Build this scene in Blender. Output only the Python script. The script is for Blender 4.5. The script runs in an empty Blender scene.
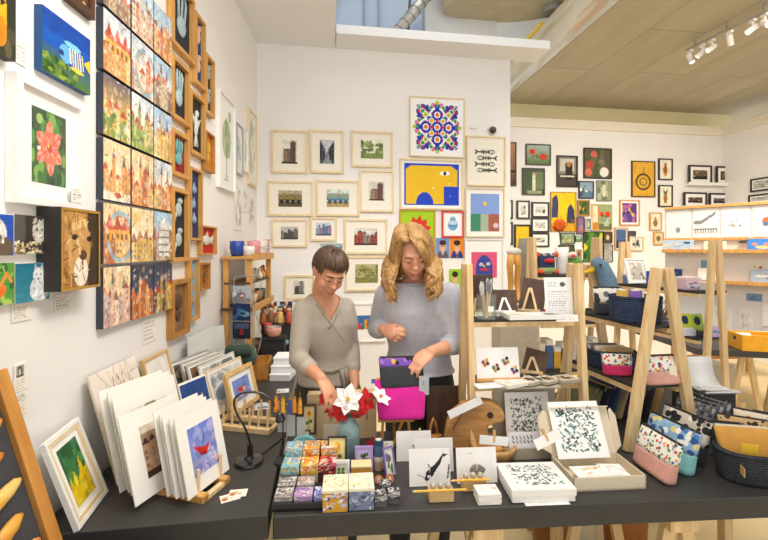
import bpy, math, random
import numpy as np
from mathutils import Vector, Matrix, Euler

# ---------------------------------------------------------------- camera, world, lights, exposure
SC = bpy.context.scene
C = SC.collection
F = 420.0            # focal length in pixels (768 x 540 frame)
HZ = 248.0           # horizon row
EYE = 1.6            # camera height
cam = bpy.data.cameras.new('camera')
cam.sensor_width = 36.0
cam.lens = 36.0 * F / 768.0
cam.shift_y = -(270.0 - HZ) / 768.0
cam.clip_start = 0.05
cam_ob = bpy.data.objects.new('camera', cam)
cam_ob.location = (0, 0, EYE)
cam_ob.rotation_euler = (math.pi / 2, 0, 0)
C.objects.link(cam_ob)
SC.camera = cam_ob

world = bpy.data.worlds.new('world')
SC.world = world
world.use_nodes = True
world.node_tree.nodes['Background'].inputs[0].default_value = (1.0, 0.99, 0.98, 1)
world.node_tree.nodes['Background'].inputs[1].default_value = 0.92

def lamp(name, kind, loc, target, energy, color, **kw):
    l = bpy.data.lights.new(name, kind)
    l.energy = energy
    l.color = color
    for k, v in kw.items():
        setattr(l, k, v)
    o = bpy.data.objects.new(name, l)
    o.location = loc
    d = Vector(target) - Vector(loc)
    o.rotation_euler = d.to_track_quat('-Z', 'Y').to_euler()
    C.objects.link(o)
    return o

WARM = (1.0, 0.88, 0.72)
lamp('ceiling_light_tables', 'AREA', (0.3, 0.9, 3.35), (0.25, 2.0, 0.8), 26, (1, .955, .90), shape='RECTANGLE', size=2.2, size_y=0.9)
lamp('ceiling_light_wall', 'AREA', (0.6, 1.2, 3.4), (-1.15, 1.7, 0.9), 12, (1, .94, .86), spread=1.9, shape='RECTANGLE', size=1.4, size_y=0.5)
lamp('ceiling_light_back', 'AREA', (0.2, 2.2, 3.45), (0.1, 3.9, 0.7), 7, (1, .97, .93), spread=1.2, shape='RECTANGLE', size=1.6, size_y=0.4)
lamp('ceiling_light_shop', 'AREA', (3.5, 2.9, 3.66), (3.5, 5.4, 0.6), 96, (1, .90, .76), spread=2.0, shape='RECTANGLE', size=1.6, size_y=1.0)
lamp('atrium_daylight', 'AREA', (0.7, 3.0, 4.75), (0.7, 3.4, 0.0), 17, (.93, .97, 1), shape='RECTANGLE', size=1.8, size_y=1.8)

SC.view_settings.view_transform = 'Standard'
SC.view_settings.look = 'None'
SC.view_settings.exposure = 0.12
SC.view_settings.gamma = 1.0
SC.view_settings.use_curve_mapping = False

# ---------------------------------------------------------------- colour + materials
def lin(c):
    return c / 12.92 if c <= 0.04045 else ((c + 0.055) / 1.055) ** 2.4
def hx(h):
    return tuple(lin(int(h[i:i + 2], 16) / 255.0) for i in (0, 2, 4)) + (1.0,)

MATS = {}
def _new(name):
    m = bpy.data.materials.new(name)
    m.use_nodes = True
    nt = m.node_tree
    return m, nt, nt.nodes['Principled BSDF']
def _bump(nt, b, src, strength, dist=0.002):
    bm = nt.nodes.new('ShaderNodeBump')
    bm.inputs['Strength'].default_value = strength
    bm.inputs['Distance'].default_value = dist
    nt.links.new(src, bm.inputs['Height'])
    nt.links.new(bm.outputs[0], b.inputs['Normal'])
def _coord(nt, scale=(1, 1, 1), kind='Object'):
    tc = nt.nodes.new('ShaderNodeTexCoord')
    mp = nt.nodes.new('ShaderNodeMapping')
    mp.inputs['Scale'].default_value = scale
    nt.links.new(tc.outputs[kind], mp.inputs['Vector'])
    return mp.outputs[0]
def _noise(nt, vec, scale, detail=3.0):
    n = nt.nodes.new('ShaderNodeTexNoise')
    n.inputs['Scale'].default_value = scale
    n.inputs['Detail'].default_value = detail
    nt.links.new(vec, n.inputs['Vector'])
    return n.outputs['Fac']
def _ramp(nt, src, stops, interp='LINEAR'):
    r = nt.nodes.new('ShaderNodeValToRGB')
    r.color_ramp.interpolation = interp
    els = r.color_ramp.elements
    while len(els) < len(stops):
        els.new(0.5)
    for e, (p, c) in zip(els, stops):
        e.position = p
        e.color = c
    nt.links.new(src, r.inputs[0])
    return r.outputs[0]
def _scale(c, k):
    return (min(c[0] * k, 1), min(c[1] * k, 1), min(c[2] * k, 1), 1)

def plain(h, rough=0.6, metal=0.0, var=0.06, scale=30, bump=0.15, name=None, coat=0.0):
    key = ('plain', h, rough, metal, var, scale, bump)
    if key in MATS: return MATS[key]
    m, nt, b = _new(name or 'paint_' + h)
    c = hx(h)
    v = _noise(nt, _coord(nt), scale)
    nt.links.new(_ramp(nt, v, [(0.3, _scale(c, 1 - var)), (0.7, _scale(c, 1 + var))]), b.inputs['Base Color'])
    b.inputs['Roughness'].default_value = rough
    b.inputs['Metallic'].default_value = metal
    if coat: b.inputs['Coat Weight'].default_value = coat
    if bump: _bump(nt, b, v, bump)
    MATS[key] = m
    return m

def wood(h1, h2, scale=(60, 60, 5), rough=0.5):
    key = ('wood', h1, h2, scale)
    if key in MATS: return MATS[key]
    m, nt, b = _new('wood_' + h1)
    v = _noise(nt, _coord(nt, scale), 1.0, 4)
    k = _noise(nt, _coord(nt, (1, 1, 1)), 9.0, 2)
    mx = nt.nodes.new('ShaderNodeMath'); mx.operation = 'MULTIPLY_ADD'
    nt.links.new(k, mx.inputs[0]); mx.inputs[1].default_value = 0.4
    nt.links.new(v, mx.inputs[2])
    nt.links.new(_ramp(nt, mx.outputs[0], [(0.42, hx(h2)), (0.9, hx(h1))]), b.inputs['Base Color'])
    b.inputs['Roughness'].default_value = rough
    _bump(nt, b, v, 0.15)
    MATS[key] = m
    return m

def fabric(h, rough=0.9, wr=12.0, amt=0.35, scale=(1, 1, 1), weave=0):
    key = ('fabric', h, wr, amt, scale, weave)
    if key in MATS: return MATS[key]
    m, nt, b = _new('fabric_' + h)
    c = hx(h)
    v = _noise(nt, _coord(nt, scale), wr, 4)
    f = _noise(nt, _coord(nt), 220, 2)
    mx = nt.nodes.new('ShaderNodeMath'); mx.operation = 'MULTIPLY_ADD'
    nt.links.new(f, mx.inputs[0]); mx.inputs[1].default_value = 0.5 if weave == 0 else weave
    nt.links.new(v, mx.inputs[2])
    nt.links.new(_ramp(nt, mx.outputs[0], [(0.45, _scale(c, .86)), (1.0, _scale(c, 1.12))]), b.inputs['Base Color'])
    b.inputs['Roughness'].default_value = rough
    b.inputs['Sheen Weight'].default_value = 0.15
    _bump(nt, b, mx.outputs[0], amt, 0.012)
    MATS[key] = m
    return m

def floral(bg, cols, scale=40, cover=0.45, rough=0.85):
    """printed cloth: rounded motifs in several colours strewn over a ground colour"""
    key = ('floral', bg, tuple(cols), scale, cover)
    if key in MATS: return MATS[key]
    m, nt, b = _new('printed_cloth_' + bg)
    vo = nt.nodes.new('ShaderNodeTexVoronoi')
    vo.inputs['Scale'].default_value = scale
    nt.links.new(_coord(nt), vo.inputs['Vector'])
    sep = nt.nodes.new('ShaderNodeSeparateColor')
    nt.links.new(vo.outputs['Color'], sep.inputs[0])
    n = len(cols)
    cr = _ramp(nt, sep.outputs[0], [((i + .0) / n, hx(c)) for i, c in enumerate(cols)], 'CONSTANT')
    mask = _ramp(nt, vo.outputs['Distance'], [(cover, (1, 1, 1, 1)), (cover + .04, (0, 0, 0, 1))])
    mix = nt.nodes.new('ShaderNodeMix'); mix.data_type = 'RGBA'
    nt.links.new(mask, mix.inputs['Factor'])
    mix.inputs['A'].default_value = hx(bg)
    nt.links.new(cr, mix.inputs['B'])
    nt.links.new(mix.outputs['Result'], b.inputs['Base Color'])
    b.inputs['Roughness'].default_value = rough
    _bump(nt, b, _noise(nt, _coord(nt), 250), 0.1)
    MATS[key] = m
    return m

def rope(h1, h2, zs=230, xs=60):
    key = ('rope', h1, h2, zs)
    if key in MATS: return MATS[key]
    m, nt, b = _new('rope_' + h1)
    w = nt.nodes.new('ShaderNodeTexWave')
    w.wave_type = 'BANDS'; w.bands_direction = 'Z'
    w.inputs['Scale'].default_value = zs / 6.28
    w.inputs['Distortion'].default_value = 1.2
    w.inputs['Detail Scale'].default_value = 3
    nt.links.new(_coord(nt), w.inputs['Vector'])
    k = _noise(nt, _coord(nt, (1, 1, .4)), xs, 2)
    mx = nt.nodes.new('ShaderNodeMath'); mx.operation = 'MULTIPLY'
    nt.links.new(w.outputs['Fac'], mx.inputs[0]); nt.links.new(k, mx.inputs[1])
    nt.links.new(_ramp(nt, mx.outputs[0], [(0.1, hx(h1)), (0.6, hx(h2))]), b.inputs['Base Color'])
    b.inputs['Roughness'].default_value = 0.9
    _bump(nt, b, w.outputs['Fac'], 0.8, 0.006)
    MATS[key] = m
    return m

def glassy(h='ffffff', alpha=0.02, rough=0.05):
    key = ('glass', h, alpha)
    if key in MATS: return MATS[key]
    m, nt, b = _new('clear_glass')
    out = nt.nodes['Material Output']
    tr = nt.nodes.new('ShaderNodeBsdfTransparent'); tr.inputs[0].default_value = hx(h)
    b.inputs['Base Color'].default_value = hx(h); b.inputs['Roughness'].default_value = rough
    ad = nt.nodes.new('ShaderNodeMath'); ad.operation = 'ADD'; ad.inputs[1].default_value = alpha
    ad.inputs[0].default_value = .04
    mx = nt.nodes.new('ShaderNodeMixShader')
    nt.links.new(ad.outputs[0], mx.inputs[0])
    nt.links.new(tr.outputs[0], mx.inputs[1]); nt.links.new(b.outputs[0], mx.inputs[2])
    nt.links.new(mx.outputs[0], out.inputs['Surface'])
    MATS[key] = m
    return m

def emit(h, s):
    m, nt, b = _new('lit_lamp')
    b.inputs['Emission Color'].default_value = hx(h)
    b.inputs['Emission Strength'].default_value = s
    return m

def art_mat():
    if 'art' in MATS: return MATS['art']
    m, nt, b = _new('printed_artwork')
    a = nt.nodes.new('ShaderNodeVertexColor'); a.layer_name = 'Ink'
    nt.links.new(a.outputs[0], b.inputs['Base Color'])
    b.inputs['Roughness'].default_value = 0.55
    b.inputs['Specular IOR Level'].default_value = 0.3
    _bump(nt, b, _noise(nt, _coord(nt), 300), 0.08)
    MATS['art'] = m
    return m

PALE = wood('f0d3a0', 'd8b27a')           # pale pine of the ladders and trestles
OAK = wood('dda95c', 'b9803c')
HONEY = wood('c98f45', '9a6428')
DARKWOOD = wood('5d4231', '3b2a20')
BLACK = plain('2b2a2b', .55, var=.1)
BLACKTOP = plain('3a3938', .45, var=.12, scale=8, bump=.05)
WHITE = plain('f4f2ee', .6, var=.015, bump=.03)
PAPER = plain('f6f4f0', .8, var=.01, bump=.03)
CREAM = plain('efe3c8', .6, var=.03)
LIGHTFRAME = wood('f0ddb6', 'dfc595')
BLACKFRAME = plain('2a2622', .4)
KRAFT = plain('d9bd92', .8, var=.05)
GREYMETAL = plain('9a9c9e', .35, .8)

# ---------------------------------------------------------------- mesh builder
class MB:
    def __init__(s):
        s.v = []; s.f = []; s.m = []; s.k = 0; s.M = None
    def mat(s, k): s.k = k; return s
    def _add(s, vs, fs):
        o = len(s.v)
        if s.M is not None: vs = [tuple(s.M @ Vector(p)) for p in vs]
        s.v.extend([tuple(p) for p in vs])
        for f in fs:
            s.f.append(tuple(i + o for i in f)); s.m.append(s.k)
        return s
    def box(s, c, d, rz=0.0, R=None):
        x, y, z = d[0] / 2, d[1] / 2, d[2] / 2
        vs = [Vector((sx * x, sy * y, sz * z)) for sz in (-1, 1) for sx, sy in ((-1, -1), (1, -1), (1, 1), (-1, 1))]
        if rz: R = Matrix.Rotation(rz, 3, 'Z')
        if R is not None: vs = [R @ p for p in vs]
        vs = [p + Vector(c) for p in vs]
        return s._add(vs, [(3, 2, 1, 0), (4, 5, 6, 7), (0, 1, 5, 4), (1, 2, 6, 5), (2, 3, 7, 6), (3, 0, 4, 7)])
    def beam(s, a, b, w, t, up=(0, 0, 1)):
        """squared bar from a to b, w across, t along 'up'"""
        a = Vector(a); b = Vector(b); d = (b - a).normalized()
        x = d.cross(Vector(up))
        if x.length < 1e-4: x = d.cross(Vector((1, 0, 0)))
        x.normalize(); y = x.cross(d)
        vs = []
        for p in (a, b):
            for sx, sy in ((-1, -1), (1, -1), (1, 1), (-1, 1)):
                vs.append(p + x * (sx * w / 2) + y * (sy * t / 2))
        return s._add(vs, [(3, 2, 1, 0), (4, 5, 6, 7), (0, 1, 5, 4), (1, 2, 6, 5), (2, 3, 7, 6), (3, 0, 4, 7)])
    def tube(s, path, rad, n=10, cap=True, flat=1.0):
        P = [Vector(p) for p in path]
        R = rad if isinstance(rad, (list, tuple)) else [rad] * len(P)
        vs = []; fs = []
        ref = None
        for i, p in enumerate(P):
            d = (P[min(i + 1, len(P) - 1)] - P[max(i - 1, 0)])
            if d.length < 1e-9: d = Vector((0, 0, 1))
            d.normalize()
            if ref is None:
                ref = Vector((0, 0, 1)) if abs(d.z) < .9 else Vector((1, 0, 0))
            x = ref - d * ref.dot(d)
            if x.length < 1e-5: x = Vector((0, 1, 0)) - d * d.y
            x.normalize(); ref = x; y = d.cross(x)
            for k in range(n):
                a = 2 * math.pi * k / n
                vs.append(p + x * (math.cos(a) * R[i]) + y * (math.sin(a) * R[i] * flat))
        for i in range(len(P) - 1):
            for k in range(n):
                a = i * n + k; b = i * n + (k + 1) % n
                fs.append((a, b, b + n, a + n))
        if cap:
            fs.append(tuple(range(n - 1, -1, -1)))
            o = (len(P) - 1) * n
            fs.append(tuple(range(o, o + n)))
        return s._add(vs, fs)
    def ball(s, c, r, R=None, nu=14, nv=9):
        if not isinstance(r, (list, tuple)): r = (r, r, r)
        vs = []; fs = []
        for j in range(nv + 1):
            t = math.pi * j / nv
            for i in range(nu):
                a = 2 * math.pi * i / nu
                p = Vector((r[0] * math.sin(t) * math.cos(a), r[1] * math.sin(t) * math.sin(a), r[2] * math.cos(t)))
                if R is not None: p = R @ p
                vs.append(p + Vector(c))
        for j in range(nv):
            for i in range(nu):
                a = j * nu + i; b = j * nu + (i + 1) % nu
                fs.append((a, a + nu, b + nu, b))
        return s._add(vs, fs)
    def lathe(s, prof, c=(0, 0, 0), n=24, sx=1.0, sy=1.0, cap=True):
        vs = []; fs = []
        for r, z in prof:
            for k in range(n):
                a = 2 * math.pi * k / n
                vs.append((c[0] + r * math.cos(a) * sx, c[1] + r * math.sin(a) * sy, c[2] + z))
        for i in range(len(prof) - 1):
            for k in range(n):
                a = i * n + k; b = i * n + (k + 1) % n
                fs.append((a, b, b + n, a + n))
        if cap:
            fs.append(tuple(range(n - 1, -1, -1)))
            o = (len(prof) - 1) * n
            fs.append(tuple(range(o, o + n)))
        return s._add(vs, fs)
    def prism(s, poly, y0, y1):
        """outline in the local xz plane pushed from y0 to y1"""
        n = len(poly)
        vs = [(x, y0, z) for x, z in poly] + [(x, y1, z) for x, z in poly]
        fs = [tuple(range(n)), tuple(range(2 * n - 1, n - 1, -1))]
        for i in range(n):
            j = (i + 1) % n
            fs.append((j, i, i + n, j + n))
        return s._add(vs, fs)
    def slab(s, poly, z0, z1):
        n = len(poly)
        vs = [(p[0], p[1], z0) for p in poly] + [(p[0], p[1], z1) for p in poly]
        fs = [tuple(range(n - 1, -1, -1)), tuple(range(n, 2 * n))]
        for i in range(n):
            j = (i + 1) % n
            fs.append((i, j, j + n, i + n))
        return s._add(vs, fs)
    def loft(s, rings, n=20, pw=2.0):
        """rings: (centre, rx, ry, yaw) superellipses stacked into a closed body"""
        vs = []; fs = []
        for c, rx, ry, yaw in rings:
            for k in range(n):
                a = 2 * math.pi * k / n
                ca, sa = math.cos(a), math.sin(a)
                x = rx * math.copysign(abs(ca) ** (2 / pw), ca); y = ry * math.copysign(abs(sa) ** (2 / pw), sa)
                vs.append((c[0] + x * math.cos(yaw) - y * math.sin(yaw), c[1] + x * math.sin(yaw) + y * math.cos(yaw), c[2]))
        for i in range(len(rings) - 1):
            for k in range(n):
                a = i * n + k; b = i * n + (k + 1) % n
                fs.append((a, b, b + n, a + n))
        fs.append(tuple(range(n - 1, -1, -1)))
        o = (len(rings) - 1) * n
        fs.append(tuple(range(o, o + n)))
        return s._add(vs, fs)
    def mesh(s, name):
        me = bpy.data.meshes.new(name)
        me.from_pydata(s.v, [], s.f)
        return me
    def build(s, name, mats, parent=None, smooth=False, bevel=0.0, loc=None, rot=None, mtx=None):
        me = s.mesh(name)
        if not isinstance(mats, (list, tuple)): mats = [mats]
        for m in mats: me.materials.append(m)
        me.polygons.foreach_set('material_index', s.m)
        if smooth: me.polygons.foreach_set('use_smooth', [True] * len(me.polygons))
        me.update()
        o = bpy.data.objects.new(name, me)
        C.objects.link(o)
        if parent is not None: o.parent = parent
        if mtx is not None: o.matrix_local = mtx
        if loc is not None: o.location = loc
        if rot is not None: o.rotation_euler = rot
        if bevel:
            b = o.modifiers.new('edge', 'BEVEL'); b.width = bevel; b.segments = 2; b.limit_method = 'ANGLE'
        if smooth == 'auto':
            pass
        return o

def tag(o, label=None, cat=None, group=None, kind=None):
    if label: o['label'] = label
    if cat: o['category'] = cat
    if group: o['group'] = group
    if kind: o['kind'] = kind
    return o
def thing(name, label, cat, loc=(0, 0, 0), rz=0.0, group=None, mtx=None):
    o = bpy.data.objects.new(name, None)
    o.empty_display_size = 0.05
    C.objects.link(o)
    if mtx is not None: o.matrix_world = mtx
    else:
        o.location = loc; o.rotation_euler = (0, 0, rz)
    return tag(o, label, cat, group)
def struct(o): o['kind'] = 'structure'; return o
def copy_tree(o, parent=None):
    c = o.copy(); C.objects.link(c)
    if parent is not None: c.parent = parent
    for ch in list(o.children): copy_tree(ch, c)
    return c

# ---------------------------------------------------------------- where a pixel lies in the room
def at(px, py, Y): return Vector(((px - 384) * Y / F, Y, EYE + (HZ - py) * Y / F))
def onz(px, py, z=0.75):
    Y = (z - EYE) * F / (HZ - py)
    return Vector(((px - 384) * Y / F, Y, z))
class Wall:
    """a vertical plane; local x runs to the right along it, local -y points out into the room"""
    def __init__(s, p0, ang):
        s.p0 = p0; s.a = ang; s.d = (math.cos(ang), math.sin(ang)); s.n = (math.sin(ang), -math.cos(ang))
    def hit(s, px, off=0.0):
        k = (px - 384) / F
        x0 = s.p0[0] + s.n[0] * off; y0 = s.p0[1] + s.n[1] * off
        u = (k * y0 - x0) / (s.d[0] - k * s.d[1])
        return u, y0 + u * s.d[1]
    def pt(s, u, z, off=0.0):
        return Vector((s.p0[0] + s.d[0] * u + s.n[0] * off, s.p0[1] + s.d[1] * u + s.n[1] * off, z))
    def rect(s, x0, y0, x1, y1, off=0.02, left=False):
        ua, Ya = s.hit(x0, off); ub, Yb = s.hit(x1, off)
        Y = Ya if left else s.hit((x0 + x1) / 2, off)[1]
        za = EYE + (HZ - y0) * Y / F; zb = EYE + (HZ - y1) * Y / F
        return (ua + ub) / 2, (za + zb) / 2, abs(ub - ua), abs(za - zb)
TH = math.radians(8.5)
RD = Vector((math.cos(TH), math.sin(TH), 0)); DD = Vector((-math.sin(TH), math.cos(TH), 0))
WL = Wall((-1.02, 0.0), math.pi / 2 + math.atan(18 / 420))
WB = Wall((-1.189, 3.93), TH)
WF = Wall((1.8, 6.0), TH)
WR = Wall((5.24, 6.515), TH - math.pi / 2)

# ---------------------------------------------------------------- painted surfaces
class Paint:
    """colours laid on a fine grid of points, u to the right, v up, both 0..1"""
    def __init__(s, nx, ny, bg='ffffff', seed=1):
        s.nx, s.ny = nx, ny
        s.u, s.v = np.meshgrid((np.arange(nx)) / (nx - 1), (np.arange(ny)) / (ny - 1))
        s.c = np.zeros((ny, nx, 3)); s.c[:] = hx(bg)[:3]
        s.rng = np.random.RandomState(seed)
    def put(s, mask, h, a=1.0):
        s.c[mask] = s.c[mask] * (1 - a) + np.array(hx(h)[:3]) * a; return s
    def rect(s, x0, y0, x1, y1, h, a=1.0): return s.put((s.u >= x0) & (s.u <= x1) & (s.v >= y0) & (s.v <= y1), h, a)
    def ell(s, x, y, rx, ry, h, a=1.0): return s.put(((s.u - x) / rx) ** 2 + ((s.v - y) / ry) ** 2 <= 1, h, a)
    def ring(s, x, y, rx, ry, t, h):
        d = np.sqrt(((s.u - x) / rx) ** 2 + ((s.v - y) / ry) ** 2)
        return s.put((d <= 1) & (d >= 1 - t), h)
    def poly(s, pts, h, a=1.0):
        m = np.zeros_like(s.u, bool); n = len(pts)
        for i in range(n):
            x0, y0 = pts[i]; x1, y1 = pts[(i + 1) % n]
            if y0 == y1: continue
            m ^= ((y0 > s.v) != (y1 > s.v)) & (s.u < (x1 - x0) * (s.v - y0) / (y1 - y0) + x0)
        return s.put(m, h, a)
    def line(s, x0, y0, x1, y1, w, h, a=1.0):
        dx, dy = x1 - x0, y1 - y0
        L = dx * dx + dy * dy + 1e-9
        t = np.clip(((s.u - x0) * dx + (s.v - y0) * dy) / L, 0, 1)
        return s.put((s.u - x0 - t * dx) ** 2 + (s.v - y0 - t * dy) ** 2 <= w * w, h, a)
    def grad(s, h0, h1, y0=0.0, y1=1.0):
        t = np.clip((s.v - y0) / (y1 - y0), 0, 1)[..., None]
        m = (s.v >= y0) & (s.v <= y1)
        g = np.array(hx(h0)[:3]) * (1 - t) + np.array(hx(h1)[:3]) * t
        s.c[m] = g[m]; return s
    def noise(s, n=6):
        g = s.rng.rand(n + 1, n + 1)
        x = s.u * n * .999; y = s.v * n * .999
        i = x.astype(int); j = y.astype(int); fx = x - i; fy = y - j
        fx = fx * fx * (3 - 2 * fx); fy = fy * fy * (3 - 2 * fy)
        return (g[j, i] * (1 - fx) + g[j, i + 1] * fx) * (1 - fy) + (g[j + 1, i] * (1 - fx) + g[j + 1, i + 1] * fx) * fy
    def mottle(s, amp=0.15, n=7):
        s.c *= (1 + amp * (s.noise(n)[..., None] - .5) * 2); s.c = np.clip(s.c, 0, 1); return s
    def blots(s, n, cols, r0=.02, r1=.06, box=(0, 0, 1, 1), a=1.0):
        for _ in range(n):
            s.ell(box[0] + s.rng.rand() * (box[2] - box[0]), box[1] + s.rng.rand() * (box[3] - box[1]),
                  r0 + s.rng.rand() * (r1 - r0), (r0 + s.rng.rand() * (r1 - r0)), cols[s.rng.randint(len(cols))], a)
        return s
    def strokes(s, n, cols, w=.01, ln=.1, box=(0, 0, 1, 1)):
        for _ in range(n):
            x = box[0] + s.rng.rand() * (box[2] - box[0]); y = box[1] + s.rng.rand() * (box[3] - box[1])
            t = s.rng.rand() * math.pi
            s.line(x, y, x + math.cos(t) * ln, y + math.sin(t) * ln, w, cols[s.rng.randint(len(cols))])
        return s
    def text(s, x0, y0, x1, y1, rows, h='77736e'):
        """rows of fine print"""
        for r in range(rows):
            y = y1 - (r + .5) * (y1 - y0) / rows
            x = x0
            e = x0 + (x1 - x0) * (.7 + .3 * s.rng.rand())
            while x < e:
                w = .04 + .07 * s.rng.rand()
                s.rect(x, y - .22 * (y1 - y0) / rows, min(x + w, e), y + .22 * (y1 - y0) / rows, h, .6); x += w + .03
        return s
    def onto(s, w, h, y=0.0, back=0.0, mats=None, name='artwork', parent=None, mtx=None, zx=0.0, zz=0.0, face='xz'):
        """mesh w by h in the local xz plane facing -y (or lying in xy facing +z); back > 0 gives the panel its thickness"""
        nx, ny = s.nx, s.ny
        X = (s.u - .5) * w + zx; Z = (s.v - .5) * h + zz
        co = np.zeros((ny * nx, 3))
        if face == 'xz': co[:, 0] = X.ravel(); co[:, 1] = y; co[:, 2] = Z.ravel()
        else: co[:, 0] = X.ravel(); co[:, 1] = Z.ravel(); co[:, 2] = y
        idx = np.arange(nx * ny).reshape(ny, nx)
        q = np.stack([idx[:-1, :-1], idx[:-1, 1:], idx[1:, 1:], idx[1:, :-1]], -1).reshape(-1, 4)
        vs = [tuple(p) for p in co]; fs = [tuple(int(i) for i in r) for r in q]
        mi = [0] * len(fs)
        if back:
            o = len(vs); x0, x1 = zx - w / 2, zx + w / 2; z0, z1 = zz - h / 2, zz + h / 2
            if face == 'xz':
                vs += [(x0, y, z0), (x1, y, z0), (x1, y, z1), (x0, y, z1), (x0, y + back, z0), (x1, y + back, z0), (x1, y + back, z1), (x0, y + back, z1)]
            else:
                vs += [(x0, z0, y), (x1, z0, y), (x1, z1, y), (x0, z1, y), (x0, z0, y - back), (x1, z0, y - back), (x1, z1, y - back), (x0, z1, y - back)]
            for f in ((0, 4, 5, 1), (1, 5, 6, 2), (2, 6, 7, 3), (3, 7, 4, 0), (4, 7, 6, 5)):
                fs.append(tuple(i + o for i in f)); mi.append(1)
        me = bpy.data.meshes.new(name)
        me.from_pydata(vs, [], fs)
        at_ = me.color_attributes.new('Ink', 'FLOAT_COLOR', 'POINT')
        col = np.ones((len(vs), 4), np.float32)
        col[:nx * ny, :3] = np.clip(s.c, 0, 1).reshape(-1, 3)
        at_.data.foreach_set('color', col.ravel())
        me.materials.append(art_mat())
        for m in (mats or [BLACK]): me.materials.append(m)
        me.polygons.foreach_set('material_index', mi)
        me.update()
        o = bpy.data.objects.new(name, me)
        C.objects.link(o)
        if parent is not None: o.parent = parent
        if mtx is not None: o.matrix_local = mtx
        return o
def res(w, h, k=110, lo=14, hi=120):
    """grid fineness for a painted surface of w by h metres"""
    return max(lo, min(hi, int(w * k))), max(lo, min(hi, int(h * k)))

def frame_bars(w, h, fw, d, y0=0.0):
    """four mitred bars around a w by h opening, seen from -y; outer size is w,h"""
    mb = MB()
    o = [(-w / 2, -h / 2), (w / 2, -h / 2), (w / 2, h / 2), (-w / 2, h / 2)]
    i = [(-w / 2 + fw, -h / 2 + fw), (w / 2 - fw, -h / 2 + fw), (w / 2 - fw, h / 2 - fw), (-w / 2 + fw, h / 2 - fw)]
    vs = [(x, y0, z) for x, z in o] + [(x, y0 - d, z) for x, z in o] + [(x, y0 - d, z) for x, z in i] + [(x, y0, z) for x, z in i]
    fs = []
    for k in range(4):
        j = (k + 1) % 4
        fs += [(k, j, 4 + j, 4 + k), (4 + k, 4 + j, 8 + j, 8 + k), (8 + k, 8 + j, 12 + j, 12 + k), (12 + k, 12 + j, j, k)]
    mb._add(vs, fs)
    return mb
def build_frame(root, w, h, fw, d, fmat, mount, paint, mountmat=None, glass=False, aw=None, ah=None, backmat=None):
    """picture parts around a root whose origin is the centre of its back"""
    frame_bars(w, h, fw, d).build('frame', fmat, root)
    iw, ih = w - 2 * fw, h - 2 * fw
    mb = MB().box((0, -d * .35, 0), (iw, d * .3, ih))
    mb.build('mount', mountmat or PAPER, root)
    if aw is None: aw, ah = iw - 2 * mount, ih - 2 * mount
    if paint is not None:
        paint.onto(aw, ah, y=-d * .5 - .0012, back=.001, mats=[PAPER], parent=root)
    if glass:
        MB()._add([(-iw / 2, -d * .82, -ih / 2), (iw / 2, -d * .82, -ih / 2), (iw / 2, -d * .82, ih / 2), (-iw / 2, -d * .82, ih / 2)], [(0, 1, 2, 3)]).build('pane', glassy(), root)
    return root
def hang(wall, x0, y0, x1, y1, label, paintfn, name='framed_print', cat='picture', fw=.012, d=.022, fmat=None, mount=.05, group=None,
         left=False, glass=False, mountmat=None, aw=None, ah=None, k=150):
    """a framed picture on a wall, its outline given by the photograph's rows and columns"""
    u, z, w, h = wall.rect(x0, y0, x1, y1, d, left)
    p = wall.pt(u, z, 0.001)
    t = thing(name, label, cat, p, wall.a, group)
    W = aw * w if aw else w - 2 * fw - 2 * mount; H = ah * h if ah else h - 2 * fw - 2 * mount
    nx, ny = res(W, H, 400 if left else k)
    build_frame(t, w, h, fw, d, fmat or LIGHTFRAME, mount, paintfn(nx, ny), glass=glass, mountmat=mountmat, aw=W, ah=H)
    return t
def canvas(wall, x0, y0, x1, y1, label, paintfn, name='canvas_painting', cat='painting', d=.03, side=None, group=None, left=False, k=None):
    u, z, w, h = wall.rect(x0, y0, x1, y1, d, left)
    p = wall.pt(u, z, 0.001)
    nx, ny = res(w, h, k or (360 if left else 170))
    o = paintfn(nx, ny).onto(w, h, y=-d, back=d - .001, mats=[side or plain('34363c', .7)], name=name)
    o.location = p; o.rotation_euler = (0, 0, wall.a)
    return tag(o, label, cat, group)
def lean_mtx(P0, P1, lean):
    """frame standing on the edge P0-P1 (left to right seen from its front), leaning back by lean radians"""
    P0 = Vector(P0); P1 = Vector(P1)
    x = (P1 - P0).normalized(); up = Vector((0, 0, 1))
    yb = up.cross(x).normalized()           # pointing to the back
    z = (up * math.cos(lean) + yb * math.sin(lean)).normalized()
    y = z.cross(x)
    c = (P0 + P1) / 2
    M = Matrix(((x.x, y.x, z.x, c.x), (x.y, y.y, z.y, c.y), (x.z, y.z, z.z, c.z), (0, 0, 0, 1)))
    return M, (P1 - P0).length
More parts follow.
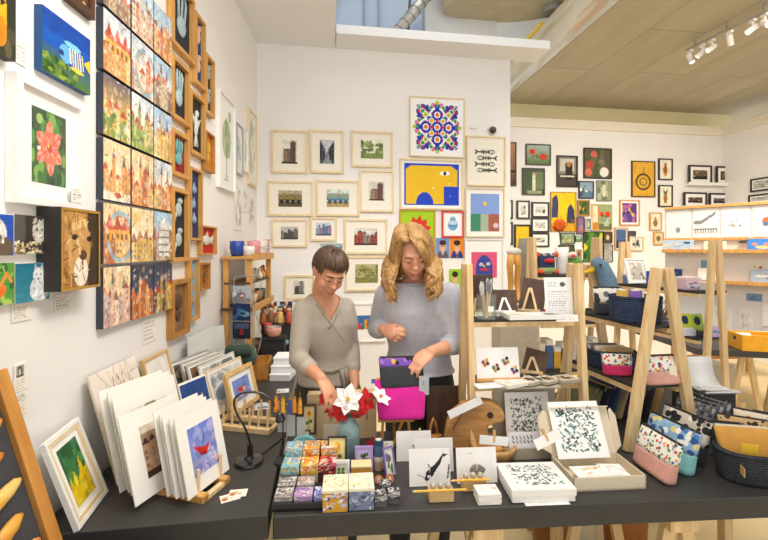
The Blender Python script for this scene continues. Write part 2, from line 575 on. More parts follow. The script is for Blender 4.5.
# ================================================================ THE SETTING
WALLM = plain('f3f0ed', .85, var=.008, scale=4, bump=.03)
CEILM = plain('efefef', .85, var=.008, scale=4, bump=.03)
def concrete():
    m, nt, b = _new('board_marked_concrete')
    br = nt.nodes.new('ShaderNodeTexBrick')
    br.inputs['Scale'].default_value = 1.0
    br.inputs['Mortar Size'].default_value = .008
    br.inputs['Brick Width'].default_value = 1.9; br.inputs['Row Height'].default_value = .62
    br.inputs['Color1'].default_value = hx('c6bca2'); br.inputs['Color2'].default_value = hx('beb49a'); br.inputs['Mortar'].default_value = hx('aaa088')
    mp = nt.nodes.new('ShaderNodeMapping'); tc = nt.nodes.new('ShaderNodeTexCoord')
    mp.inputs['Rotation'].default_value = (0, 0, math.pi / 2 - .12)
    nt.links.new(tc.outputs['Object'], mp.inputs[0]); nt.links.new(mp.outputs[0], br.inputs['Vector'])
    v = _noise(nt, _coord(nt, (3, .6, 1)), 2.0, 6)
    mix = nt.nodes.new('ShaderNodeMix'); mix.data_type = 'RGBA'; mix.blend_type = 'MULTIPLY'
    mix.inputs['Factor'].default_value = .6
    nt.links.new(br.outputs['Color'], mix.inputs['A'])
    nt.links.new(_ramp(nt, v, [(.3, (.8, .78, .75, 1)), (.7, (1, 1, 1, 1))]), mix.inputs['B'])
    nt.links.new(mix.outputs['Result'], b.inputs['Base Color'])
    b.inputs['Roughness'].default_value = .8
    _bump(nt, b, v, .2)
    return m
CONC = concrete()
fl = MB().slab([(-2, -1.5), (7.5, -1.5), (7.5, 8), (-2, 8)], -.05, 0).build('floor', plain('ecd8a8', .45, var=.05, scale=2.5, bump=.03))
struct(fl)
def wall_slab(name, wall, u0, u1, z0, z1, mat, t=.12, out=0.0):
    a = wall.pt(u0, 0, out); b = wall.pt(u1, 0, out); c = wall.pt(u1, 0, out - t); d = wall.pt(u0, 0, out - t)
    return struct(MB().slab([(a.x, a.y), (b.x, b.y), (c.x, c.y), (d.x, d.y)], z0, z1).build(name, mat))
wall_slab('wall_left', WL, -1.5, 3.934, 0, 3.52, WALLM)
wall_slab('wall_back', WB, 0.0, 2.51, 0, 3.52, WALLM, .16)
wall_slab('wall_far', WF, -.9, 3.5, 0, 3.47, WALLM, .3)
wall_slab('wall_far_upper', WF, -.9, 3.9, 3.47, 3.76, plain('efe2b4', .85, var=.01), .1, -.25)  # yellow light on this recessed wall is put into its colour
wall_slab('trim_1', WF, -.9, 3.5, 3.33, 3.46, plain('f4ecda', .7, var=.01), .05, .05)
wall_slab('wall_right', WR, 0.0, 5.0, 0, 3.47, WALLM, .3)
wall_slab('trim_2', WR, .05, 5.0, 3.33, 3.46, plain('f4ecda', .7, var=.01), .05, .05)
# ceiling over the left aisle and the soffit along the back wall
o0 = Vector((-.44, 3.75, 0)); oN = o0 - DD * 5.2
a = WL.pt(-1.5, 0); b = WL.pt(3.934, 0)
cpt = WB.pt(.73, 0)
struct(MB().slab([(a.x, a.y), (oN.x, oN.y), (o0.x, o0.y), (cpt.x, cpt.y), (b.x, b.y)], 3.52, 3.60).build('ceiling_left', CEILM))
e0 = WB.pt(.73, 0); e1 = WB.pt(2.78, 0); e2 = WB.pt(2.78, 0, .29); e3 = WB.pt(.73, 0, .29)
struct(MB().slab([(e0.x, e0.y), (e3.x, e3.y), (e2.x, e2.y), (e1.x, e1.y)], 3.52, 3.60).build('ceiling_soffit', CEILM))
# concrete ceiling over the shop behind, with the face of the slab towards the open well
c0 = Vector((1.78, 5.93, 0)); cd = Vector((2.06 - 1.78, 3.66 - 5.93, 0)).normalized()
n0 = c0 - cd * 1.2; n1 = c0 + cd * 7.0
struct(MB().slab([(n0.x, n0.y), (n1.x, n1.y), (8, n1.y), (8, n0.y + .4)], 3.76, 3.9).build('ceiling_concrete', CONC))
def blotted_face(nx, ny):
    p = Paint(nx, ny, 'cfc5ae', 5)  # soft coloured blots over the slab face
    p.blots(60, ['dcd3bd', 'b9ad90', 'e9e2d2', 'a89a7c', 'd9b34a', 'c9925a', 'd8cdb6'], .03, .1, a=.6)
    return p.mottle(.12, 9)
pm = blotted_face(90, 14)
mo = pm.onto(5.6, .5, y=0, back=.1, mats=[CONC], name='ceiling_edge')
mid = c0 + cd * 1.9
mo.location = (mid.x - .01, mid.y, 3.76 + .252); mo.rotation_euler = (0, 0, math.atan2(cd.y, cd.x))
struct(mo)
lite = MB().box((0, 0, 0), (.62, .03, .035)).build('yellow_light_line', plain('f2cf2b', .5), loc=at(530, 36, 5.28), rot=(0, 0, math.atan2(cd.y, cd.x)))  # yellow line of light, put in as a coloured strip
struct(lite)
# the open well above: upper wall, glazing, high ceiling
wall_slab('wall_upper', WB, .4, 2.75, 3.60, 5.0, plain('e9eaea', .8, var=.01), .1, -.9)
gw = thing('window_1', None, None, WB.pt(.72, 3.61, -.2), WB.a); struct(gw)
MB().box((.45, 0, .6), (.95, .012, 1.2)).build('pane', plain('9fb0c4', .12, var=.03, scale=3, bump=0), gw)
g = MB()
for x in (-.02, .31, .46, .93): g.box((x, -.02, .6), (.02, .03, 1.2))
g.box((.45, -.02, .02), (.97, .03, .03))
g.build('window_frame', plain('8d98a4', .4), gw)
struct(MB().slab([(-2, -1.5), (7.5, -1.5), (7.5, 8), (-2, 8)], 5.0, 5.05).build('ceiling', plain('e4e4e2', .85)))
# duct and drum in the well
t = thing('ventilation_duct', 'silver ventilation duct slanting up through the open ceiling well', 'duct', at(399, 30, 4.0))
p0 = Vector((0, 0, 0)); p1 = at(432, -10, 4.0) - at(399, 30, 4.0)
MB().tube([p0 - (p1 - p0) * .15, p1 * 1.2], .052, 18).build('pipe', plain('b7b4ae', .3, .7, var=.12, scale=14), t, smooth=True)
g = MB()
for k in range(7): q = p1 * (k / 6.0); g.tube([q, q + p1.normalized() * .012], .057, 18)
g.build('joint_ring', plain('8d8c88', .35, .7), t)
b_ = MB().tube([(.09, .02, -.02), (.11, .02, .45)], .012, 8).build('hanger_rod', plain('4a4a4c', .5), t)
t = thing('concrete_drum', 'large round concrete drum hanging in the open ceiling well', 'drum', at(505, -10, 4.95))
MB().lathe([(.72, .0), (.74, .03), (.74, .7)], n=48, sy=.42).build('body', plain('b5ab92', .8, var=.1, scale=5), t, smooth=False, loc=(0, 0, -.22))
MB().tube([(.52, -.05, -.3), (.52, -.05, -.2)], .1, 18).build('collar', plain('8f8b80', .6), t)
t = thing('sprinkler_pipe', 'dark pipe crossing the ceiling well beside the drum', 'pipe', at(480, 6, 5.6))
MB().tube([(-.35, 0, .12), (.9, -.1, -.05)], .035, 12).build('pipe', plain('5c6064', .4, .5), t, smooth=True)
MB().tube([(.2, -.05, .02), (.25, -.05, .02)], .05, 12).build('coupling', plain('44484c', .4, .5), t)

# track of spotlights under the concrete ceiling
t = thing('lighting_track', 'thin grey lighting track fixed under the concrete ceiling', 'track')
s0 = at(688, 53, 4.40); s1 = at(775, 19, 3.62)
TZ = 3.68
s0.z = s1.z = TZ
MB().beam(s0 - (s1 - s0) * .02, s1 + (s1 - s0) * 1.0, .03, .02).build('rail', plain('a9a294', .5), t)
for k in (.1, .5, .9): q = s0 + (s1 - s0) * k; MB().box((q.x, q.y, TZ + .045), (.02, .02, .09)).build('bracket', plain('a9a294', .5), t)
SPM = plain('e9e6e0', .5, var=.01)
spots = [(690, 60, (.2, -.3, -1), 'white track spotlight at the far end of the track'), (702, 53, (-.6, .3, -.6), 'second white track spotlight from the far end'),
         (712, 48, (-.7, -.1, -.5), 'third white track spotlight from the far end, close beside the second'), (730, 40, (.5, .4, -.8), 'lone white track spotlight in the middle of the track'),
         (753, 29, (-.8, .2, -.6), 'white track spotlight just before the glowing one'), (765, 25, (-.1, -.6, -.5), 'glowing white track spotlight nearest along the track')]
for i, (px, py, d, lb) in enumerate(spots):
    # find the point along the track seen in this column
    best = min((abs(384 + (s0 + (s1 - s0) * q).x * F / (s0 + (s1 - s0) * q).y - px), q) for q in [j / 200 for j in range(0, 221)])[1]
    q = s0 + (s1 - s0) * best
    t = thing('track_spotlight', lb, 'spotlight', (q.x, q.y, TZ - .01), group='spotlights on the ceiling track')
    MB().box((0, 0, -.02), (.03, .06, .025)).build('adapter', SPM, t)
    MB().tube([(0, 0, -.03), (0, 0, -.06)], .009, 8).build('stem', SPM, t)
    D = Vector(d).normalized(); c = Vector((0, 0, -.09))
    MB().tube([c - D * .045, c - D * .04, c + D * .055], [.020, .025, .027], 16).build('lamp_housing', SPM, t, smooth=False)
    MB().tube([c + D * .052, c + D * .0565], [.022, .022], 16).build('lens', emit('fff0d0', 3 if i in (0, 5) else .8), t)

# ================================================================ PICTURES ON THE LEFT WALL
def beast(bg0, bg1, fn, seed=1):
    def f(nx, ny):
        p = Paint(nx, ny, bg0, seed); p.grad(bg0, bg1); fn(p); return p.mottle(.12, 10)
    return f
def parrot(p):
    p.blots(14, ['4c4a35', '2f3024', '5f5a3a'], .05, .15)
    p.ell(.45, .55, .3, .38, 'f0b41c').ell(.4, .75, .2, .18, 'ffd23c').ell(.55, .3, .2, .2, 'd98a12').poly([(.55, .8), (.72, .7), (.56, .62)], '2b2a28')
canvas(WL, -22, -40, 15.5, 42, 'dark canvas with a yellow bird at the top left corner', beast('3a3d2a', '24271d', parrot), left=True)
def fish(p):
    p.grad('567a2c', '2f5f8f', 0, .45); p.rect(0, .45, 1, 1, '1258b8'); p.rect(0, .7, 1, 1, '0e4aa8')
    p.blots(60, ['6f8f2a', '3f6b1e', '8da83a', '2f5417'], .02, .06, (0, 0, .7, .3))
    p.ell(.62, .48, .3, .2, '2b57b4').ell(.45, .46, .13, .15, '6db3e8').ell(.36, .45, .05, .05, '1b3c86')
    for k in range(6): p.line(.56 + k * .055, .31 + abs(k - 2.5) * .02, .53 + k * .055, .64 - abs(k - 2.5) * .02, .014, 'f2e08a' if k % 2 else 'dff0ff')
    p.poly([(.85, .5), (1.0, .62), (1.0, .36)], 'f6cf1e').ell(.6, .66, .18, .05, '7fd0f2').ell(.7, .29, .15, .035, 'f0d43a')
canvas(WL, 42, 4, 90, 69, 'bright blue canvas of a striped tropical fish over green coral', beast('1d62b8', '0e4aa8', fish), d=.025, left=True, side=plain('1d4f86', .6))
def roses(p): p.blots(30, ['7c4a34', '9a6a48', '5c3626', 'c8a888'], .05, .14)
hang(WL, 68, -60, 95, -2, 'dark brown framed picture cut by the top edge beside the fish canvas', beast('6b4630', '503222', roses), fmat=wood('5f3d28', '412818'), fw=.025, d=.025, mount=.0, left=True)
def lily(p):
    p.blots(50, ['2f6b22', '4f8f2e', '1e4a18', '79a83e', '12330f'], .04, .12)
    for a in (90, 35, -25, -85, -150, 155):
        r = math.radians(a)
        for k in range(9):
            q = k / 8
            w = .13 * math.sin(math.pi * min(1, q * .85 + .12))
            p.ell(.5 + math.cos(r) * .4 * q, .5 + math.sin(r) * .38 * q, w, w * .8, 'ee7458' if k % 3 else 'f6a088')
        p.line(.5, .5, .5 + math.cos(r) * .36, .5 + math.sin(r) * .34, .012, 'd8553c')
    p.ell(.5, .5, .08, .07, 'c8442c').ell(.47, .53, .03, .03, 'f2c83c')
    p.ell(.22, .86, .09, .07, '9dbb5c').ell(.2, .47, .05, .03, 'f7e0d0')
hang(WL, 17, 71, 85, 202, 'white framed print of a coral red lily on green', beast('2c5e20', '1f4617', lily), fw=.022, d=.035, fmat=WHITE, mount=.06, left=True, glass=True, aw=.5, ah=.62)
def eagle(p):
    p.rect(0, 0, 1, 1, '2754b8'); p.ell(.45, .5, .35, .42, 'e9e9e4').ell(.5, .2, .5, .3, '6b5a48').blots(30, ['cfcdc6', 'ffffff', 'b5b0a6'], .02, .06, (.2, .3, .75, .85))
    p.poly([(.2, .6), (.02, .5), (.2, .48)], 'f0b020').ell(.32, .64, .04, .04, '222222')
def snowcat(p):
    p.rect(0, .35, .3, 1, '5c5652'); p.blots(50, ['d8c69c', 'c4ab78', 'e9dcbc', '8f7a52'], .02, .06, (0, 0, 1, .32))
    p.ell(.72, .6, .22, .3, 'cfcac2').ell(.6, .88, .06, .08, 'bdb6ac').ell(.85, .86, .06, .08, 'bdb6ac').blots(26, ['4f4a46', '8b857e', 'f2efe9'], .01, .03, (.52, .35, .92, .88))
    p.ell(.65, .64, .03, .03, '22211f').ell(.8, .64, .03, .03, '22211f').ell(.73, .5, .07, .06, 'f4f1ec').ell(.73, .53, .025, .02, '6b4a44')
def flamingo(p):
    p.blots(40, ['4e8f3c', '7fb84c', '2f6b3a', 'a8c860'], .05, .14); p.ell(.45, .35, .3, .2, 'f07a2a')
    p.line(.55, .42, .78, .75, .04, 'f58f45'); p.line(.78, .75, .9, .55, .035, 'f58f45'); p.line(.4, .2, .42, 0, .015, 'e86a2a')
def wolf(p):
    p.grad('3c8ea2', '1f6f86'); p.ell(.7, .3, .3, .34, 'd9dde0').ell(.66, .68, .16, .2, 'e9ebec').poly([(.52, .78), (.56, .98), (.64, .84)], 'c9ced2').poly([(.7, .84), (.78, .98), (.82, .78)], 'c9ced2')
    p.ell(.6, .7, .02, .025, '2a2d30').ell(.73, .7, .02, .025, '2a2d30').ell(.65, .58, .03, .03, '3a3d40').blots(24, ['b6bdc2', 'f5f6f6'], .02, .05, (.5, .05, .9, .6))
an = 'small animal canvases beside the lion'
for (x0, y0, x1, y1, fn, lb, b0) in ((-22, 212, 13, 256, eagle, 'small canvas of a white-headed eagle on blue at the left edge', '2754b8'), (14, 214, 48, 254, snowcat, 'small dark canvas of a pale spotted big cat beside the lion', '3d3734'),
                                     (-22, 264, 14, 309, flamingo, 'small canvas of orange flamingos on green at the left edge', '5c9a44'), (15, 264, 49, 304, wolf, 'small teal canvas of a white wolf below the spotted cat', '1f6f86')):
    canvas(WL, x0, y0, x1, y1, lb, beast(b0, b0, fn), d=.022, left=True, group=an, side=plain('e9e4da', .7))
def lion(p):
    p.grad('b07a3c', 'c4904e'); p.rect(.68, 0, 1, 1, '40301f'); p.blots(40, ['8f5f2a', 'd2a562', 'b98544', '6f4a22'], .03, .09, (0, 0, .8, 1), .7)
    p.ell(.45, .52, .32, .42, 'd0a264', .8).ell(.5, .2, .2, .2, 'efe4d2').ell(.56, .42, .11, .07, '5c3a2c').ell(.33, .66, .09, .04, '33261a').ell(.74, .64, .08, .04, '2a1f15')
    p.line(.4, .62, .47, .45, .03, 'e4c48c').line(.3, .8, .6, .86, .05, 'e2bd80').line(.55, .38, .54, .24, .02, '5a3a2a').strokes(40, ['6a4522', 'e9cf9d', '9a6b34'], .008, .14, (0, 0, .7, 1))
t = hang(WL, 61, 206.5, 100, 292, 'lion portrait in a deep black box frame with gold edge', beast('c89a58', 'b88444', lion), name='box_framed_painting', cat='painting', fw=.009, d=.075, fmat=plain('c79a3e', .35, .6), mount=0, left=True)
u, z, w, h = WL.rect(61, 206.5, 100, 292, .075, True)
for ch in t.children:
    if ch.name.startswith('frame'):
        ch.data.materials.append(plain('2e2b2a', .6))
        for pg in ch.data.polygons:
            if abs(pg.normal.y) < .5: pg.material_index = 1
    elif ch.name.startswith(('artwork', 'mount')): ch.location.y -= .033

# eighteen watercolour town canvases
def town(kind, seed):
    def f(nx, ny):
        R = np.random.RandomState(seed)
        sky = {'day': ('f3e6d2', 'cddcea'), 'warm': ('f6e2b8', 'f2d0a0'), 'night': ('2f4468', '233452'), 'blue': ('dbe7f0', '9cc3e2'), 'gold': ('e8b84a', '55506a')}[kind[0]]
        p = Paint(nx, ny, sky[0], seed); p.grad(sky[0], sky[1], .3, 1)
        walls = {'o': ['e8a050', 'd97e3a', 'f0c070', 'c8622c'], 'p': ['e6b9a0', 'd98f7c', 'c8a0a0', 'edd2b8'], 'y': ['f0d080', 'e8bd5a', 'f6e0a8', 'd8a848'], 'g': ['a8b060', 'e2cf8e', '87984a', 'd2b070'], 'b': ['c8b090', 'a07c60', 'b89a80', '8a6a58'], 'k': ['c89a30', 'a87420', 'e0b848', '5c4a3c']}[kind[1]]
        x = -.05
        while x < 1:
            w = .14 + R.rand() * .16; hh = .35 + R.rand() * .3; c = walls[R.randint(4)]
            p.rect(x, 0, x + w, hh, c)
            p.poly([(x - .01, hh), (x + w / 2, hh + .08 + R.rand() * .1), (x + w + .01, hh)], ['c9502e', 'b8442a', 'd87040', '8f4a3a'][R.randint(4)])
            for r in range(int(hh / .11)):
                for q in range(2):
                    p.rect(x + w * (.18 + .42 * q), .06 + r * .11, x + w * (.18 + .42 * q) + w * .2, .12 + r * .11, ['6b5a58', '8f7468', 'f4e8cc'][R.randint(3)], .8)
            x += w
        if 't' in kind[2]:
            for q in range(2):
                tx = .3 + .35 * q + R.rand() * .1; p.rect(tx - .05, 0, tx + .05, .72 - .1 * q, walls[0]); p.poly([(tx - .065, .72 - .1 * q), (tx, .96 - .08 * q), (tx + .065, .72 - .1 * q)], '6f5a58')
        if 'a' in kind[2]:
            p.ring(.62, .45, .52, .45, .16, '8fb6cc'); p.ring(.62, .45, .44, .37, .08, 'b98f74')
        if 'h' in kind[2]:
            p.poly([(.25, .1), (.25, .6), (.52, .93), (.8, .6), (.8, .1)], 'f4f0e6')
            for q in range(5): p.line(.25 + .11 * q, .1, .25 + .11 * q, .66, .012, '4a5468')
            for q in range(4): p.line(.25, .18 + .15 * q, .8, .18 + .15 * q, .012, '4a5468')
        if 'r' in kind[2]:
            p.rect(.08, .38, .95, .58, 'f0a832'); p.rect(.05, .56, .98, .66, 'd0432c')
            for q in range(5): p.rect(.12 + q * .17, .4, .2 + q * .17, .5, '7a4a34')
            for q in range(3): p.poly([(.1 + q * .3, .66), (.2 + q * .3, .84), (.3 + q * .3, .66)], 'c23a28')
        if 's' in kind[2]:
            p.ell(.2, .82, .12, .1, 'f6d060'); p.line(.7, .2, .7, .9, .02, '7a6a80')
        if 'v' in kind[2]: p.blots(30, ['7fa03e', '9db85a', '5c8432'], .03, .09, (0, 0, .9, .35))
        if 'c' in kind[2]: p.rect(0, 0, 1, .14, 'efe2cc'); p.ell(.5, .1, .14, .05, 'c23a2a')
        p.blots(34, ['ffffff', 'f2e6d0', sky[0], 'e8c898'], .02, .08, a=.3)
        p.c = p.c * .90 + np.array(hx('ead9bc' if kind[0] != 'night' else '8a7048')[:3]) * .10
        n1 = p.noise(11); p.strokes(26, ['8a6a50', 'b08a6a', 'f4ead8', 'a05a3c'], .008, .07)
        return p.mottle(.2, 6).mottle(.2, 15)
    return f
ZC = [1.6 + (q - 1.6) * .962 for q in (2.682, 2.426, 2.170, 1.914, 1.658, 1.402)]
UC = [1.676, 1.868, 2.056]
TOWNS = [[(('blue', 'b', ''), 'brown rooftops, leftmost of the topmost row, cut by the frame'), (('blue', 'p', 't'), 'pink tower houses under blue sky in the topmost row'), (('blue', 'o', ''), 'orange house against blue in the topmost row, at its right')],
         [(('day', 'o', 'r'), 'long orange palace with red gables, fish canvas to its left'), (('day', 'p', 'a'), 'pale arched gateway, directly under the pink tower houses'), (('blue', 'b', 't'), 'brown tower house on a blue sky, second row from the top')],
         [(('gold', 'y', 'v'), 'yellow fields and violet roofs under a grey-gold sky'), (('day', 'g', 'tv'), 'green garden with a tower in the middle column'), (('blue', 'y', 't'), 'white and ochre gable on blue sky, third row from the top')],
         [(('warm', 'o', 'tc'), 'street with towers and a small red car, left column'), (('warm', 'o', 't'), 'orange street ravine, middle column above the hazy spires'), (('day', 'o', 't'), 'tall spired orange church at the right of the fourth row')],
         [(('warm', 'o', 'ra'), 'orange hall under a great blue arch, beside the lion'), (('warm', 'y', 's'), 'hazy yellow spires under a pale sun'), (('blue', 'b', 'h'), 'white half-timbered tower house on blue')],
         [(('warm', 'p', 't'), 'rose pink church front, lowest of the left column'), (('night', 'o', 't'), 'orange old town glowing against a dark blue sky'), (('night', 'k', 't'), 'golden houses against night sky, lowest at the right')]]
for r in range(6):
    for c in range(3):
        kd, lb = TOWNS[r][c]
        p = WL.pt(UC[c], ZC[r], .001)
        o = town(kd, 100 + r * 3 + c)(48, 60).onto(.181, .233, y=-.028, back=.027, mats=[plain('3a3d46', .7)], name='canvas_painting')
        o.location = p; o.rotation_euler = (0, 0, WL.a)
        tag(o, 'watercolour canvas of ' + lb, 'painting', 'watercolour town canvases in the grid')

# carved wooden reliefs in wooden frames
def relief(x0, y0, x1, y1, lb, bg, fig, figcol, fw=.022):
    u, z, w, h = WL.rect(x0, y0, x1, y1, .035, True)
    t = thing('framed_relief', lb, 'relief', WL.pt(u, z, .001), WL.a, 'framed figure reliefs beside the town canvases')
    frame_bars(w, h, fw, .035).build('frame', OAK if fig != 'skull' else HONEY, t)
    MB().box((0, -.006, 0), (w - 2 * fw, .01, h - 2 * fw)).build('backing', plain(bg, .8, var=.15, scale=18), t)
    m = MB(); a, b = (w - 2 * fw) / 2, (h - 2 * fw) / 2
    FM = plain(figcol, .6, var=.1)
    if fig == 'hand':
        m.ball((0, -.016, -b * .2), (a * .45, .012, b * .35)); 
        for k in range(3): m.tube([(-a * .3 + k * a * .3, -.016, 0), (-a * .35 + k * a * .4, -.018, b * .6), (-a * .2 + k * a * .3, -.016, b * .85)], [.008, .007, .004], 8)
    elif fig == 'bird':
        m.ball((0, -.016, 0), (a * .25, .012, b * .4)); m.ball((a * .1, -.018, b * .45), (a * .2, .012, b * .14))
        m.prism([(-a * .8, b * .5), (-a * .1, b * .15), (-a * .15, -b * .15)], -.02, -.011); m.prism([(a * .8, b * .35), (a * .1, b * .15), (a * .15, -b * .2)], -.02, -.011); m.prism([(-a * .3, -b * .8), (0, -b * .2), (a * .35, -b * .75)], -.02, -.011)
    elif fig == 'fish':
        m.ball((-a * .1, -.016, 0), (a * .55, .014, b * .4)); m.prism([(a * .35, 0), (a * .85, b * .45), (a * .85, -b * .45)], -.02, -.011); m.prism([(-a * .2, b * .3), (a * .1, b * .75), (a * .2, b * .25)], -.018, -.011)
    elif fig == 'two':
        for s in (.48, -.45):
            if m.v: m.build('figure', FM, t, smooth=True); m = MB()
            m.ball((0, -.016, b * s), (a * .4, .012, b * .22)); m.ball((a * .15, -.018, b * (s + .27)), (a * .28, .012, b * .1)); m.tube([(-a * .3, -.014, b * (s - .1)), (-a * .5, -.014, b * (s - .38))], [.008, .004], 8)
    elif fig == 'boat':
        for s in (.45, 0, -.45):
            if m.v: m.build('figure', FM, t, smooth=True); m = MB()
            m.ball((a * .1 * (1 if s else -1), -.014, b * s), (a * .35, .01, b * .12)); m.prism([(-a * .2, b * s), (0, b * (s + .22)), (a * .3, b * s)], -.018, -.011)
    else:
        m.ball((0, -.014, b * .25), (a * .55, .014, b * .35)); m.ball((0, -.014, -b * .3), (a * .35, .012, b * .25)); m.ring = None
    m.build('figure', FM, t, smooth=True)
relief(173, -30, 195, 42, 'wood framed relief of a grey hand on black at the top', '26282e', 'hand', 'a9bac0')
relief(196, 10, 206, 82, 'narrow wood framed relief on deep blue, second from the top', '27407e', 'two', 'd8b89a')
relief(206.5, 52, 215, 112, 'narrow wood framed relief on black, highest at the right of the cluster', '25272c', 'two', '9cb0b4')
relief(173, 53, 190.5, 116, 'wood framed relief of a pale blue hand on black beneath the top one', '26282e', 'hand', 'b4c8cc')
relief(191, 88, 206, 152, 'wood framed relief of a white flying bird on black', '222325', 'bird', 'dadfda')
relief(206.5, 130, 215, 170, 'small glowing amber relief in a wooden frame', 'd08a1c', 'skull', 'e0a83c', .012)
relief(173, 127, 190, 174, 'wood framed relief of a teal hand on crimson', '8f1f26', 'hand', '74b6b4')
relief(191, 166, 203, 240, 'tall wood framed relief of small boats on navy blue', '21355e', 'boat', '8fa9c8', .014)
relief(173, 186, 190, 262, 'tall wood framed relief of two pale figures on black', '232427', 'two', 'b9c0ba')
relief(202, 225, 217, 255, 'wood framed relief of a silver fish on scarlet', 'c2251f', 'fish', 'd9d6c8', .01)
relief(173, 281, 190, 340, 'wood framed relief of dark carved faces, lowest of the cluster', '8b6a44', 'skull', '5a3c26')
relief(191, 258, 200, 322, 'narrow wood framed relief on pale sky blue', '86b0cc', 'boat', 'b9885a', .012)
relief(201.5, 263, 210.5, 291, 'small brown wooden relief between the sky blue one and the scarlet one', 'a8702c', 'skull', '7a4a1e', .012)

# paler prints farther along the wall
def plantprint(nx, ny):
    p = Paint(nx, ny, 'f2f2ec', 8); p.ell(.5, .55, .3, .22, 'a9b88a').line(.5, .1, .5, .7, .02, '7c8a5c'); p.blots(14, ['8aa06a', 'b9c49a'], .04, .09, (.2, .4, .8, .85)); p.text(.3, .06, .7, .14, 2); return p
def pale(seed, cols):
    def f(nx, ny):
        p = Paint(nx, ny, 'efede6', seed); p.blots(14, cols, .05, .16, (.15, .15, .85, .85), .7); return p.mottle(.08)
    return f
hang(WL, 220, 97, 236, 190, 'tall white framed plant print with a green bush', plantprint, fmat=WHITE, d=.03, mount=.01, glass=True)
hang(WL, 237, 125, 243.5, 175, 'narrow grey framed print to the right of the tall plant print', pale(3, ['9aa8a8', 'c8cfca']), fmat=plain('a9adb0', .4), mount=.01)
hang(WL, 244, 128, 248.5, 172, 'narrow white framed print near the corner', pale(4, ['b5b9b0', 'd6d6cc']), fmat=WHITE, mount=.01)
hang(WL, 249.5, 112, 257, 186, 'tall pine framed print beside the room corner', pale(5, ['c8c8b8', '9aa38e']), fmat=LIGHTFRAME, mount=.01, fw=.02)
for (x0, y0, x1, y1, lb) in ((234, 180, 242, 230, 'long unframed pale print low under the tall plant print'), (243.5, 190, 247.5, 212, 'tiny pale print between two longer unframed prints'), (249, 194, 255.5, 224, 'unframed pale print nearest the corner, beside the back wall')):
    u, z, w, h = WL.rect(x0, y0, x1, y1, .004)
    o = pale(int(x0), ['b9b9b0', '9b9b95', 'd6d3c8'])(18, 28).onto(w, h, y=-.004, back=.003, mats=[PAPER], name='paper_print')
    o.location = WL.pt(u, z, .001); o.rotation_euler = (0, 0, WL.a)
    tag(o, lb, 'print', 'unframed prints near the corner')

# little printed cards on the left wall
def card(nx, ny, seed=1, pic=False):
    p = Paint(nx, ny, 'f4f0e6', seed); p.text(.08, .1, .92, .9, 5); return p
for (x0, y0, x1, y1, lb) in ((16, 36, 27, 62, 'small text card between the yellow bird and the fish canvas'), (72, 186, 83, 202, 'small white card on the lower right of the lily frame'), (55, 295, 72, 313, 'small price card below the lion'), (12, 305, 32, 323, 'small price card below the wolf canvas'),
                             (143, 320, 156, 345, 'tall text card below the night town canvases'), (192, 241, 200, 257, 'tiny card under the navy blue relief')):
    off = .038 if 'lily' in lb else .004
    u, z, w, h = WL.rect(x0, y0, x1, y1, off, True)
    o = card(max(12, int(w * 300)), max(10, int(h * 300)), int(x0)).onto(w, h, y=-off, back=.002, mats=[PAPER], name='price_card')
    o.location = WL.pt(u, z, .0); o.rotation_euler = (0, 0, WL.a)
    tag(o, lb, 'card', 'text cards on the left wall')
def bio(nx, ny):
    p = Paint(nx, ny, 'f7f1e4', 3); p.rect(.12, .74, .75, .98, 'a9a49c').ell(.42, .86, .18, .1, '3c3835').ell(.42, .84, .1, .07, 'd8cfc4').rect(.12, .74, .75, .78, '46423e'); p.text(.1, .05, .95, .7, 12); return p
u, z, w, h = WL.rect(14, 366, 27, 417, .004, True)
o = bio(18, 54).onto(w, h, y=-.004, back=.003, mats=[PAPER], name='artist_notice'); o.location = WL.pt(u, z, .001); o.rotation_euler = (0, 0, WL.a)
tag(o, 'white notice with a small black and white portrait above its text', 'notice')
# ================================================================ PICTURES ON THE BACK WALL
def etch(seed, sky, cols, fn=None):
    def f(nx, ny):
        p = Paint(nx, ny, sky, seed)
        if fn: fn(p, cols)
        return p.mottle(.18, 9)
    return f
def tower(p, c):
    p.rect(.15, 0, .85, .62, c[0]).rect(.55, 0, .9, .9, c[1]).rect(.1, 0, .4, .5, c[2]); p.poly([(.55, .9), (.72, 1.0), (.9, .9)], c[2])
    for i in range(4):
        for j in range(4): p.rect(.18 + i * .18, .1 + j * .14, .25 + i * .18, .18 + j * .14, c[3], .7)
    p.rect(0, 0, 1, .08, c[3])
def street(p, c):
    p.poly([(0, 0), (0, 1), (.38, .6), (.38, 0)], c[0]).poly([(1, 0), (1, 1), (.6, .6), (.6, 0)], c[1]).poly([(.2, 0), (.45, .5), (.55, .5), (.85, 0)], c[2])
    for k in range(7): p.line(.03 + .05 * k, .15, .03 + .05 * k, .85 - .06 * k, .012, c[3]); p.line(.97 - .05 * k, .15, .97 - .05 * k, .85 - .06 * k, .012, c[3])
    p.strokes(24, c, .012, .1)
def park(p, c):
    p.blots(40, c[:3], .05, .13, (0, .3, 1, .85)); p.rect(0, 0, 1, .28, c[0]); p.strokes(20, [c[3], c[1]], .01, .14, (0, 0, 1, .9))
def houses(p, c):
    x = 0
    while x < 1:
        w = .12 + p.rng.rand() * .12; h = .45 + p.rng.rand() * .35; k = c[p.rng.randint(3)]
        p.rect(x, .12, x + w, h, k); p.poly([(x, h), (x + w / 2, h + .13), (x + w, h)], c[3])
        for j in range(3): p.rect(x + w * .25, .2 + j * .13, x + w * .45, .27 + j * .13, c[3], .8)
        x += w
    p.rect(0, 0, 1, .13, c[3])
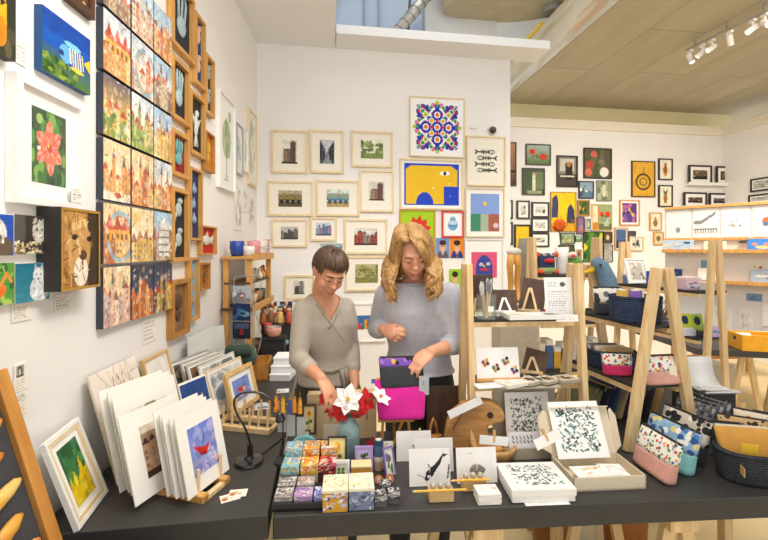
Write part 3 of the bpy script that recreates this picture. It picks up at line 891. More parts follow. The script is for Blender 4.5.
def bridge(p, c):
    p.rect(0, 0, 1, .3, c[0]).rect(0, .45, 1, .75, c[1]); p.strokes(26, c, .014, .12); p.rect(0, .36, 1, .46, c[2])
    for k in range(4): p.ell(.14 + .24 * k, .3, .09, .12, c[3])
eg = 'pine framed prints on the back wall'
for (r, lb, sky, cols, fn, aw, ah) in (
    ((271, 130, 307.5, 173), 'pine framed print of a brown tower house, at the left of the top row', 'e8e2d4', ['7c6655', '5f4a3e', '94806a', '3a302c'], tower, .5, .62),
    ((310, 130, 344, 173), 'pine framed print of a dark blue-grey alley, second in the top row', 'c8ccd2', ['4a505c', '3a3f4c', '8a8f98', '24262e'], street, .5, .62),
    ((351, 131, 393, 167), 'pine framed print of green parkland trees, right of the dark alley', 'e9ead8', ['7f8f4a', '9dab66', '5f7040', '3c4a2c'], park, .62, .58),
    ((267, 181, 313, 216), 'pine framed print of a yellowish bridge and quay, middle row at the left', 'b9b090', ['5c5438', '8f8048', '3c3828', '28261f'], bridge, .6, .52),
    ((316, 180, 359.5, 216), 'pine framed print of ochre houses above blue water', 'd8e0d8', ['b89a5a', '8fa08a', '4a86a4', '3f5a6a'], bridge, .6, .55),
    ((359.5, 170, 394, 212), 'pine framed print of red-brown church towers, right of the blue water', 'd5d0c4', ['8f6a5a', '6e4a44', 'a58a70', '40302c'], tower, .52, .5),
    ((271, 219, 307.5, 247), 'small pine framed print of a grey facade at the left of the third row', 'bdbab4', ['6e6a68', '8f8a86', '55504e', '3a3634'], houses, .55, .5),
    ((310, 217, 337, 241), 'smallest pine framed print, a blue cottage row above the dark-haired woman', 'ccd6e0', ['5f7fa8', 'a07a8f', '8fa8bc', '3c4c66'], houses, .68, .6),
    ((344, 219, 387.5, 254), 'pine framed print of a square with red-roofed gables', 'dcdad0', ['8f857c', '6f625a', '9c4a3c', '4a342e'], houses, .62, .55),
    ((345, 256, 388, 291), 'pine framed print of an olive green riverbank between the two women', 'b8b58a', ['8a8a4a', 'a9a468', '6c7038', '4c5030'], park, .62, .6),
    ((284, 275, 314, 300), 'pine framed print of a small grey tower, left of the dark-haired woman', 'd8d4c8', ['6f6c6a', '8a8680', '4c4a48', '3a3836'], tower, .42, .6)):
    hang(WB, *r, lb, etch(int(r[0] * 7 + r[1]), sky, cols, fn), fw=.02, d=.022, mount=.05, group=eg, aw=aw * .86, ah=ah * .9, k=190, mountmat=plain('f5eee0', .8, var=.01))
def cottage(p, c): houses(p, c)
hang(WB, 319, 243, 343.5, 262, 'unframed looking small print half hidden behind the dark-haired head', etch(77, 'a8c4d0', ['6f8aa0', 'a06a5a', '8fa8a8', '5a3a34'], houses), fw=.006, mount=.006, fmat=WHITE)
def pano(nx, ny):
    p = Paint(nx, ny, '3f6fae', 9); x = 0
    cols = ['d8432c', 'e8a832', 'f2e6c8', '2e8a6a', '3a62b0', 'c8642c', '8f3a5a', 'e8cf5a']
    while x < 1:
        w = .035 + p.rng.rand() * .04; h = .4 + p.rng.rand() * .4; p.rect(x, 0, x + w, h, cols[p.rng.randint(8)]); p.rect(x + w * .3, h * .4, x + w * .6, h * .6, cols[p.rng.randint(8)]); x += w
    return p
hang(WB, 351, 303, 386, 342, 'wide white framed print with a strip of colourful houses, low on the wall', pano, fmat=WHITE, fw=.015, mount=.03, aw=.86, ah=.36, k=230)

def dots(nx, ny):
    p = Paint(nx, ny, 'fbfaf8', 2); B, R, Y, G, P, L, T = '1f2fae', 'd8262c', 'f0b428', '3f9a34', 'e87aa0', 'b4c81c', '3a9a88'
    s = .107
    def q(i, j): return .5 + i * s * .71 + j * s * .71, .5 - i * s * .71 + j * s * .71
    def d(x, y, r, h): p.ell(x, y, r, r, h)
    for i in range(-3, 4):
        for j in range(-3, 4):
            x, y = q(i, j)
            if max(abs(x - .5), abs(y - .5)) > .42: continue
            d(x, y, s * .40, P if (i + j) % 2 else T)
    for gx in (-1, 1):
        for gy in (-1, 1):
            cx, cy = .5 + gx * .27, .5 + gy * .27
            for ax in (-1, 1):
                for ay in (-1, 1): d(cx + ax * .065 , cy + ay * .0, .062, B); d(cx, cy + ay * .065, .062, B); d(cx + ax * .085, cy + ay * .085, .03, B)
            for k in ((0, .075), (0, -.075), (.075, 0), (-.075, 0)): d(cx + k[0], cy + k[1], .028, R if (k[0] + k[1]) * gx * gy > 0 else R)
            d(cx, cy, .05, 'fbfaf8'); d(cx, cy, .038, R if 0 else G)
    for (ox, oy) in ((0, 0), (.215, 0), (-.215, 0), (0, .215), (0, -.215)):
        d(.5 + ox, .5 + oy, .10, B); d(.5 + ox, .5 + oy, .058, 'fbfaf8'); d(.5 + ox, .5 + oy, .038, 'ee7a1e')
    for (ox, oy) in ((.108, .108), (-.108, .108), (.108, -.108), (-.108, -.108)):
        d(.5 + ox, .5 + oy, .068, B); d(.5 + ox, .5 + oy, .052, 'fbfaf8'); d(.5 + ox, .5 + oy, .036, Y)
        d(.5 + ox, .5, .026, R); d(.5, .5 + oy, .026, R)
        d(.5 + ox * 2, .5 + oy * 2, .055, 'fbfaf8'); d(.5 + ox * 2, .5 + oy * 2, .038, L)
    for a in range(4):
        t = a * math.pi / 2; cx, cy = .5 + math.cos(t) * .36, .5 + math.sin(t) * .36
        d(cx, cy, .05, B); d(.5 + math.cos(t) * .425, .5 + math.sin(t) * .425, .034, L); d(.5 + math.cos(t) * .37, .5 + math.sin(t) * .37, .028, T)
        for sg in (-1, 1): d(.5 + math.cos(t) * .34 + math.sin(t) * sg * .115, .5 + math.sin(t) * .34 + math.cos(t) * sg * .115, .036, 'fbfaf8'); d(.5 + math.cos(t) * .34 + math.sin(t) * sg * .115, .5 + math.sin(t) * .34 + math.cos(t) * sg * .115, .03, G)
    for gx in (-1, 1):
        for gy in (-1, 1): d(.5 + gx * .335, .5 + gy * .335, .034, 'fbfaf8'); d(.5 + gx * .335, .5 + gy * .335, .028, G)
    return p
hang(WB, 409.5, 97, 465, 157, 'white framed print of blue, red and orange dots in a round pattern', dots, fw=.012, d=.025, mount=.0, k=300)
def eleph(nx, ny):
    B, Y = '2046c8', 'f0c21e'
    p = Paint(nx, ny, B, 2); p.rect(.03, .02, .97, .86, Y); p.rect(.12, .8, .86, .95, Y); p.poly([(.03, .8), (.03, .86), (.12, .95), (.2, .95), (.2, .8)], Y).poly([(.8, .95), (.86, .95), (.97, .84), (.97, .7), (.8, .7)], Y)
    p.rect(.72, 0, 1, .46, B).ell(.37, .02, .16, .29, B); p.rect(0, 0, 1, .03, B).rect(0, 0, .025, 1, B)
    p.ell(.74, .77, .095, .05, 'ffffff').ell(.74, .77, .03, .045, '1c1c1c').ell(.82, .52, .02, .03, 'f8ea9a').ell(.53, .41, .02, .03, 'f8ea9a').ell(.84, .22, .014, .02, '7a95e8')
    return p.mottle(.04)
hang(WB, 400, 159, 463.5, 209.5, 'pine framed print of a yellow elephant shape on blue', eleph, fw=.016, d=.025, mount=.028, k=220)
def bones(nx, ny):
    p = Paint(nx, ny, 'f4efe0', 2)
    for k in range(4):
        y = .78 - k * .185; fl = 1 if k % 2 == 0 else -1; K = '2a2a2c'
        X = lambda t: .5 + fl * t
        p.line(X(-.38), y, X(.2), y, .022, K); p.ell(X(.26), y, .15, .07, K).ell(X(.27), y, .105, .042, 'f4efe0').ell(X(.28), y, .03, .022, K)
        for q in range(5): p.line(X(-.18 + q * .07), y - .055, X(-.18 + q * .07), y + .055, .016, K)
        p.line(X(-.38), y, X(-.5), y + .06, .025, K); p.line(X(-.38), y, X(-.5), y - .06, .025, K)
    return p
hang(WB, 466.5, 136, 506, 186, 'pine framed print of four black fish skeletons', bones, fw=.014, d=.025, mount=.02, aw=.56, ah=.66, k=300, mountmat=plain('f4efe0', .8, var=.01))
def field(nx, ny):
    p = Paint(nx, ny, '86a4e0', 2); p.rect(0, 0, 1, .46, '8fa89a').rect(.0, 0, .34, .46, '3f8a6a').rect(.34, 0, .62, .46, 'a9b8a4').rect(.62, 0, 1, .46, 'a8604c'); p.ell(.5, .74, .075, .055, 'f2c020').ell(.88, .16, .1, .07, 'd8c0d0'); return p
hang(WB, 465.5, 188, 505, 237, 'pine framed print of a yellow sun over striped fields', field, fw=.012, d=.025, mount=.045, k=200)
def face(nx, ny):
    p = Paint(nx, ny, 'e05a80', 2); p.ell(.5, .3, .33, .58, '3a4a9a').ell(.38, .52, .07, .06, 'e8e4d8').ell(.66, .54, .07, .06, 'e8e4d8').ell(.38, .52, .025, .03, '222222').ell(.66, .54, .025, .03, '222222').rect(.36, .28, .66, .36, 'd8262c').rect(.47, .42, .54, .5, 'd8c83c'); return p
hang(WB, 465, 239, 504, 291, 'white framed print of a blue face on rose pink', face, fw=.01, d=.025, fmat=WHITE, mount=.05, aw=.66, ah=.5, k=230)
def star(nx, ny):
    p = Paint(nx, ny, 'a8cf1e', 2); pts = []
    for k in range(22):
        a = k * math.pi / 11; r = .42 if k % 2 else .3; pts.append((.52 + r * math.cos(a), .48 + r * math.sin(a)))
    p.poly(pts, 'dc3424').ell(.52, .45, .2, .2, 'e8d8b0'); return p
hang(WB, 399.5, 209.5, 435.5, 252, 'ochre framed lime green print with a red spiky shape behind the blonde woman', star, fw=.014, d=.02, fmat=plain('c89a2c', .4), mount=.0, k=220)
def bluebeast(nx, ny):
    p = Paint(nx, ny, 'f6f6f4', 2); p.ell(.5, .46, .3, .26, '6aa8d8').ell(.5, .72, .18, .16, '8fc0e4').ell(.5, .56, .24, .09, 'c8dcec').ell(.43, .75, .04, .03, '30506c').ell(.57, .75, .04, .03, '30506c').rect(.28, .4, .72, .46, '3f7fb4'); return p
hang(WB, 442, 211, 464, 237.5, 'small red framed print of a light blue round creature', bluebeast, fw=.016, d=.02, fmat=plain('d83a1c', .4), mount=.012, k=260)
def bust(bg, coat, seed):
    def f(nx, ny):
        p = Paint(nx, ny, bg, seed); p.poly([(.05, 0), (.2, .34), (.8, .34), (.95, 0)], coat).poly([(.38, .36), (.62, .36), (.5, .02)], 'f0ece4'); p.ell(.5, .56, .22, .26, 'e8b48c').ell(.5, .76, .25, .14, '3a2a20').rect(.47, .06, .53, .3, 'b03a3a')
        p.ell(.41, .58, .04, .025, '2a201c').ell(.59, .58, .04, .025, '2a201c'); return p
    return f
canvas(WB, 436, 238, 449.5, 258, 'small portrait card with lilac ground, half behind the blonde hair', bust('7f97d0', '55606c', 1), name='portrait_print', cat='print', d=.006, side=PAPER, k=260)
canvas(WB, 450, 238, 464, 258, 'small portrait card with orange ground and blue jacket', bust('f08a1c', '27407e', 2), name='portrait_print', cat='print', d=.006, side=PAPER, k=260)
canvas(WB, 449, 269, 461, 291, 'small portrait card with lime green ground beside the ladder post', bust('9ac82a', 'd8d4cc', 3), name='portrait_print', cat='print', d=.006, side=PAPER, k=260)
u, z, w, h = WB.rect(468, 127.5, 479, 129.5, .003)
o = card(14, 4, 4).onto(w, h, y=-.004, back=.003, mats=[PAPER], name='price_card'); o.location = WB.pt(u, z, .0005); o.rotation_euler = (0, 0, WB.a); tag(o, 'tiny pale label strip right of the dot pattern print', 'card')
for (x0, y0, x1, y1, lb) in ((388, 170, 394, 174, 'tiny label right of the parkland print'), (339, 252, 345, 256, 'tiny label left of the riverbank print'), (388, 222, 392, 226, 'tiny label right of the red-roofed gables')):
    u, z, w, h = WB.rect(x0, y0, x1, y1, .003)
    o = card(12, 8, 5).onto(w, h, y=-.004, back=.003, mats=[PAPER], name='price_card'); o.location = WB.pt(u, z, .0005); o.rotation_euler = (0, 0, WB.a); tag(o, lb, 'card')
u, z, w, h = WB.rect(488.5, 124.5, 498, 135, .04)
t = thing('wall_camera', 'small round dark dome camera high on the back wall', 'camera', WB.pt(u, z, .0), WB.a)
MB().tube([(0, 0, 0), (0, -.018, 0)], .046, 20).build('base', plain('d8d6d2', .4), t)
MB().ball((0, -.03, 0), (.036, .036, .036), nu=18, nv=12).build('dome', plain('232327', .12, coat=1), t, smooth=True)

# ================================================================ PICTURES ON THE FAR WALL
fg = 'pictures crowding the far wall'
BF = BLACKFRAME; GF = plain('b58a3c', .4, .3); BR = wood('6b4a30', '45301f')
def P_(bg, fn, seed=1, m=.12):
    def f(nx, ny):
        p = Paint(nx, ny, bg, seed); fn(p); return p.mottle(m, 8)
    return f
def far(x0, y0, x1, y1, lb, pf, fm=BF, fw=.014, mount=.0, k=150, **kw):
    return hang(WF, x0, y0, x1, y1, lb, pf, fw=fw, d=.025, fmat=fm, mount=mount, group=fg, k=k, **kw)
far(504, 142, 516.5, 186, 'tall brown dusk picture half hidden by the back wall edge', P_('6a5344', lambda p: p.grad('3c2f2a', 'b98a62').rect(0, .3, 1, .36, '2a2220')))
far(526, 144, 551, 165, 'picture of red poppies on a green meadow', P_('7f9a58', lambda p: (p.grad('5f7a3a', 'a8b8b0'), p.ell(.25, .65, .13, .15, 'd8341c'), p.ell(.72, .4, .17, .17, 'd83a20'), p.ell(.45, .45, .06, .07, 'c83020'), p.strokes(16, ['3f5a24'], .012, .2, (0, 0, 1, .5)))))
far(522.5, 168, 545, 195, 'dark green picture of a pale standing figure', P_('4a5a40', lambda p: (p.rect(.6, .2, 1, .9, '6f7f5a'), p.rect(.45, .15, .6, .75, 'd8dcc0'), p.ell(.52, .8, .07, .07, 'c8b090'), p.rect(.2, .0, .9, .15, '9aa080'))))
far(557, 155.5, 578, 187, 'black framed picture of a dark figure before a pale window', P_('8a8478', lambda p: (p.rect(.1, .5, .9, .95, 'c8c4b8'), p.rect(0, 0, 1, .4, '4a4238'), p.rect(.4, .2, .8, .8, '2c2824'), p.ell(.6, .75, .12, .1, 'b87a3c'), p.rect(.1, .3, .9, .36, 'e0d8c8'))), fw=.022)
far(584, 148, 612, 178.5, 'dark picture of pink roses and a white cup', P_('5a5a44', lambda p: (p.blots(12, ['4a5a3a', '6f6a4a'], .08, .2), p.ell(.36, .82, .12, .12, 'd86a5a'), p.ell(.2, .45, .15, .15, 'b8483c'), p.ell(.75, .2, .17, .17, 'e8e0d8'), p.ell(.15, .18, .13, .13, 'd8705a'), p.ell(.65, .55, .12, .1, '7f7a5c'))))
far(579, 181, 594, 198.5, 'small blue-grey harbour picture', P_('8aa4b4', lambda p: (p.rect(0, 0, 1, .4, '5f7f94'), p.blots(8, ['dfe4e4', '3c5464'], .05, .14))))
far(597, 180.5, 612, 201, 'small green-grey picture of a pale figure in leaves', P_('8f9a7a', lambda p: (p.blots(12, ['6a7a54', 'b4b894'], .08, .18), p.ell(.5, .5, .13, .32, 'd8d0bc'))), fm=GREYMETAL, fw=.006)
def crows(p): p.poly([(.02, .35), (.05, .85), (.22, .95), (.3, .75), (.28, .35)], '3c3f66').poly([(.62, .2), (.68, .6), (.8, .72), (.95, .55), (.98, .2)], '333a5c').rect(0, 0, 1, .2, 'd8a020').strokes(10, ['a8741c'], .012, .3, (0, 0, 1, .3))
far(551, 192, 576.5, 231.5, 'large yellow picture of two dark blue hunched birds', P_('f0c818', crows), fm=GF, fw=.008)
far(578, 200, 590, 216, 'small gilt framed green picture beside the yellow bird picture', P_('4f6a3a', lambda p: p.blots(10, ['c8a83c', '2f4424'], .08, .2)), fm=GF, fw=.02)
far(592, 204, 612.5, 230.5, 'still life with red flowers in a tall jar', P_('9aa878', lambda p: (p.rect(0, 0, .35, 1, 'c88a3c'), p.rect(.06, .3, .3, .95, 'ede0c0'), p.rect(.35, 0, 1, .25, '6a7048'), p.rect(.62, .15, .85, .6, 'b8c4b0'), p.ell(.5, .62, .12, .1, 'd8401c'), p.ell(.8, .62, .14, .12, 'd83a1c'), p.strokes(6, ['3f5a2c'], .014, .2, (.4, .3, .9, .6)))), fm=LIGHTFRAME, fw=.008)
far(577, 217, 584.5, 234, 'narrow multicoloured picture under the gilt framed one', P_('7a6aa0', lambda p: p.strokes(12, ['e8a83c', 'd84a5a', '4f8fb4'], .04, .4)), fw=.006)
far(585.5, 218, 592, 230, 'tiny blue picture left of the red flower still life', P_('5f8fb0', lambda p: p.ell(.5, .5, .25, .3, 'd8c060')), fm=LIGHTFRAME, fw=.012)
def orb(p): p.ring(.5, .42, .36, .25, .25, '5f4a20').ell(.5, .42, .24, .165, 'd8a83c').ring(.5, .42, .18, .12, .3, '7f6430').line(.5, .67, .55, .85, .015, '4a3a1c')
far(632, 161, 655.5, 197, 'ochre picture of a dark ringed sphere', P_('e2ac3c', orb), fm=wood('5f4526', '3f2c16'), fw=.014)
far(659, 158.5, 673, 180, 'black framed white print of an orange beetle', P_('f0e8d8', lambda p: (p.ell(.5, .45, .17, .3, 'c87a2c'), p.ell(.5, .75, .09, .09, '8f4a1c'), p.strokes(6, ['6a4a2c'], .02, .2, (.2, .3, .7, .6)))), fw=.018)
far(659, 185, 673, 207, 'black framed white print of a brown pineapple', P_('efe8d4', lambda p: (p.ell(.5, .38, .16, .26, 'a8742c'), p.poly([(.36, .6), (.3, .9), (.5, .7), (.7, .9), (.64, .6)], '6a6a34'))), fw=.018)
far(620, 200, 640, 225.5, 'gold framed purple and orange glowing picture', P_('5a3f86', lambda p: (p.blots(14, ['8a5ab0', '3c3470', 'b86a9a'], .08, .16), p.blots(6, ['e8a04a', 'f0c070'], .04, .1, (.2, .2, .8, .7)))), fm=OAK, fw=.016, mount=.03)
far(650, 212.5, 662, 230.5, 'small gold framed picture of a brown ornament', P_('efe4c8', lambda p: (p.ell(.5, .4, .24, .24, '9a7438'), p.ell(.5, .7, .12, .12, 'b8904a'))), fm=OAK, fw=.014, mount=.008)
far(654, 232, 664, 245, 'smallest gold framed picture beside the print partition', P_('e0d0a8', lambda p: p.ell(.5, .5, .25, .25, '8a6a3a')), fm=OAK, fw=.012)
mono = 'black framed small prints with white mounts'
def mini(seed, c='8a8a84'): return P_('d8d6cc', lambda p: p.blots(10, [c, '4a4a46', 'b8b4a8'], .06, .2), seed)
for (r, lb, c) in (((503, 200, 513, 219), 'black framed small print half hidden by the wall edge, upper', '6a6a68'), ((517, 200.5, 530, 219), 'black framed small upright print left of the wide one', '8f8f86'),
                   ((532, 202, 549.5, 217.5), 'black framed small wide print left of the yellow birds', '7f8a86'), ((531.5, 217.8, 549.5, 232.4), 'black framed small wide print of a green field, middle of three', '7a9a7a'),
                   ((503, 222, 513, 245), 'black framed small print half hidden by the wall edge, lower', '6a5f5a'), ((531.5, 232.8, 549.5, 247), 'black framed small wide print, lowest of three', '9a9a96')):
    hang(WF, *r, lb, mini(int(r[0] + r[1]), c), fw=.022, d=.025, fmat=BF, mount=.04, group=mono, k=150)
far(514.5, 224.5, 531, 251, 'black framed plain yellow picture', P_('f2c81e', lambda p: p.rect(0, 0, 1, .12, 'd8a818')), fw=.025)
far(561, 232.8, 575, 244, 'small sage green picture under the yellow bird picture', P_('8fa080', lambda p: (p.blots(10, ['6a8060', 'b0b898'], .06, .2), p.ell(.6, .3, .14, .14, 'd8b83c'))), fw=.008)
far(575.8, 236, 582, 241.5, 'tiny green landscape left of the lemon picture', P_('6a9a5a', lambda p: p.rect(0, .5, 1, 1, 'a8c8c0')), fw=.004)
def lemons(p): p.blots(26, ['3f6a2a', '5c8a34', '2a4a22'], .06, .15); p.blots(16, ['e8cf1e', 'd0c82a'], .05, .09, (.05, .4, .95, .95))
far(583.5, 231.5, 603.5, 262, 'bright green picture of lemons on a tree', P_('4f7a2e', lemons), fw=.005)
far(603.8, 231.8, 612.5, 243, 'small dark picture of a bird right of the lemons', P_('5a4a30', lambda p: p.ell(.5, .5, .2, .25, 'd8c090')), fw=.006)
far(559, 245, 574.5, 266, 'dark green picture behind the toy shelf', P_('4a5a34', lambda p: p.blots(12, ['6a6a3a', '34422a', '8a7a4a'], .08, .18)), fw=.008)
far(575.5, 248.5, 583, 260, 'small white framed brown picture left of the lemons', P_('a88a60', lambda p: p.ell(.5, .5, .2, .25, '6a4a2c')), fm=WHITE, fw=.014)
far(604, 244.5, 613, 262, 'grey scribbled picture below the small bird', P_('b8b4ac', lambda p: p.strokes(20, ['4a4a4a', '7a7a78'], .02, .3)), fw=.005)
far(615, 227.5, 628, 250, 'oak framed blue night picture below the purple one', P_('4a6a94', lambda p: p.rect(0, 0, 1, .4, '2f3f5c')), fm=OAK, fw=.014, mount=.012)
far(628.5, 231, 636, 249, 'dark grey slate picture behind the cream framed print', P_('4a4c50', lambda p: p.blots(5, ['5c5e62'], .1, .2)), fw=.004)
hang(WF, 630, 236.5, 644, 250.5, 'cream framed small print of grey houses in front of the slate picture', mini(6), fw=.014, d=.045, fmat=LIGHTFRAME, mount=.03, group=fg)
# picture ledges at the right end
for (x0, x1, y, lb, items) in ((686, 733, 184.5, 'upper white picture ledge at the right end of the far wall', ((689, 165.5, 712, 'black framed night street print on the upper ledge', '6a5a4c'), (716.5, 166, 731.5, 'smaller black framed night print on the upper ledge', '4c4640'))),
                           (680, 733, 208, 'lower white picture ledge behind the print partition', ((684, 192.5, 707, 'black framed print on the lower ledge, left of two', '5c4a44'), (709.5, 193, 731.5, 'black framed purple print on the lower ledge, right of two', '5a4a66')))):
    ua, Ya = WF.hit(x0, .05); ub, _ = WF.hit(x1, .05); z = EYE + (HZ - y) * WF.hit((x0 + x1) / 2, .05)[1] / F
    c = WF.pt((ua + ub) / 2, z, .05)
    m = MB().box((0, 0, -.01), (ub - ua, .1, .02)); m.box((0, -.046, .012), (ub - ua, .008, .024)); m.box((0, .046, .02), (ub - ua, .008, .05))
    o = m.build('picture_ledge', WHITE, None, loc=c, rot=(0, 0, WF.a)); tag(o, lb, 'shelf')
    for (p0, yt, p1, l2, col) in items:
        u_, z_, w_, h_ = WF.rect(p0, yt, p1, y, .05)
        t = thing('framed_print', l2, 'picture', WF.pt(u_, z + h_ / 2 + .001, .035), WF.a, 'prints standing on the picture ledges')
        nx, ny = res(w_ * .6, h_ * .6, 150)
        build_frame(t, w_, h_, .025, .02, BF, .05, P_(col, lambda p: (p.rect(0, 0, 1, .35, '2a2624'), p.blots(8, ['c89a5a', 'e0c890', '3a3430'], .03, .1)), int(p0))(nx, ny))
for (x0, y0, x1, y1, lb) in ((750, 177, 780, 190.5, 'black framed pale winter print on the right wall, upper'), (748, 193.5, 780, 203, 'black framed grey print on the right wall, lower')):
    hang(WR, x0, y0, x1, y1, lb, P_('b8b8b4', lambda p: p.strokes(14, ['4a4a4a', 'e8e8e4'], .03, .3), int(x0)), fw=.022, d=.02, fmat=BF, mount=.02)
# ================================================================ TABLES
def Lp(a, b, t): return a + (b - a) * t
# side table along the left wall
A0 = onz(268, 515); fr = RD
T1R = A0; T1L = Vector((-1.075, A0.y - .148 / .989 * (A0.x + 1.075), .75))
farR = A0 + DD * 2.3; farL = WL.pt(3.62, .75, .02)
nearL = WL.pt(1.235, .75, .02)
t = thing('side_table', 'long black table along the left wall under the prints', 'table', (-.7, 2.2, 0))
O = Vector((.7, -2.2, 0))
pts = [(nearL + O).to_2d(), (A0 + O).to_2d(), (farR + O).to_2d(), (farL + O).to_2d()]
MB().slab(pts, .67, .75).build('tabletop', BLACKTOP, t, bevel=.004)
for q in ((-.98, 1.35), (-.45, 1.45), (-1.1, 3.3), (-.72, 3.4)):
    MB().beam((q[0] + .7, q[1] - 2.2, 0), (q[0] + .7, q[1] - 2.2, .67), .05, .05).build('leg', DARKWOOD, t)
# front table with trestles
B0 = onz(272.5, 516.5); B0.z = .75
ta = math.radians(3.7)
RX = Vector((math.cos(ta), math.sin(ta), 0)); RY = Vector((-math.sin(ta), math.cos(ta), 0))
t = thing('display_table', 'long black front table covered with crafts for sale', 'table', (B0.x, B0.y, 0), ta)
MB().slab([(0, 0), (2.25, 0), (2.25, .60), (-.05, .60)], .675, .75).build('tabletop', BLACKTOP, t, bevel=.004)
def FT(u, v, z=.75):
    """a spot on the front table: u along it, v back from its front edge"""
    p = B0 + RX * u + RY * v; p.z = z; return p
def trestle(loc, rz, lb, group='wooden trestles under the front table', H=.672, W=.5, mat=PALE, sp=.13):
    t = thing('trestle', lb, 'trestle', loc, rz, group)
    for sx in (-1, 1):
        for sy in (-1, 1):
            MB().beam((sx * sp, sy * W / 2, 0), (sx * .025, sy * W / 2, H - .02), .045, .028, (0, 1, 0)).build('leg', mat, t, bevel=.002)
    MB().box((0, 0, H - .02), (.1, W + .08, .04)).build('top_rail', mat, t)
    MB().box((0, 0, .22), (.03, W - .03, .045)).build('stretcher', mat, t)
    return t
p = FT(.70, .30, 0); trestle(p, ta, 'pale wood trestle under the middle of the front table')
p = FT(1.38, .30, 0); trestle(p, ta, 'pale wood trestle under the right of the front table, by the brown straps', sp=.16)
p = FT(.12, .30, 0); trestle(p, ta, 'pale wood trestle under the left end of the front table, below the small boxes')

# ================================================================ PRINTS LEANING ON THE SIDE TABLE
def leaning(P0, P1, h, lean, lb, pf, fw=.012, d=.018, fmat=None, mount=.03, name='framed_print', cat='picture', group=None, k=220, mountmat=None, inner=None, aw=None, ah=None):
    M, w = lean_mtx(P0, P1, lean)
    M = M @ Matrix.Translation((0, 0, h / 2))
    t = thing(name, lb, cat, group=group, mtx=M)
    W = (w - 2 * fw) * aw if aw else w - 2 * fw - 2 * mount; Hh = (h - 2 * fw) * ah if ah else h - 2 * fw - 2 * mount
    nx, ny = res(W, Hh, k)
    build_frame(t, w, h, fw, d, fmat or LIGHTFRAME, mount, pf(nx, ny), aw=W, ah=Hh, mountmat=mountmat)
    if inner: frame_bars(w - 2 * fw, h - 2 * fw, .014, d * .8).build('slip', inner, t)
    return t
def mat_print(P0, P1, h, lean, lb, pf, group='matted prints in the front rack', ow=.6, oh=.62, t_=.004, k=260, z0=0.0):
    """loose print in a white card mount: card and picture"""
    M, w = lean_mtx(P0, P1, lean)
    M = M @ Matrix.Translation((0, 0, h / 2 + z0))
    t = thing('mounted_print', lb, 'print', group=group, mtx=M)
    MB().box((0, 0, 0), (w, t_, h)).build('mount', plain('f3efe6', .7, var=.01), t)
    nx, ny = res(w * ow, h * oh, k)
    pf(nx, ny).onto(w * ow, h * oh, y=-t_ / 2 - .0012, back=.001, mats=[PAPER], parent=t, zz=.0)
    return t
def sunfield(nx, ny):
    p = Paint(nx, ny, '3f7a3a', 4); p.grad('4f8a3a', '2f6a44'); p.blots(20, ['2c5c34', '4f9448', '3c7a50'], .06, .16, (0, .4, 1, 1))
    p.poly([(0, 0), (0, .3), (.12, .5), (.2, .3), (.35, .56), (.45, .34), (.6, .45), (.75, .7), (.85, .42), (1, .5), (1, 0)], 'e8c414'); p.blots(18, ['d8a80c', 'f4dc3a', '9aa81c'], .03, .09, (0, 0, 1, .4)); return p.mottle(.15, 8)
b0 = onz(77, 533); b1 = onz(108, 493)
leaning(b0 + Vector((-.01, 0, 0)), b1 + Vector((-.015, 0, 0)), .282, .33, 'white box framed print of yellow blooms on green at the table corner', sunfield, fw=.012, d=.016, fmat=WHITE, mount=.034, inner=LIGHTFRAME)
def scribble(nx, ny):
    p = Paint(nx, ny, 'efe4d6', 4)
    p.strokes(26, ['b83a3a', 'a04444', 'c85a50'], .006, .2, (.3, .5, .75, .72)); p.strokes(18, ['c8b8a4', 'd8ccba'], .006, .35, (.1, .5, .9, .9))
    for k in range(5): p.line(.3, .5 + k * .05, .85, .54 + k * .05, .008, 'b83a3a')
    return p.mottle(.05)
w0 = WL.pt(1.50, .752, .13); w1 = WL.pt(1.80, .752, .13)
M, w = lean_mtx(w0, w1, .27); M = M @ Matrix.Translation((0, 0, .2))
o = scribble(70, 90).onto(w, .40, y=-.004, back=.008, mats=[plain('e2d6c2', .8)], name='sketched_board'); o.matrix_world = M
tag(o, 'cream board with red pencil scribbles leaning on the left wall', 'drawing')
w0 = WL.pt(1.84, .752, .11); w1 = WL.pt(2.07, .752, .11)
leaning(w0, w1, .36, .24, 'pale oak framed print with a milky sheet leaning on the wall beyond the scribbled board', P_('ece8e0', lambda p: p.blots(6, ['dcdcd6', 'e6e0d2'], .1, .2)), fmat=wood('e2bf80', 'c79c5a'), mount=.0)

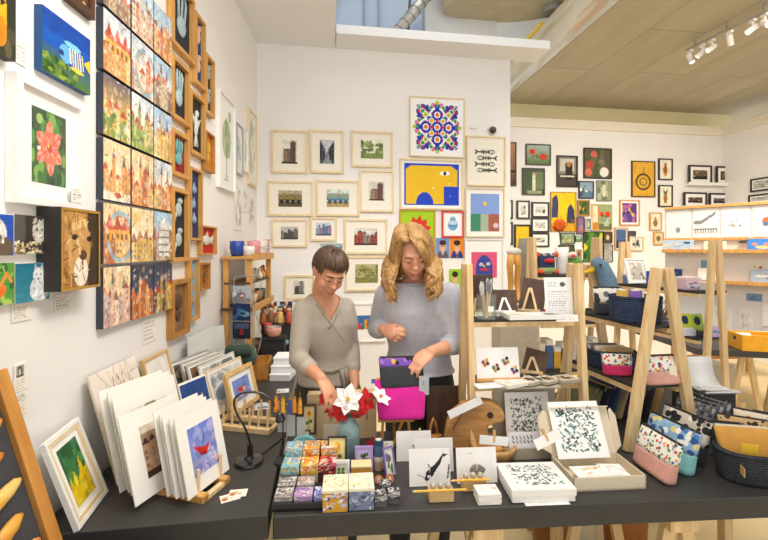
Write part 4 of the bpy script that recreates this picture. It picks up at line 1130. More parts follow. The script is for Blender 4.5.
# front rack with white mounted prints
def rack(loc, rz, n, L, lb, pitch, peg=.11):
    t = thing('print_rack', lb, 'rack', loc, rz, 'pine print racks on the side table')
    for s in (-1, 1):
        MB().box((0, s * .055, .012), (L, .03, .024)).build('rail', OAK if n < 5 else PALE, t, bevel=.002)
        for k in range(n):
            MB().tube([(-L / 2 + .015 + k * pitch, s * .055, .024), (-L / 2 + .015 + k * pitch, s * .055, .024 + peg)], .0055, 8).build('peg', PALE, t)
    MB().box((-L / 2 + .01, 0, .008), (.02, .14, .014)).build('cross_bar', PALE, t)
    MB().box((L / 2 - .01, 0, .008), (.02, .14, .014)).build('cross_bar', PALE, t)
    return t
def boat(nx, ny):
    p = Paint(nx, ny, '7f8cd0', 4); p.grad('8a96c8', '6f84d8', .2, 1); p.rect(0, 0, 1, .3, '9a9ccc'); p.blots(14, ['b4b8e4', '5f74c0', 'c8b8dc'], .06, .15, a=.6)
    p.poly([(.1, .62), (.3, .42), (.62, .38), (.72, .52), (.5, .5)], 'c8281c'); p.poly([(.3, .42), (.62, .38), (.58, .33), (.34, .35)], '8a1c1c').line(.45, .5, .6, .78, .012, '5a4a6a')
    p.blots(8, ['e8a080', 'd8d0e4'], .02, .06, (.5, .1, .95, .4)); p.strokes(10, ['5a64a8', 'dfe0f2'], .012, .14, (0, 0, 1, .35)); return p.mottle(.12)
def brownhouse(nx, ny):
    p = Paint(nx, ny, 'a88a70', 4); houses(p, ['8a6248', 'b89478', '6f4a38', '4a3026']); p.rect(0, .85, 1, 1, 'd8cbb8'); return p.mottle(.2)
f0 = onz(188, 509); f1 = onz(229, 476)          # foot of the frontmost print
f0.z = f1.z = .776
ux = (f1 - f0).normalized(); back = Vector((0, 0, 1)).cross(ux).normalized()
rk = (f0 + f1) / 2 + back * .15; ang = math.atan2(-back.y, -back.x)
rack((rk.x, rk.y, .75), ang, 4, .36, 'short pegged wooden rack holding the white mounted prints', .105, .08)
def put(k, dist, h, lean, lb, pf, wid=None, sh=0.0, **kw):
    c = (f0 + f1) / 2 + back * dist + ux * sh; w = wid or (f1 - f0).length
    mat_print(c - ux * w / 2, c + ux * w / 2, h, lean, lb, pf, **kw)
blank = P_('e4ddd0', lambda p: p.blots(6, ['b8a890', 'd0c4b0', '9a8a78'], .1, .2))
put(0, 0.0, .262, .22, 'white mounted print of a red boat on violet water, frontmost in the rack', boat)
put(1, .024, .262, .22, 'white mounted print directly behind the red boat print', blank, sh=.004)
put(2, .044, .268, .22, 'second white mounted print behind the red boat print', blank, sh=-.004)
put(3, .062, .272, .23, 'third white mounted print behind the red boat print', blank, sh=.005)
put(4, .080, .278, .23, 'fourth white mounted print behind the red boat print', blank, sh=-.002)
put(5, .135, .285, .26, 'white mounted print of a brown house front, behind the leaning stack', brownhouse, wid=.25, sh=-.055, ow=.5, oh=.6)
put(6, .20, .33, .27, 'large white mounted print behind the brown house print', blank, wid=.27, sh=.0)
put(7, .225, .34, .28, 'larger white mounted print, second behind the brown house print', blank, wid=.27, sh=.01)
put(8, .25, .345, .29, 'rearmost large white mounted print in the rack', blank, wid=.27, sh=.0)
# dark and bright booklets between the racks
for k, (d_, sh, lb, c, c2) in enumerate(((.22, .20, 'small dark blue print with an orange shape behind the white mounts', '2a4a86', 'e8842c'), (.24, .215, 'small navy print behind the dark blue one with the orange shape', '2c3450', '4a6ab0'))):
    pp = (f0 + f1) / 2 + back * d_ + ux * (.05 + sh); pp.z = .752
    mat_print(pp - ux * .08, pp + ux * .08, .30 - k * .01, .27, lb, P_(c, lambda p: (p.poly([(.5, .5), (.9, .45), (.75, .8)], c2), p.blots(5, ['5f7fc0', '1c2c5c'], .08, .2))), group='small prints behind the mounts', ow=.94, oh=.94)
# second rack with pegs, holding framed prints
g0 = onz(231, 417, .776); g1 = onz(257, 399, .776)
u2 = (g1 - g0).normalized(); bk2 = Vector((0, 0, 1)).cross(u2).normalized()
c2_ = onz(247, 426)
rack((c2_.x, c2_.y, .75), math.atan2(-bk2.y, -bk2.x), 7, .30, 'long pegged pine rack behind the black lamp', .045, .085)
def gold(nx, ny):
    p = Paint(nx, ny, '7a94d8', 6); p.poly([(.15, .55), (.4, .3), (.8, .35), (.65, .6)], 'c8402c'); p.rect(0, 0, 1, .25, '8a8ac4'); p.blots(8, ['a8b8e8', '5a6ab4', 'e8d8c8'], .05, .12, a=.7); return p.mottle(.1)
leaning(g0, g1, .205, .25, 'gold framed print of a red boat standing in the pegged rack', gold, fw=.02, d=.018, fmat=wood('ecc88a', 'd2a55e'), mount=.03)
rg = 'framed prints lined up in the pegged rack'
for k, (d_, hh, sh, lb, fm, c, cs) in enumerate(((.07, .225, .0, 'pale edged framed print next behind the gold framed boat', LIGHTFRAME, 'd8d4cc', ['8a9aa8', 'b8a890']), (.12, .245, .02, 'framed grey print with a red sail, third in the pegged rack', plain('d8d4c8', .5), 'c8c8c4', ['8f9494', 'c0483c', '6a7a80']),
                                             (.17, .25, .0, 'glossy sleeved print of a brown alley in the pegged rack', plain('c8c4b8', .4), '7a6250', ['4a3c34', 'a8845c', '8a5a44']), (.215, .255, .015, 'sleeved print of an orange street, behind the brown alley', plain('b8b0a4', .4), '8a6a4a', ['c8783c', '5a4a44', 'd8b88a']),
                                             (.255, .26, -.01, 'sleeved dark town print, rearmost in the pegged rack', plain('a8a49c', .4), '6a6460', ['4a4440', '9a8a7a']))):
    q0 = g0 + bk2 * d_ + u2 * (sh - .02); q1 = g1 + bk2 * d_ + u2 * (sh + .04)
    leaning(q0, q1, hh, .28, lb, P_(c, lambda p, cs=cs: (p.blots(16, cs, .06, .18), p.strokes(12, cs, .02, .2)), k + 3), fw=.008, d=.008, fmat=fm, mount=.012, group=rg)

# grey card sleeves in a bin, near the shelf unit
for k in range(9):
    wq = WL.pt(2.33 + k * .034, .752, .10)
    x = Vector((math.cos(.95), math.sin(.95), 0)); c = wq
    M, w = lean_mtx(c - x * .06, c + x * .06, .06 + .02 * (k % 3))
    M = M @ Matrix.Translation((0, 0, .18))
    if k == 0: sl = MB().box((0, 0, 0), (.13, .006, .36)).box((0, -.0035, .05), (.12, .001, .1)); first = sl.build('card_sleeve', plain('d2d3cc', .7, var=.05, scale=20) , None); o = first
    else: o = first.copy(); C.objects.link(o)
    o.matrix_world = M
    tag(o, ['pale grey card sleeve nearest the camera in its row', 'second pale grey card sleeve of the row from the camera', 'third pale grey card sleeve of the row from the camera', 'fourth pale grey card sleeve of the row from the camera', 'fifth pale grey card sleeve, in the middle of its row', 'sixth pale grey card sleeve of the row from the camera', 'seventh pale grey card sleeve of the row from the camera', 'eighth pale grey card sleeve of the row from the camera', 'last pale grey card sleeve of the row, nearest the shelf unit'][k], 'card sleeve', 'grey card sleeves against the wall')

# desk lamp
L0 = onz(249, 463)
t = thing('desk_lamp', 'black gooseneck desk lamp with round base on the side table', 'lamp', L0)
LB = plain('1d1d1f', .25, coat=.6, var=.02)
MB().lathe([(.055, 0), (.056, .006), (.052, .014), (.02, .018), (.014, .03)], n=36).build('base', LB, t, smooth=False)
MB().tube([(.004, 0, .02), (.004, 0, .075)], .011, 16).build('socket', LB, t)
pth = [at(251, 447, L0.y), at(246, 430, L0.y - .01), at(237, 414, L0.y - .02), at(234, 402, L0.y - .02), at(239, 394.5, L0.y - .02), at(252, 392, L0.y - .01), at(264, 394.5, L0.y), at(273, 402, L0.y), at(277, 411, L0.y)]
def smooth_path(P, n=4):
    out = []
    for i in range(len(P) - 1):
        p0 = P[max(i - 1, 0)]; p1 = P[i]; p2 = P[i + 1]; p3 = P[min(i + 2, len(P) - 1)]
        for j in range(n):
            s = j / n
            out.append(.5 * ((2 * p1) + (p2 - p0) * s + (2 * p0 - 5 * p1 + 4 * p2 - p3) * s * s + (3 * p1 - p0 - 3 * p2 + p3) * s ** 3))
    out.append(P[-1]); return out
MB().tube([q - L0 for q in smooth_path(pth)], .0045, 10).build('gooseneck', LB, t, smooth=True)
hd = at(279, 416, L0.y) - L0
MB().tube([hd + Vector((-.004, 0, .016)), hd + Vector((0, 0, .008)), hd + Vector((.006, 0, -.016)), hd + Vector((.007, 0, -.02))], [.008, .014, .02, .019], 16).build('lamp_head', LB, t, smooth=True)
cord = [at(254, 460, L0.y), onz(270, 448, .754), onz(283, 438, .754), onz(296, 430, .754)]
MB().tube([q - L0 for q in smooth_path(cord)], .0025, 6).build('cord', LB, t)

# loose postcards beside the lamp
def postcard(px, py, w, h, rz, lb, pf, z=.751, group=None, name='postcard', cat='postcard', t_=.0012, plane=.75):
    c = onz(px, py, plane); nx, ny = res(w, h, 260)
    o = pf(nx, ny).onto(w, h, y=t_, back=t_, mats=[PAPER], name=name, face='xy')
    o.location = (c.x, c.y, z); o.rotation_euler = (0, 0, rz)
    return tag(o, lb, cat, group)
pc = P_('f2ebdc', lambda p: p.blots(8, ['e88a3c', '8fa86a', 'd8c05a', 'b85a44'], .06, .14, (.1, .2, .9, .8)))
postcard(230, 498, .062, .045, .5, 'small painted postcard lying on the table below the rack', pc, group='two loose postcards below the rack')
postcard(238, 494, .06, .045, .15, 'painted postcard overlapping the other, nearer the lamp base', pc, .7525, group='two loose postcards below the rack')
postcard(256, 407, .15, .1, .3, 'white printed sheet lying behind the lamp arch', P_('eeeef0', lambda p: (p.text(.1, .55, .9, .9, 3), p.rect(.1, .1, .45, .45, 'b84a5a'), p.rect(.55, .1, .9, .45, '8a9ab0'))), name='printed_sheet', cat='sheet')
postcard(283, 391, .07, .07, .2, 'small white card with grey print on the table by the tassels', P_('f0f0f0', lambda p: p.blots(6, ['6a6a6c', 'a8a8aa'], .06, .12)), name='printed_card', cat='card')
# ================================================================ SHELF UNIT AND CROCKERY AT THE LEFT WALL
# an open pine shelf standing on the far part of the side table, its length running along the wall
S0 = at(222.5, 326, 2.86); S0.z = .752
SX = Vector((WL.d[0], WL.d[1], 0)); SN = Vector((WL.n[0], WL.n[1], 0))
ub = WL.hit(222.5, .02)[0]
su = ub; SL = .62; SD = .20
st = WL.pt(su, .752, .02)
t = thing('shelf_unit', 'open pine shelf unit against the left wall holding cups and carvings', 'shelf', st, math.atan2(SX.y, SX.x))
# local: x along the wall, -y out into the room
H = .79
for x in (0.02, SL - .02):
    for y in (-.02, -SD + .02):
        MB().box((x, y, H / 2), (.035, .035, H)).build('upright', OAK, t, bevel=.002)
for z, y0 in ((.42, 0), (.78, 0)):
    MB().box((SL / 2, -SD / 2, z), (SL + .03, SD + .02, .018)).build('shelf_board', DARKWOOD if z < .5 else OAK, t, bevel=.002)
    MB().box((SL / 2, -SD - .012, z + .004), (SL + .03, .012, .05)).build('front_lip', OAK, t)
MB().box((SL / 2, -SD / 2, .60), (SL, SD * .9, .014)).build('shelf_board', DARKWOOD, t)
def on_shelf(x, y, z): return st + SX * x + SN * y + Vector((0, 0, z))
def cup(loc, r, h, mat, lb, cat='cup', group=None, inner=None, name='cup'):
    t = thing(name, lb, cat, loc, 0, group)
    MB().lathe([(r * .72, 0), (r * .9, h * .2), (r, h * .6), (r * .98, h), (r * .9, h), (r * .88, h * .5), (r * .6, h * .12)], n=20).build('bowl', mat, t, smooth=True)
    MB().lathe([(r * .985, h - .004), (r, h + .002), (r * .9, h + .002), (r * .89, h - .004)], n=20, cap=False).build('rim', inner or mat, t, smooth=True)
    return t
cg = 'ceramics along the top of the shelf unit'
cup(on_shelf(.05, .085, .79), .05, .105, plain('27489c', .35), 'cobalt blue cup, at the near end of the shelf unit', group=cg)
cup(on_shelf(.06, .165, .79), .042, .07, plain('e8e2dc', .4), 'white small cup in front of the cobalt blue one', group=cg)
cup(on_shelf(.25, .15, .79), .05, .11, plain('d88f94', .4), 'dusty pink ribbed cup beside the cobalt one', group=cg)
cup(on_shelf(.40, .16, .79), .052, .12, plain('dcd6cc', .5, var=.25, scale=26), 'white and grey mottled cup on the shelf unit', group=cg)
cup(on_shelf(.40, .06, .79), .035, .07, plain('57534e', .5, var=.25, scale=30), 'dark speckled cup on the shelf unit', group=cg)
c = on_shelf(.55, .165, .79)
t = thing('patterned_tin', 'square red, white and blue patterned tin at the far end of the shelf top', 'tin', c, .3)
pt = P_('f0ece4', lambda p: [p.rect(.08 + .46 * i, .06 + .31 * j, .46 + .46 * i, .32 + .31 * j, ['27408a', 'c83a3a'][(i + j) % 2]) for i in range(2) for j in range(3)] and [p.ell(.27 + .46 * i, .19 + .31 * j, .08, .06, 'f2ece0') for i in range(2) for j in range(3)])
MB().box((0, .001, .06), (.084, .078, .12)).build('body', plain('e8e2d8', .5), t)
pt(16, 22).onto(.084, .12, y=-.0395, back=.001, mats=[PAPER], parent=t, zz=.06, name='front_print')
MB().box((0, 0, .123), (.088, .084, .008)).build('lid', plain('c83a3a', .4), t)
mg = 'carvings and dishes on the middle of the shelf unit'
def carving(x, y, z, s, mat, lb):
    t = thing('carved_figure', lb, 'carving', on_shelf(x, y, z), x * 7, mg)
    MB().loft([((0, 0, 0), s * .5, s * .4, 0), ((0, 0, s * .5), s * .55, s * .45, .3), ((.1 * s, 0, s * 1.0), s * .3, s * .3, .6), ((.12 * s, 0, s * 1.15), s * .2, s * .2, .6)], n=12).build('body', mat, t, smooth=True)
    MB().ball((.12 * s, -.02 * s, s * 1.35), (s * .28, s * .28, s * .3)).build('head', mat, t, smooth=True)
    MB().tube([(.3 * s, 0, s * .9), (.6 * s, -.2 * s, s * .7), (.65 * s, -.3 * s, s * .4)], s * .08, 8).build('arm', mat, t, smooth=True)
for i, (x, y, z, s, h, lb) in enumerate(((.12, .17, .61, .05, 'b8a88a', 'small tan carved figure at the near end of the middle board'), (.24, .16, .61, .055, '9a9484', 'small grey carved figure, second on the middle board'), (.34, .17, .61, .05, 'e2dccc', 'small white carved figure amid the middle board'), (.46, .16, .61, .055, 'd8a04a', 'small ochre carved figure near the far end of the middle board'),
                                        (.56, .15, .61, .06, 'c4643a', 'small rust carved figure at the far end of the middle board'))):
    carving(x, y, z, s, plain(h, .6, var=.2, scale=40), lb)
for i, (x, z, r, h, h2, lb) in enumerate(((.1, .43, .05, .09, 'b4bab0', 'grey green jar on the low board at the near end'), (.24, .43, .048, .07, 'ddd2c0', 'cream bowl on the low board, second from the near end'), (.38, .43, .05, .08, 'c8783c', 'orange pot on the low board'), (.52, .43, .045, .085, '4a6a5a', 'green pot on the low board at the far end'))):
    cup(on_shelf(x, .13, z), r, h, plain(h2, .45, var=.12), lb, 'pot', 'pots on the low board of the shelf unit', name='pot')
for i, (x, y, r, h, h2, lb) in enumerate(((.16, .12, .07, .1, 'a89a84', 'large stone coloured pot on the table under the shelf unit'), (.42, .12, .06, .12, '7a5a3c', 'brown pot on the table under the shelf unit'))):
    cup(on_shelf(x, y, .0), r, h, plain(h2, .5, var=.12), lb, 'pot', name='pot')

# wire spinner with photo cards
sp = at(244, 341, 2.78); sp.z = .752
t = thing('postcard_spinner', 'wire card stand with three photo cards in front of the shelf unit', 'card stand', sp, -.1)
WIRE = plain('b8bcc0', .3, .7)
m = MB()
for x in (-.068, .068): m.tube([(x, .0, 0), (x, .0, .66)], .0035, 6)
for z in (.02, .29, .405, .52): m.tube([(-.068, 0, z), (-.05, -.03, z), (.05, -.03, z), (.068, 0, z)], .003, 6)
for sx in (-1, 1): m.tube([(sx * .068, 0, .05), (sx * .11, .03, .26), (sx * .068, 0, .45), (sx * .11, .03, .62)], .003, 6)
m.tube([(-.068, 0, .66), (.068, 0, .66)], .0035, 6)
m.build('wire_frame', WIRE, t)
MB().lathe([(.09, 0), (.09, .008), (.02, .014)], n=24).build('base', WIRE, t)
pcs = (('white hazy street photo card at the top of the wire stand', P_('b4bcc8', lambda p: (p.rect(0, 0, 1, .3, '8a8a90'), p.ell(.5, .45, .22, .2, '9a6a6a'), p.rect(.44, .3, .56, .5, 'b8323a'), p.blots(8, ['d8dce4', '7a808c'], .05, .14)))),
       ('dark blue umbrella photo card in the middle of the wire stand', P_('1f2f5c', lambda p: (p.ell(.4, .5, .3, .2, '4a7a9a'), p.ell(.7, .4, .25, .16, '6aa0b0'), p.blots(8, ['0f1838', '3a5a8a'], .05, .15)))),
       ('black night photo card with a red figure low in the wire stand', P_('232a3c', lambda p: (p.rect(.3, 0, .7, .6, '141824'), p.ell(.5, .4, .14, .22, '8a2c34'), p.rect(.1, .6, .9, .9, '4a5a7c')))))
for k, (lb, pf) in enumerate(pcs):
    o = pf(26, 24).onto(.122, .112, y=-.036, back=.002, mats=[PAPER], name='photo_card')
    o.location = sp + Vector((0, 0, .545 - k * .117)); o.rotation_euler = (0, 0, -.1)
    tag(o, lb, 'card', 'photo cards in the wire stand')

# green pouch, crate, carved hooks
def crate(c, w, d, h, rz, lb, mat=HONEY):
    t = thing('wooden_crate', lb, 'crate', c, rz)
    MB().box((0, 0, .006), (w, d, .012)).build('bottom', mat, t)
    for (x, y, ww, dd) in ((0, -d / 2 + .005, w, .01), (0, d / 2 - .005, w, .01), (-w / 2 + .005, 0, .01, d), (w / 2 - .005, 0, .01, d)):
        MB().box((x, y, h / 2), (ww, dd, h)).build('side_panel', mat, t)
    return t
cq = onz(262, 376); crate(cq, .11, .22, .11, TH, 'honey brown open wooden crate beside the green pouch')
cp = onz(241, 386); crate(cp, .15, .16, .13, .2, 'oak crate under the dark green pouch'); gp = Vector((cp.x, cp.y, .885))
t = thing('green_pouch', 'dark green folded cloth pouch lying over a wooden crate edge', 'pouch', gp + Vector((0, 0, 0)), .1)
MB().loft([((0, 0, .0), .085, .05, 0), ((0, 0, .05), .095, .055, 0), ((-.01, 0, .10), .085, .05, .1), ((-.02, .0, .125), .05, .03, .1)], n=18, pw=3).build('body', fabric('3f5446', wr=20), t, smooth=True)
MB().loft([((.0, -.045, .06), .07, .02, .05), ((.0, -.05, .1), .075, .022, .05), ((-.01, -.03, .128), .06, .02, .05)], n=16, pw=3).build('flap', fabric('35493c', wr=20), t, smooth=True)
for i, (px, py, lb) in enumerate(((226, 383, 'pale wooden clip beside the green pouch, leftmost'), (239, 380, 'pale wooden clip below the green pouch flap'), (248, 376, 'pale wooden clip near the crate corner'))):
    q = onz(px, py); t = thing('wooden_clip', lb, 'clip', q, .2 + i * .5, 'wooden clips by the green pouch')
    MB().box((0, 0, .014), (.06, .022, .012)).box((0, .0, .028), (.055, .02, .012)).build('jaws', wood('e2b878', 'b88a4a'), t, bevel=.004)
    MB().tube([(-.0, -.014, .021), (.0, .014, .021)], .008, 10).build('pivot', OAK, t)
# white book boxes stacked
bx = onz(282, 379)
for k, (dz, w, lb) in enumerate(((0, .13, 'white flat box at the bottom of its stack, beside the dark-haired woman'), (.045, .132, 'white flat box in the middle of its stack'), (.09, .12, 'white flat box topmost of its stack'))):
    t = thing('flat_box', lb, 'box', (bx.x - .002 * k, bx.y + .03 * k + .03, .751 + dz), -.05 + .06 * k, 'stack of white flat boxes')
    MB().box((0, 0, .017), (w, .16, .034)).build('tray', plain('e9ebee', .6, var=.02), t, bevel=.002)
    MB().box((0, 0, .038), (w + .004, .164, .01)).build('lid', plain('f6f6f6', .6, var=.01), t, bevel=.002)
# dark riser with a bowl, pumpkins
rz_ = onz(273, 355); 
rz_ = at(274, 340, 3.22)
o = MB().box((0, 0, .08), (.17, .14, .16)).box((0, 0, .166), (.19, .16, .012)).build('display_riser', BLACK, None, loc=(rz_.x, rz_.y, .751), rot=(0, 0, TH)); tag(o, 'dark low display riser under the pink and teal bowl', 'riser')
rp = Vector((rz_.x, rz_.y, .925))
cup(rp + Vector((.0, -.01, 0)), .058, .075, plain('e0a08a', .35), 'pink bowl with a teal rim on the dark riser', 'bowl', inner=plain('4a8a86', .35), name='bowl')
cup(rp + Vector((-.06, .05, 0)), .03, .09, plain('c84a36', .4), 'coral red beaker behind the pink bowl', 'cup')
def pumpkin(px, py, r, h, lb, z=.751):
    q = onz(px, py); t = thing('ceramic_pumpkin', lb, 'ornament', (q.x, q.y, z), 0, 'small ceramic pumpkins on the side table')
    m = MB(); n = 32; prof = [(.3, 0), (.8, .12), (1, .45), (.85, .8), (.35, .92), (.1, .86)]
    vs = []; fs = []
    for (pr, pz) in prof:
        for k in range(n):
            a = 2 * math.pi * k / n; rr = r * pr * (1 - .1 * abs(math.cos(a * 4))); vs.append((rr * math.cos(a), rr * math.sin(a), pz * r * 1.5))
    for i in range(len(prof) - 1):
        for k in range(n): a = i * n + k; b = i * n + (k + 1) % n; fs.append((a, b, b + n, a + n))
    fs.append(tuple(range(n - 1, -1, -1))); fs.append(tuple(range((len(prof) - 1) * n, len(prof) * n)))
    m._add(vs, fs); m.build('body', plain(h, .35), t, smooth=True)
    MB().tube([(0, 0, r * 1.25), (r * .1, 0, r * 1.6), (r * .3, 0, r * 1.7)], [r * .14, r * .1, r * .07], 8).build('stalk', plain('7a6a4a', .6), t)
sl_ = onz(275, 356, .82)
o = MB().box((0, 0, .03), (.24, .13, .06)).box((0, 0, .0635), (.25, .14, .007)).build('display_riser', BLACK, None, loc=(sl_.x, sl_.y, .751), rot=(0, 0, TH)); tag(o, 'low dark step carrying the small ceramic pumpkins', 'riser')
pumpkin(263, 352, .03, 'c23a34', 'red ceramic pumpkin at the left rear of the low step', .82)
pumpkin(272, 357, .033, 'cf5548', 'coral ceramic pumpkin in the middle of the low step', .82)
pumpkin(263, 359, .026, 'd8968c', 'pink ceramic pumpkin at the left front of the low step', .82)
pumpkin(285, 354, .032, '86b4ae', 'pale teal ceramic pumpkin right of the coral one', .82)
pumpkin(277, 350.5, .022, '8fb8c0', 'small light blue ceramic pumpkin behind the others', .82)
for i, (px, py, h, lb) in enumerate(((291, 352, '5f4a8a', 'small violet candle beside the dark-haired woman sleeve'), (294, 349, 'e0a82c', 'small yellow candle beside the dark-haired woman sleeve'))):
    q = onz(px, py); t = thing('candle', lb, 'candle', q); MB().lathe([(.018, 0), (.018, .07), (.012, .074)], n=14).build('wax', plain(h, .5), t); MB().tube([(0, 0, .072), (.001, 0, .085)], .0015, 6).build('wick', BLACK, t)
rq = at(279, 330, 3.47)
o = MB().box((0, 0, .112), (.26, .2, .224)).box((0, 0, .2265), (.27, .21, .005)).build('display_riser', BLACK, None, loc=(rq.x, rq.y, .751), rot=(0, 0, TH)); tag(o, 'tall dark riser at the far table end under the peg dolls', 'riser')
# orange pattern cards and peg dolls behind, on the far end of the table
for i, (px, w, lb) in enumerate(((272, .10, 'orange and white patterned card box at the far end of the side table'), (286, .10, 'dark patterned card box right of the orange one'))):
    q = at(px, 322, 3.5); 
    t = thing('card_box', lb, 'box', (q.x, q.y, .982), TH)
    MB().box((0, .02, .09), (w, .04, .18)).build('box_body', plain('d8d0c4', .6), t)
    P_('f0ece2' if i == 0 else '33343c', lambda p: p.blots(16, ['e8742c', 'd84a2c', 'f0a83c', '2f2c2c'] if i == 0 else ['f0ece2', 'c8402c', '6a8aa0'], .06, .14), i)(14, 34).onto(w, .16, y=-.002, back=.001, mats=[PAPER], parent=t, zz=.092, name='front_print')
for i, (px, h, lb) in enumerate(((263, 'c87a3c', 'orange peg doll, leftmost of four at the table end'), (271, '8a5a34', 'brown peg doll, second of four at the table end'), (280, 'e0b060', 'yellow peg doll, third of four at the table end'), (289, 'b8503c', 'red peg doll, rightmost of four at the table end'))):
    q = at(px, 335, 3.41); t = thing('peg_doll', lb, 'doll', (q.x, q.y, .982), 0, 'wooden peg dolls at the end of the side table')
    MB().lathe([(.026, 0), (.03, .03), (.022, .09), (.012, .105)], n=16).build('body', plain(h, .5, var=.2, scale=60), t, smooth=True)
    MB().ball((0, 0, .122), .022).build('head', plain('e2b98a', .5), t, smooth=True)
    MB().ball((0, .004, .130), (.0235, .0225, .018)).build('hair', plain('3f2c20', .6), t, smooth=True)

# ================================================================ UTENSIL BOARD AT THE LOWER LEFT
ps = MB().box((-.83, .8, .35), (.38, .66, .70)).box((-.83, .8, .715), (.40, .68, .03)).build('plinth', BLACK, None); tag(ps, 'black plinth carrying the board of wooden utensils', 'plinth')
e0_ = Vector((-.775, .56, .732)); e1_ = Vector((-.752, 1.015, .732))
M, w = lean_mtx(e0_, e1_, .328)
hB = .60
t = thing('utensil_board', 'oak framed dark board of carved wooden utensils at the lower left', 'display board', mtx=M @ Matrix.Translation((0, 0, hB / 2)))
MB().beam((0, .01, .1), (0, .13, -.285), .03, .012, (1, 0, 0)).build('rear_strut', OAK, t)
frame_bars(w, hB, .032, .03).build('frame', wood('cf9347', 'a86c2a'), t, bevel=.003)
MB().box((0, -.008, 0), (w - .06, .012, hB - .06)).build('backing', fabric('3b3b40', wr=40), t)
cols = ['e8a33a', 'efc05a', 'd9822c', 'e6b048', 'edcb72', 'd88a30', 'e2a23c', 'cf7226']
for k in range(8):
    zc = -.26 + k * .072; x0 = w / 2 - .045 - .02 * (k % 2)
    o = thing('wooden_utensil', ['long orange carved wooden utensil, lowest on the board', 'short yellow carved utensil, second from the board bottom', 'deep orange carved utensil, third from the board bottom', 'golden carved utensil with a broad blade, fourth from the board bottom', 'pale yellow carved utensil, fifth from the board bottom', 'orange carved utensil, sixth from the board bottom', 'amber carved utensil, second from the board top', 'rust orange carved utensil, topmost on the board'][k], 'utensil', group='carved utensils on the dark board', mtx=M @ Matrix.Translation((0, -.014, hB / 2 + zc)))
    L = .11 + .03 * (k % 3)
    m = MB(); m.tube([(x0 - L, -.008, -.035), (x0 - L * .6, -.009, -.012), (x0 - L * .25, -.010, .006), (x0 - .012, -.010, .014), (x0, -.009, .015)], [.013, .017, .016, .011, .004], 12, flat=.6)
    m.build('blade', wood(cols[k], _hexdark(cols[k]) if False else cols[(k + 2) % 8], (8, 60, 60)), o, smooth=True)
    MB().tube([(x0 - L, -.008, -.035), (x0 - L - .09, -.007, -.075)], [.008, .006], 10).build('handle', wood(cols[k], cols[(k + 3) % 8], (8, 60, 60)), o, smooth=True)
# ================================================================ SMALL GOODS AT THE LEFT OF THE FRONT TABLE
def img(w, h, bg, fn, seed=1, k=300, m=.08):
    nx, ny = res(w, h, k, 10)
    p = Paint(nx, ny, bg, seed); fn(p)
    return p.mottle(m, 6)
tr = onz(277, 510); 
# black slotted tray
tq = FT(.105, .17)
t = thing('sample_tray', 'black shallow tray holding the patterned little boxes', 'tray', (tq.x - .01, tq.y, .751), ta)
MB().box((0, 0, .004), (.205, .30, .008)).build('bottom', BLACK, t)
for (x, y, w, d) in ((0, -.147, .205, .006), (0, .147, .205, .006), (-.1, 0, .006, .29), (.1, 0, .006, .29)):
    MB().box((x, y, .012), (w, d, .024)).build('rim', BLACK, t)
def folded(loc, rz, w, d, h, lb, topc, sidec, seed, group='patterned little boxes in the tray', tilt=0.0, name='patterned_box'):
    """small card box with a printed lid"""
    t = thing(name, lb, 'box', loc, rz, group)
    MB().box((0, 0, h * .4), (w * .97, d * .97, h * .8)).build('box_base', plain(sidec, .7, var=.25, scale=120), t)
    fn = lambda p: (p.strokes(16, topc, .05, .5), p.blots(8, topc, .04, .14), p.strokes(8, topc, .03, .6))
    MB().box((0, 0, h * .75), (w, d, h * .5 - .002)).build('lid', plain(topc[0], .7, var=.15, scale=80), t, bevel=.001)
    img(w, d, topc[0], fn, seed).onto(w, d, y=h + .0012, back=.001, mats=[PAPER], parent=t, name='lid_print', face='xy')
    img(w, h * .5, topc[0], fn, seed + 9).onto(w, h * .5 - .003, y=-d / 2 - .0008, back=.0006, mats=[PAPER], parent=t, name='side_print', zz=h * .75)
    return t
cl = {'o': ['e8a83c', 'e0642c', '7fa09a', 'f2e6d8', 'd84a3c'], 't': ['7fc0c8', '5aa4b4', 'e8e0c8', 'a084b8', 'e8c43c'], 'g': ['a09a94', '6f6a68', 'e8e4dc', '3f3c3c'], 'p': ['b08ac0', 'd8a0b8', 'e8d8e0', '7f6aa8'], 'b': ['8a94d0', 'c8cef0', 'e8eaf6', '5a66b0'], 'r': ['b8283c', '2c2830', 'e0642c', 'e8c8b0'], 'y': ['e8b83c', 'f6ecd0', 'd8862c', 'e8644c'], 'w': ['b0a8a0', '8a7a72', 'd8ccc0', 'a4524a']}
S = [(288, 453, .076, .07, .05, 't', 'teal and violet lidded little box at the back left of the tray'), (303, 456, .07, .07, .055, 'o', 'orange and white lidded little box at the back middle of the tray'), (318, 452, .07, .07, .06, 'o', 'orange and sage lidded little box at the back right of the tray'),
     (284, 476, .07, .07, .045, 't', 'turquoise and yellow lidded little box at the left of the tray'), (300, 476, .068, .068, .045, 'y', 'yellow and cream lidded little box in the middle of the tray'), (307, 489, .068, .06, .045, 'r', 'dark red and black lidded little box in the middle of the tray'),
     (281, 499, .06, .05, .03, 'g', 'grey and white marbled box, second from the front at the left of the tray'), (297, 496, .06, .045, .028, 'w', 'taupe small box with a red ribbon in the tray'), (279, 510, .055, .045, .028, 'g', 'grey and white marbled box at the front left corner of the tray'),
     (295, 510, .055, .045, .028, 'p', 'pink and purple marbled box at the front of the tray'), (310, 508, .055, .045, .028, 'b', 'pale blue marbled box at the front right of the tray')]
used_ = []
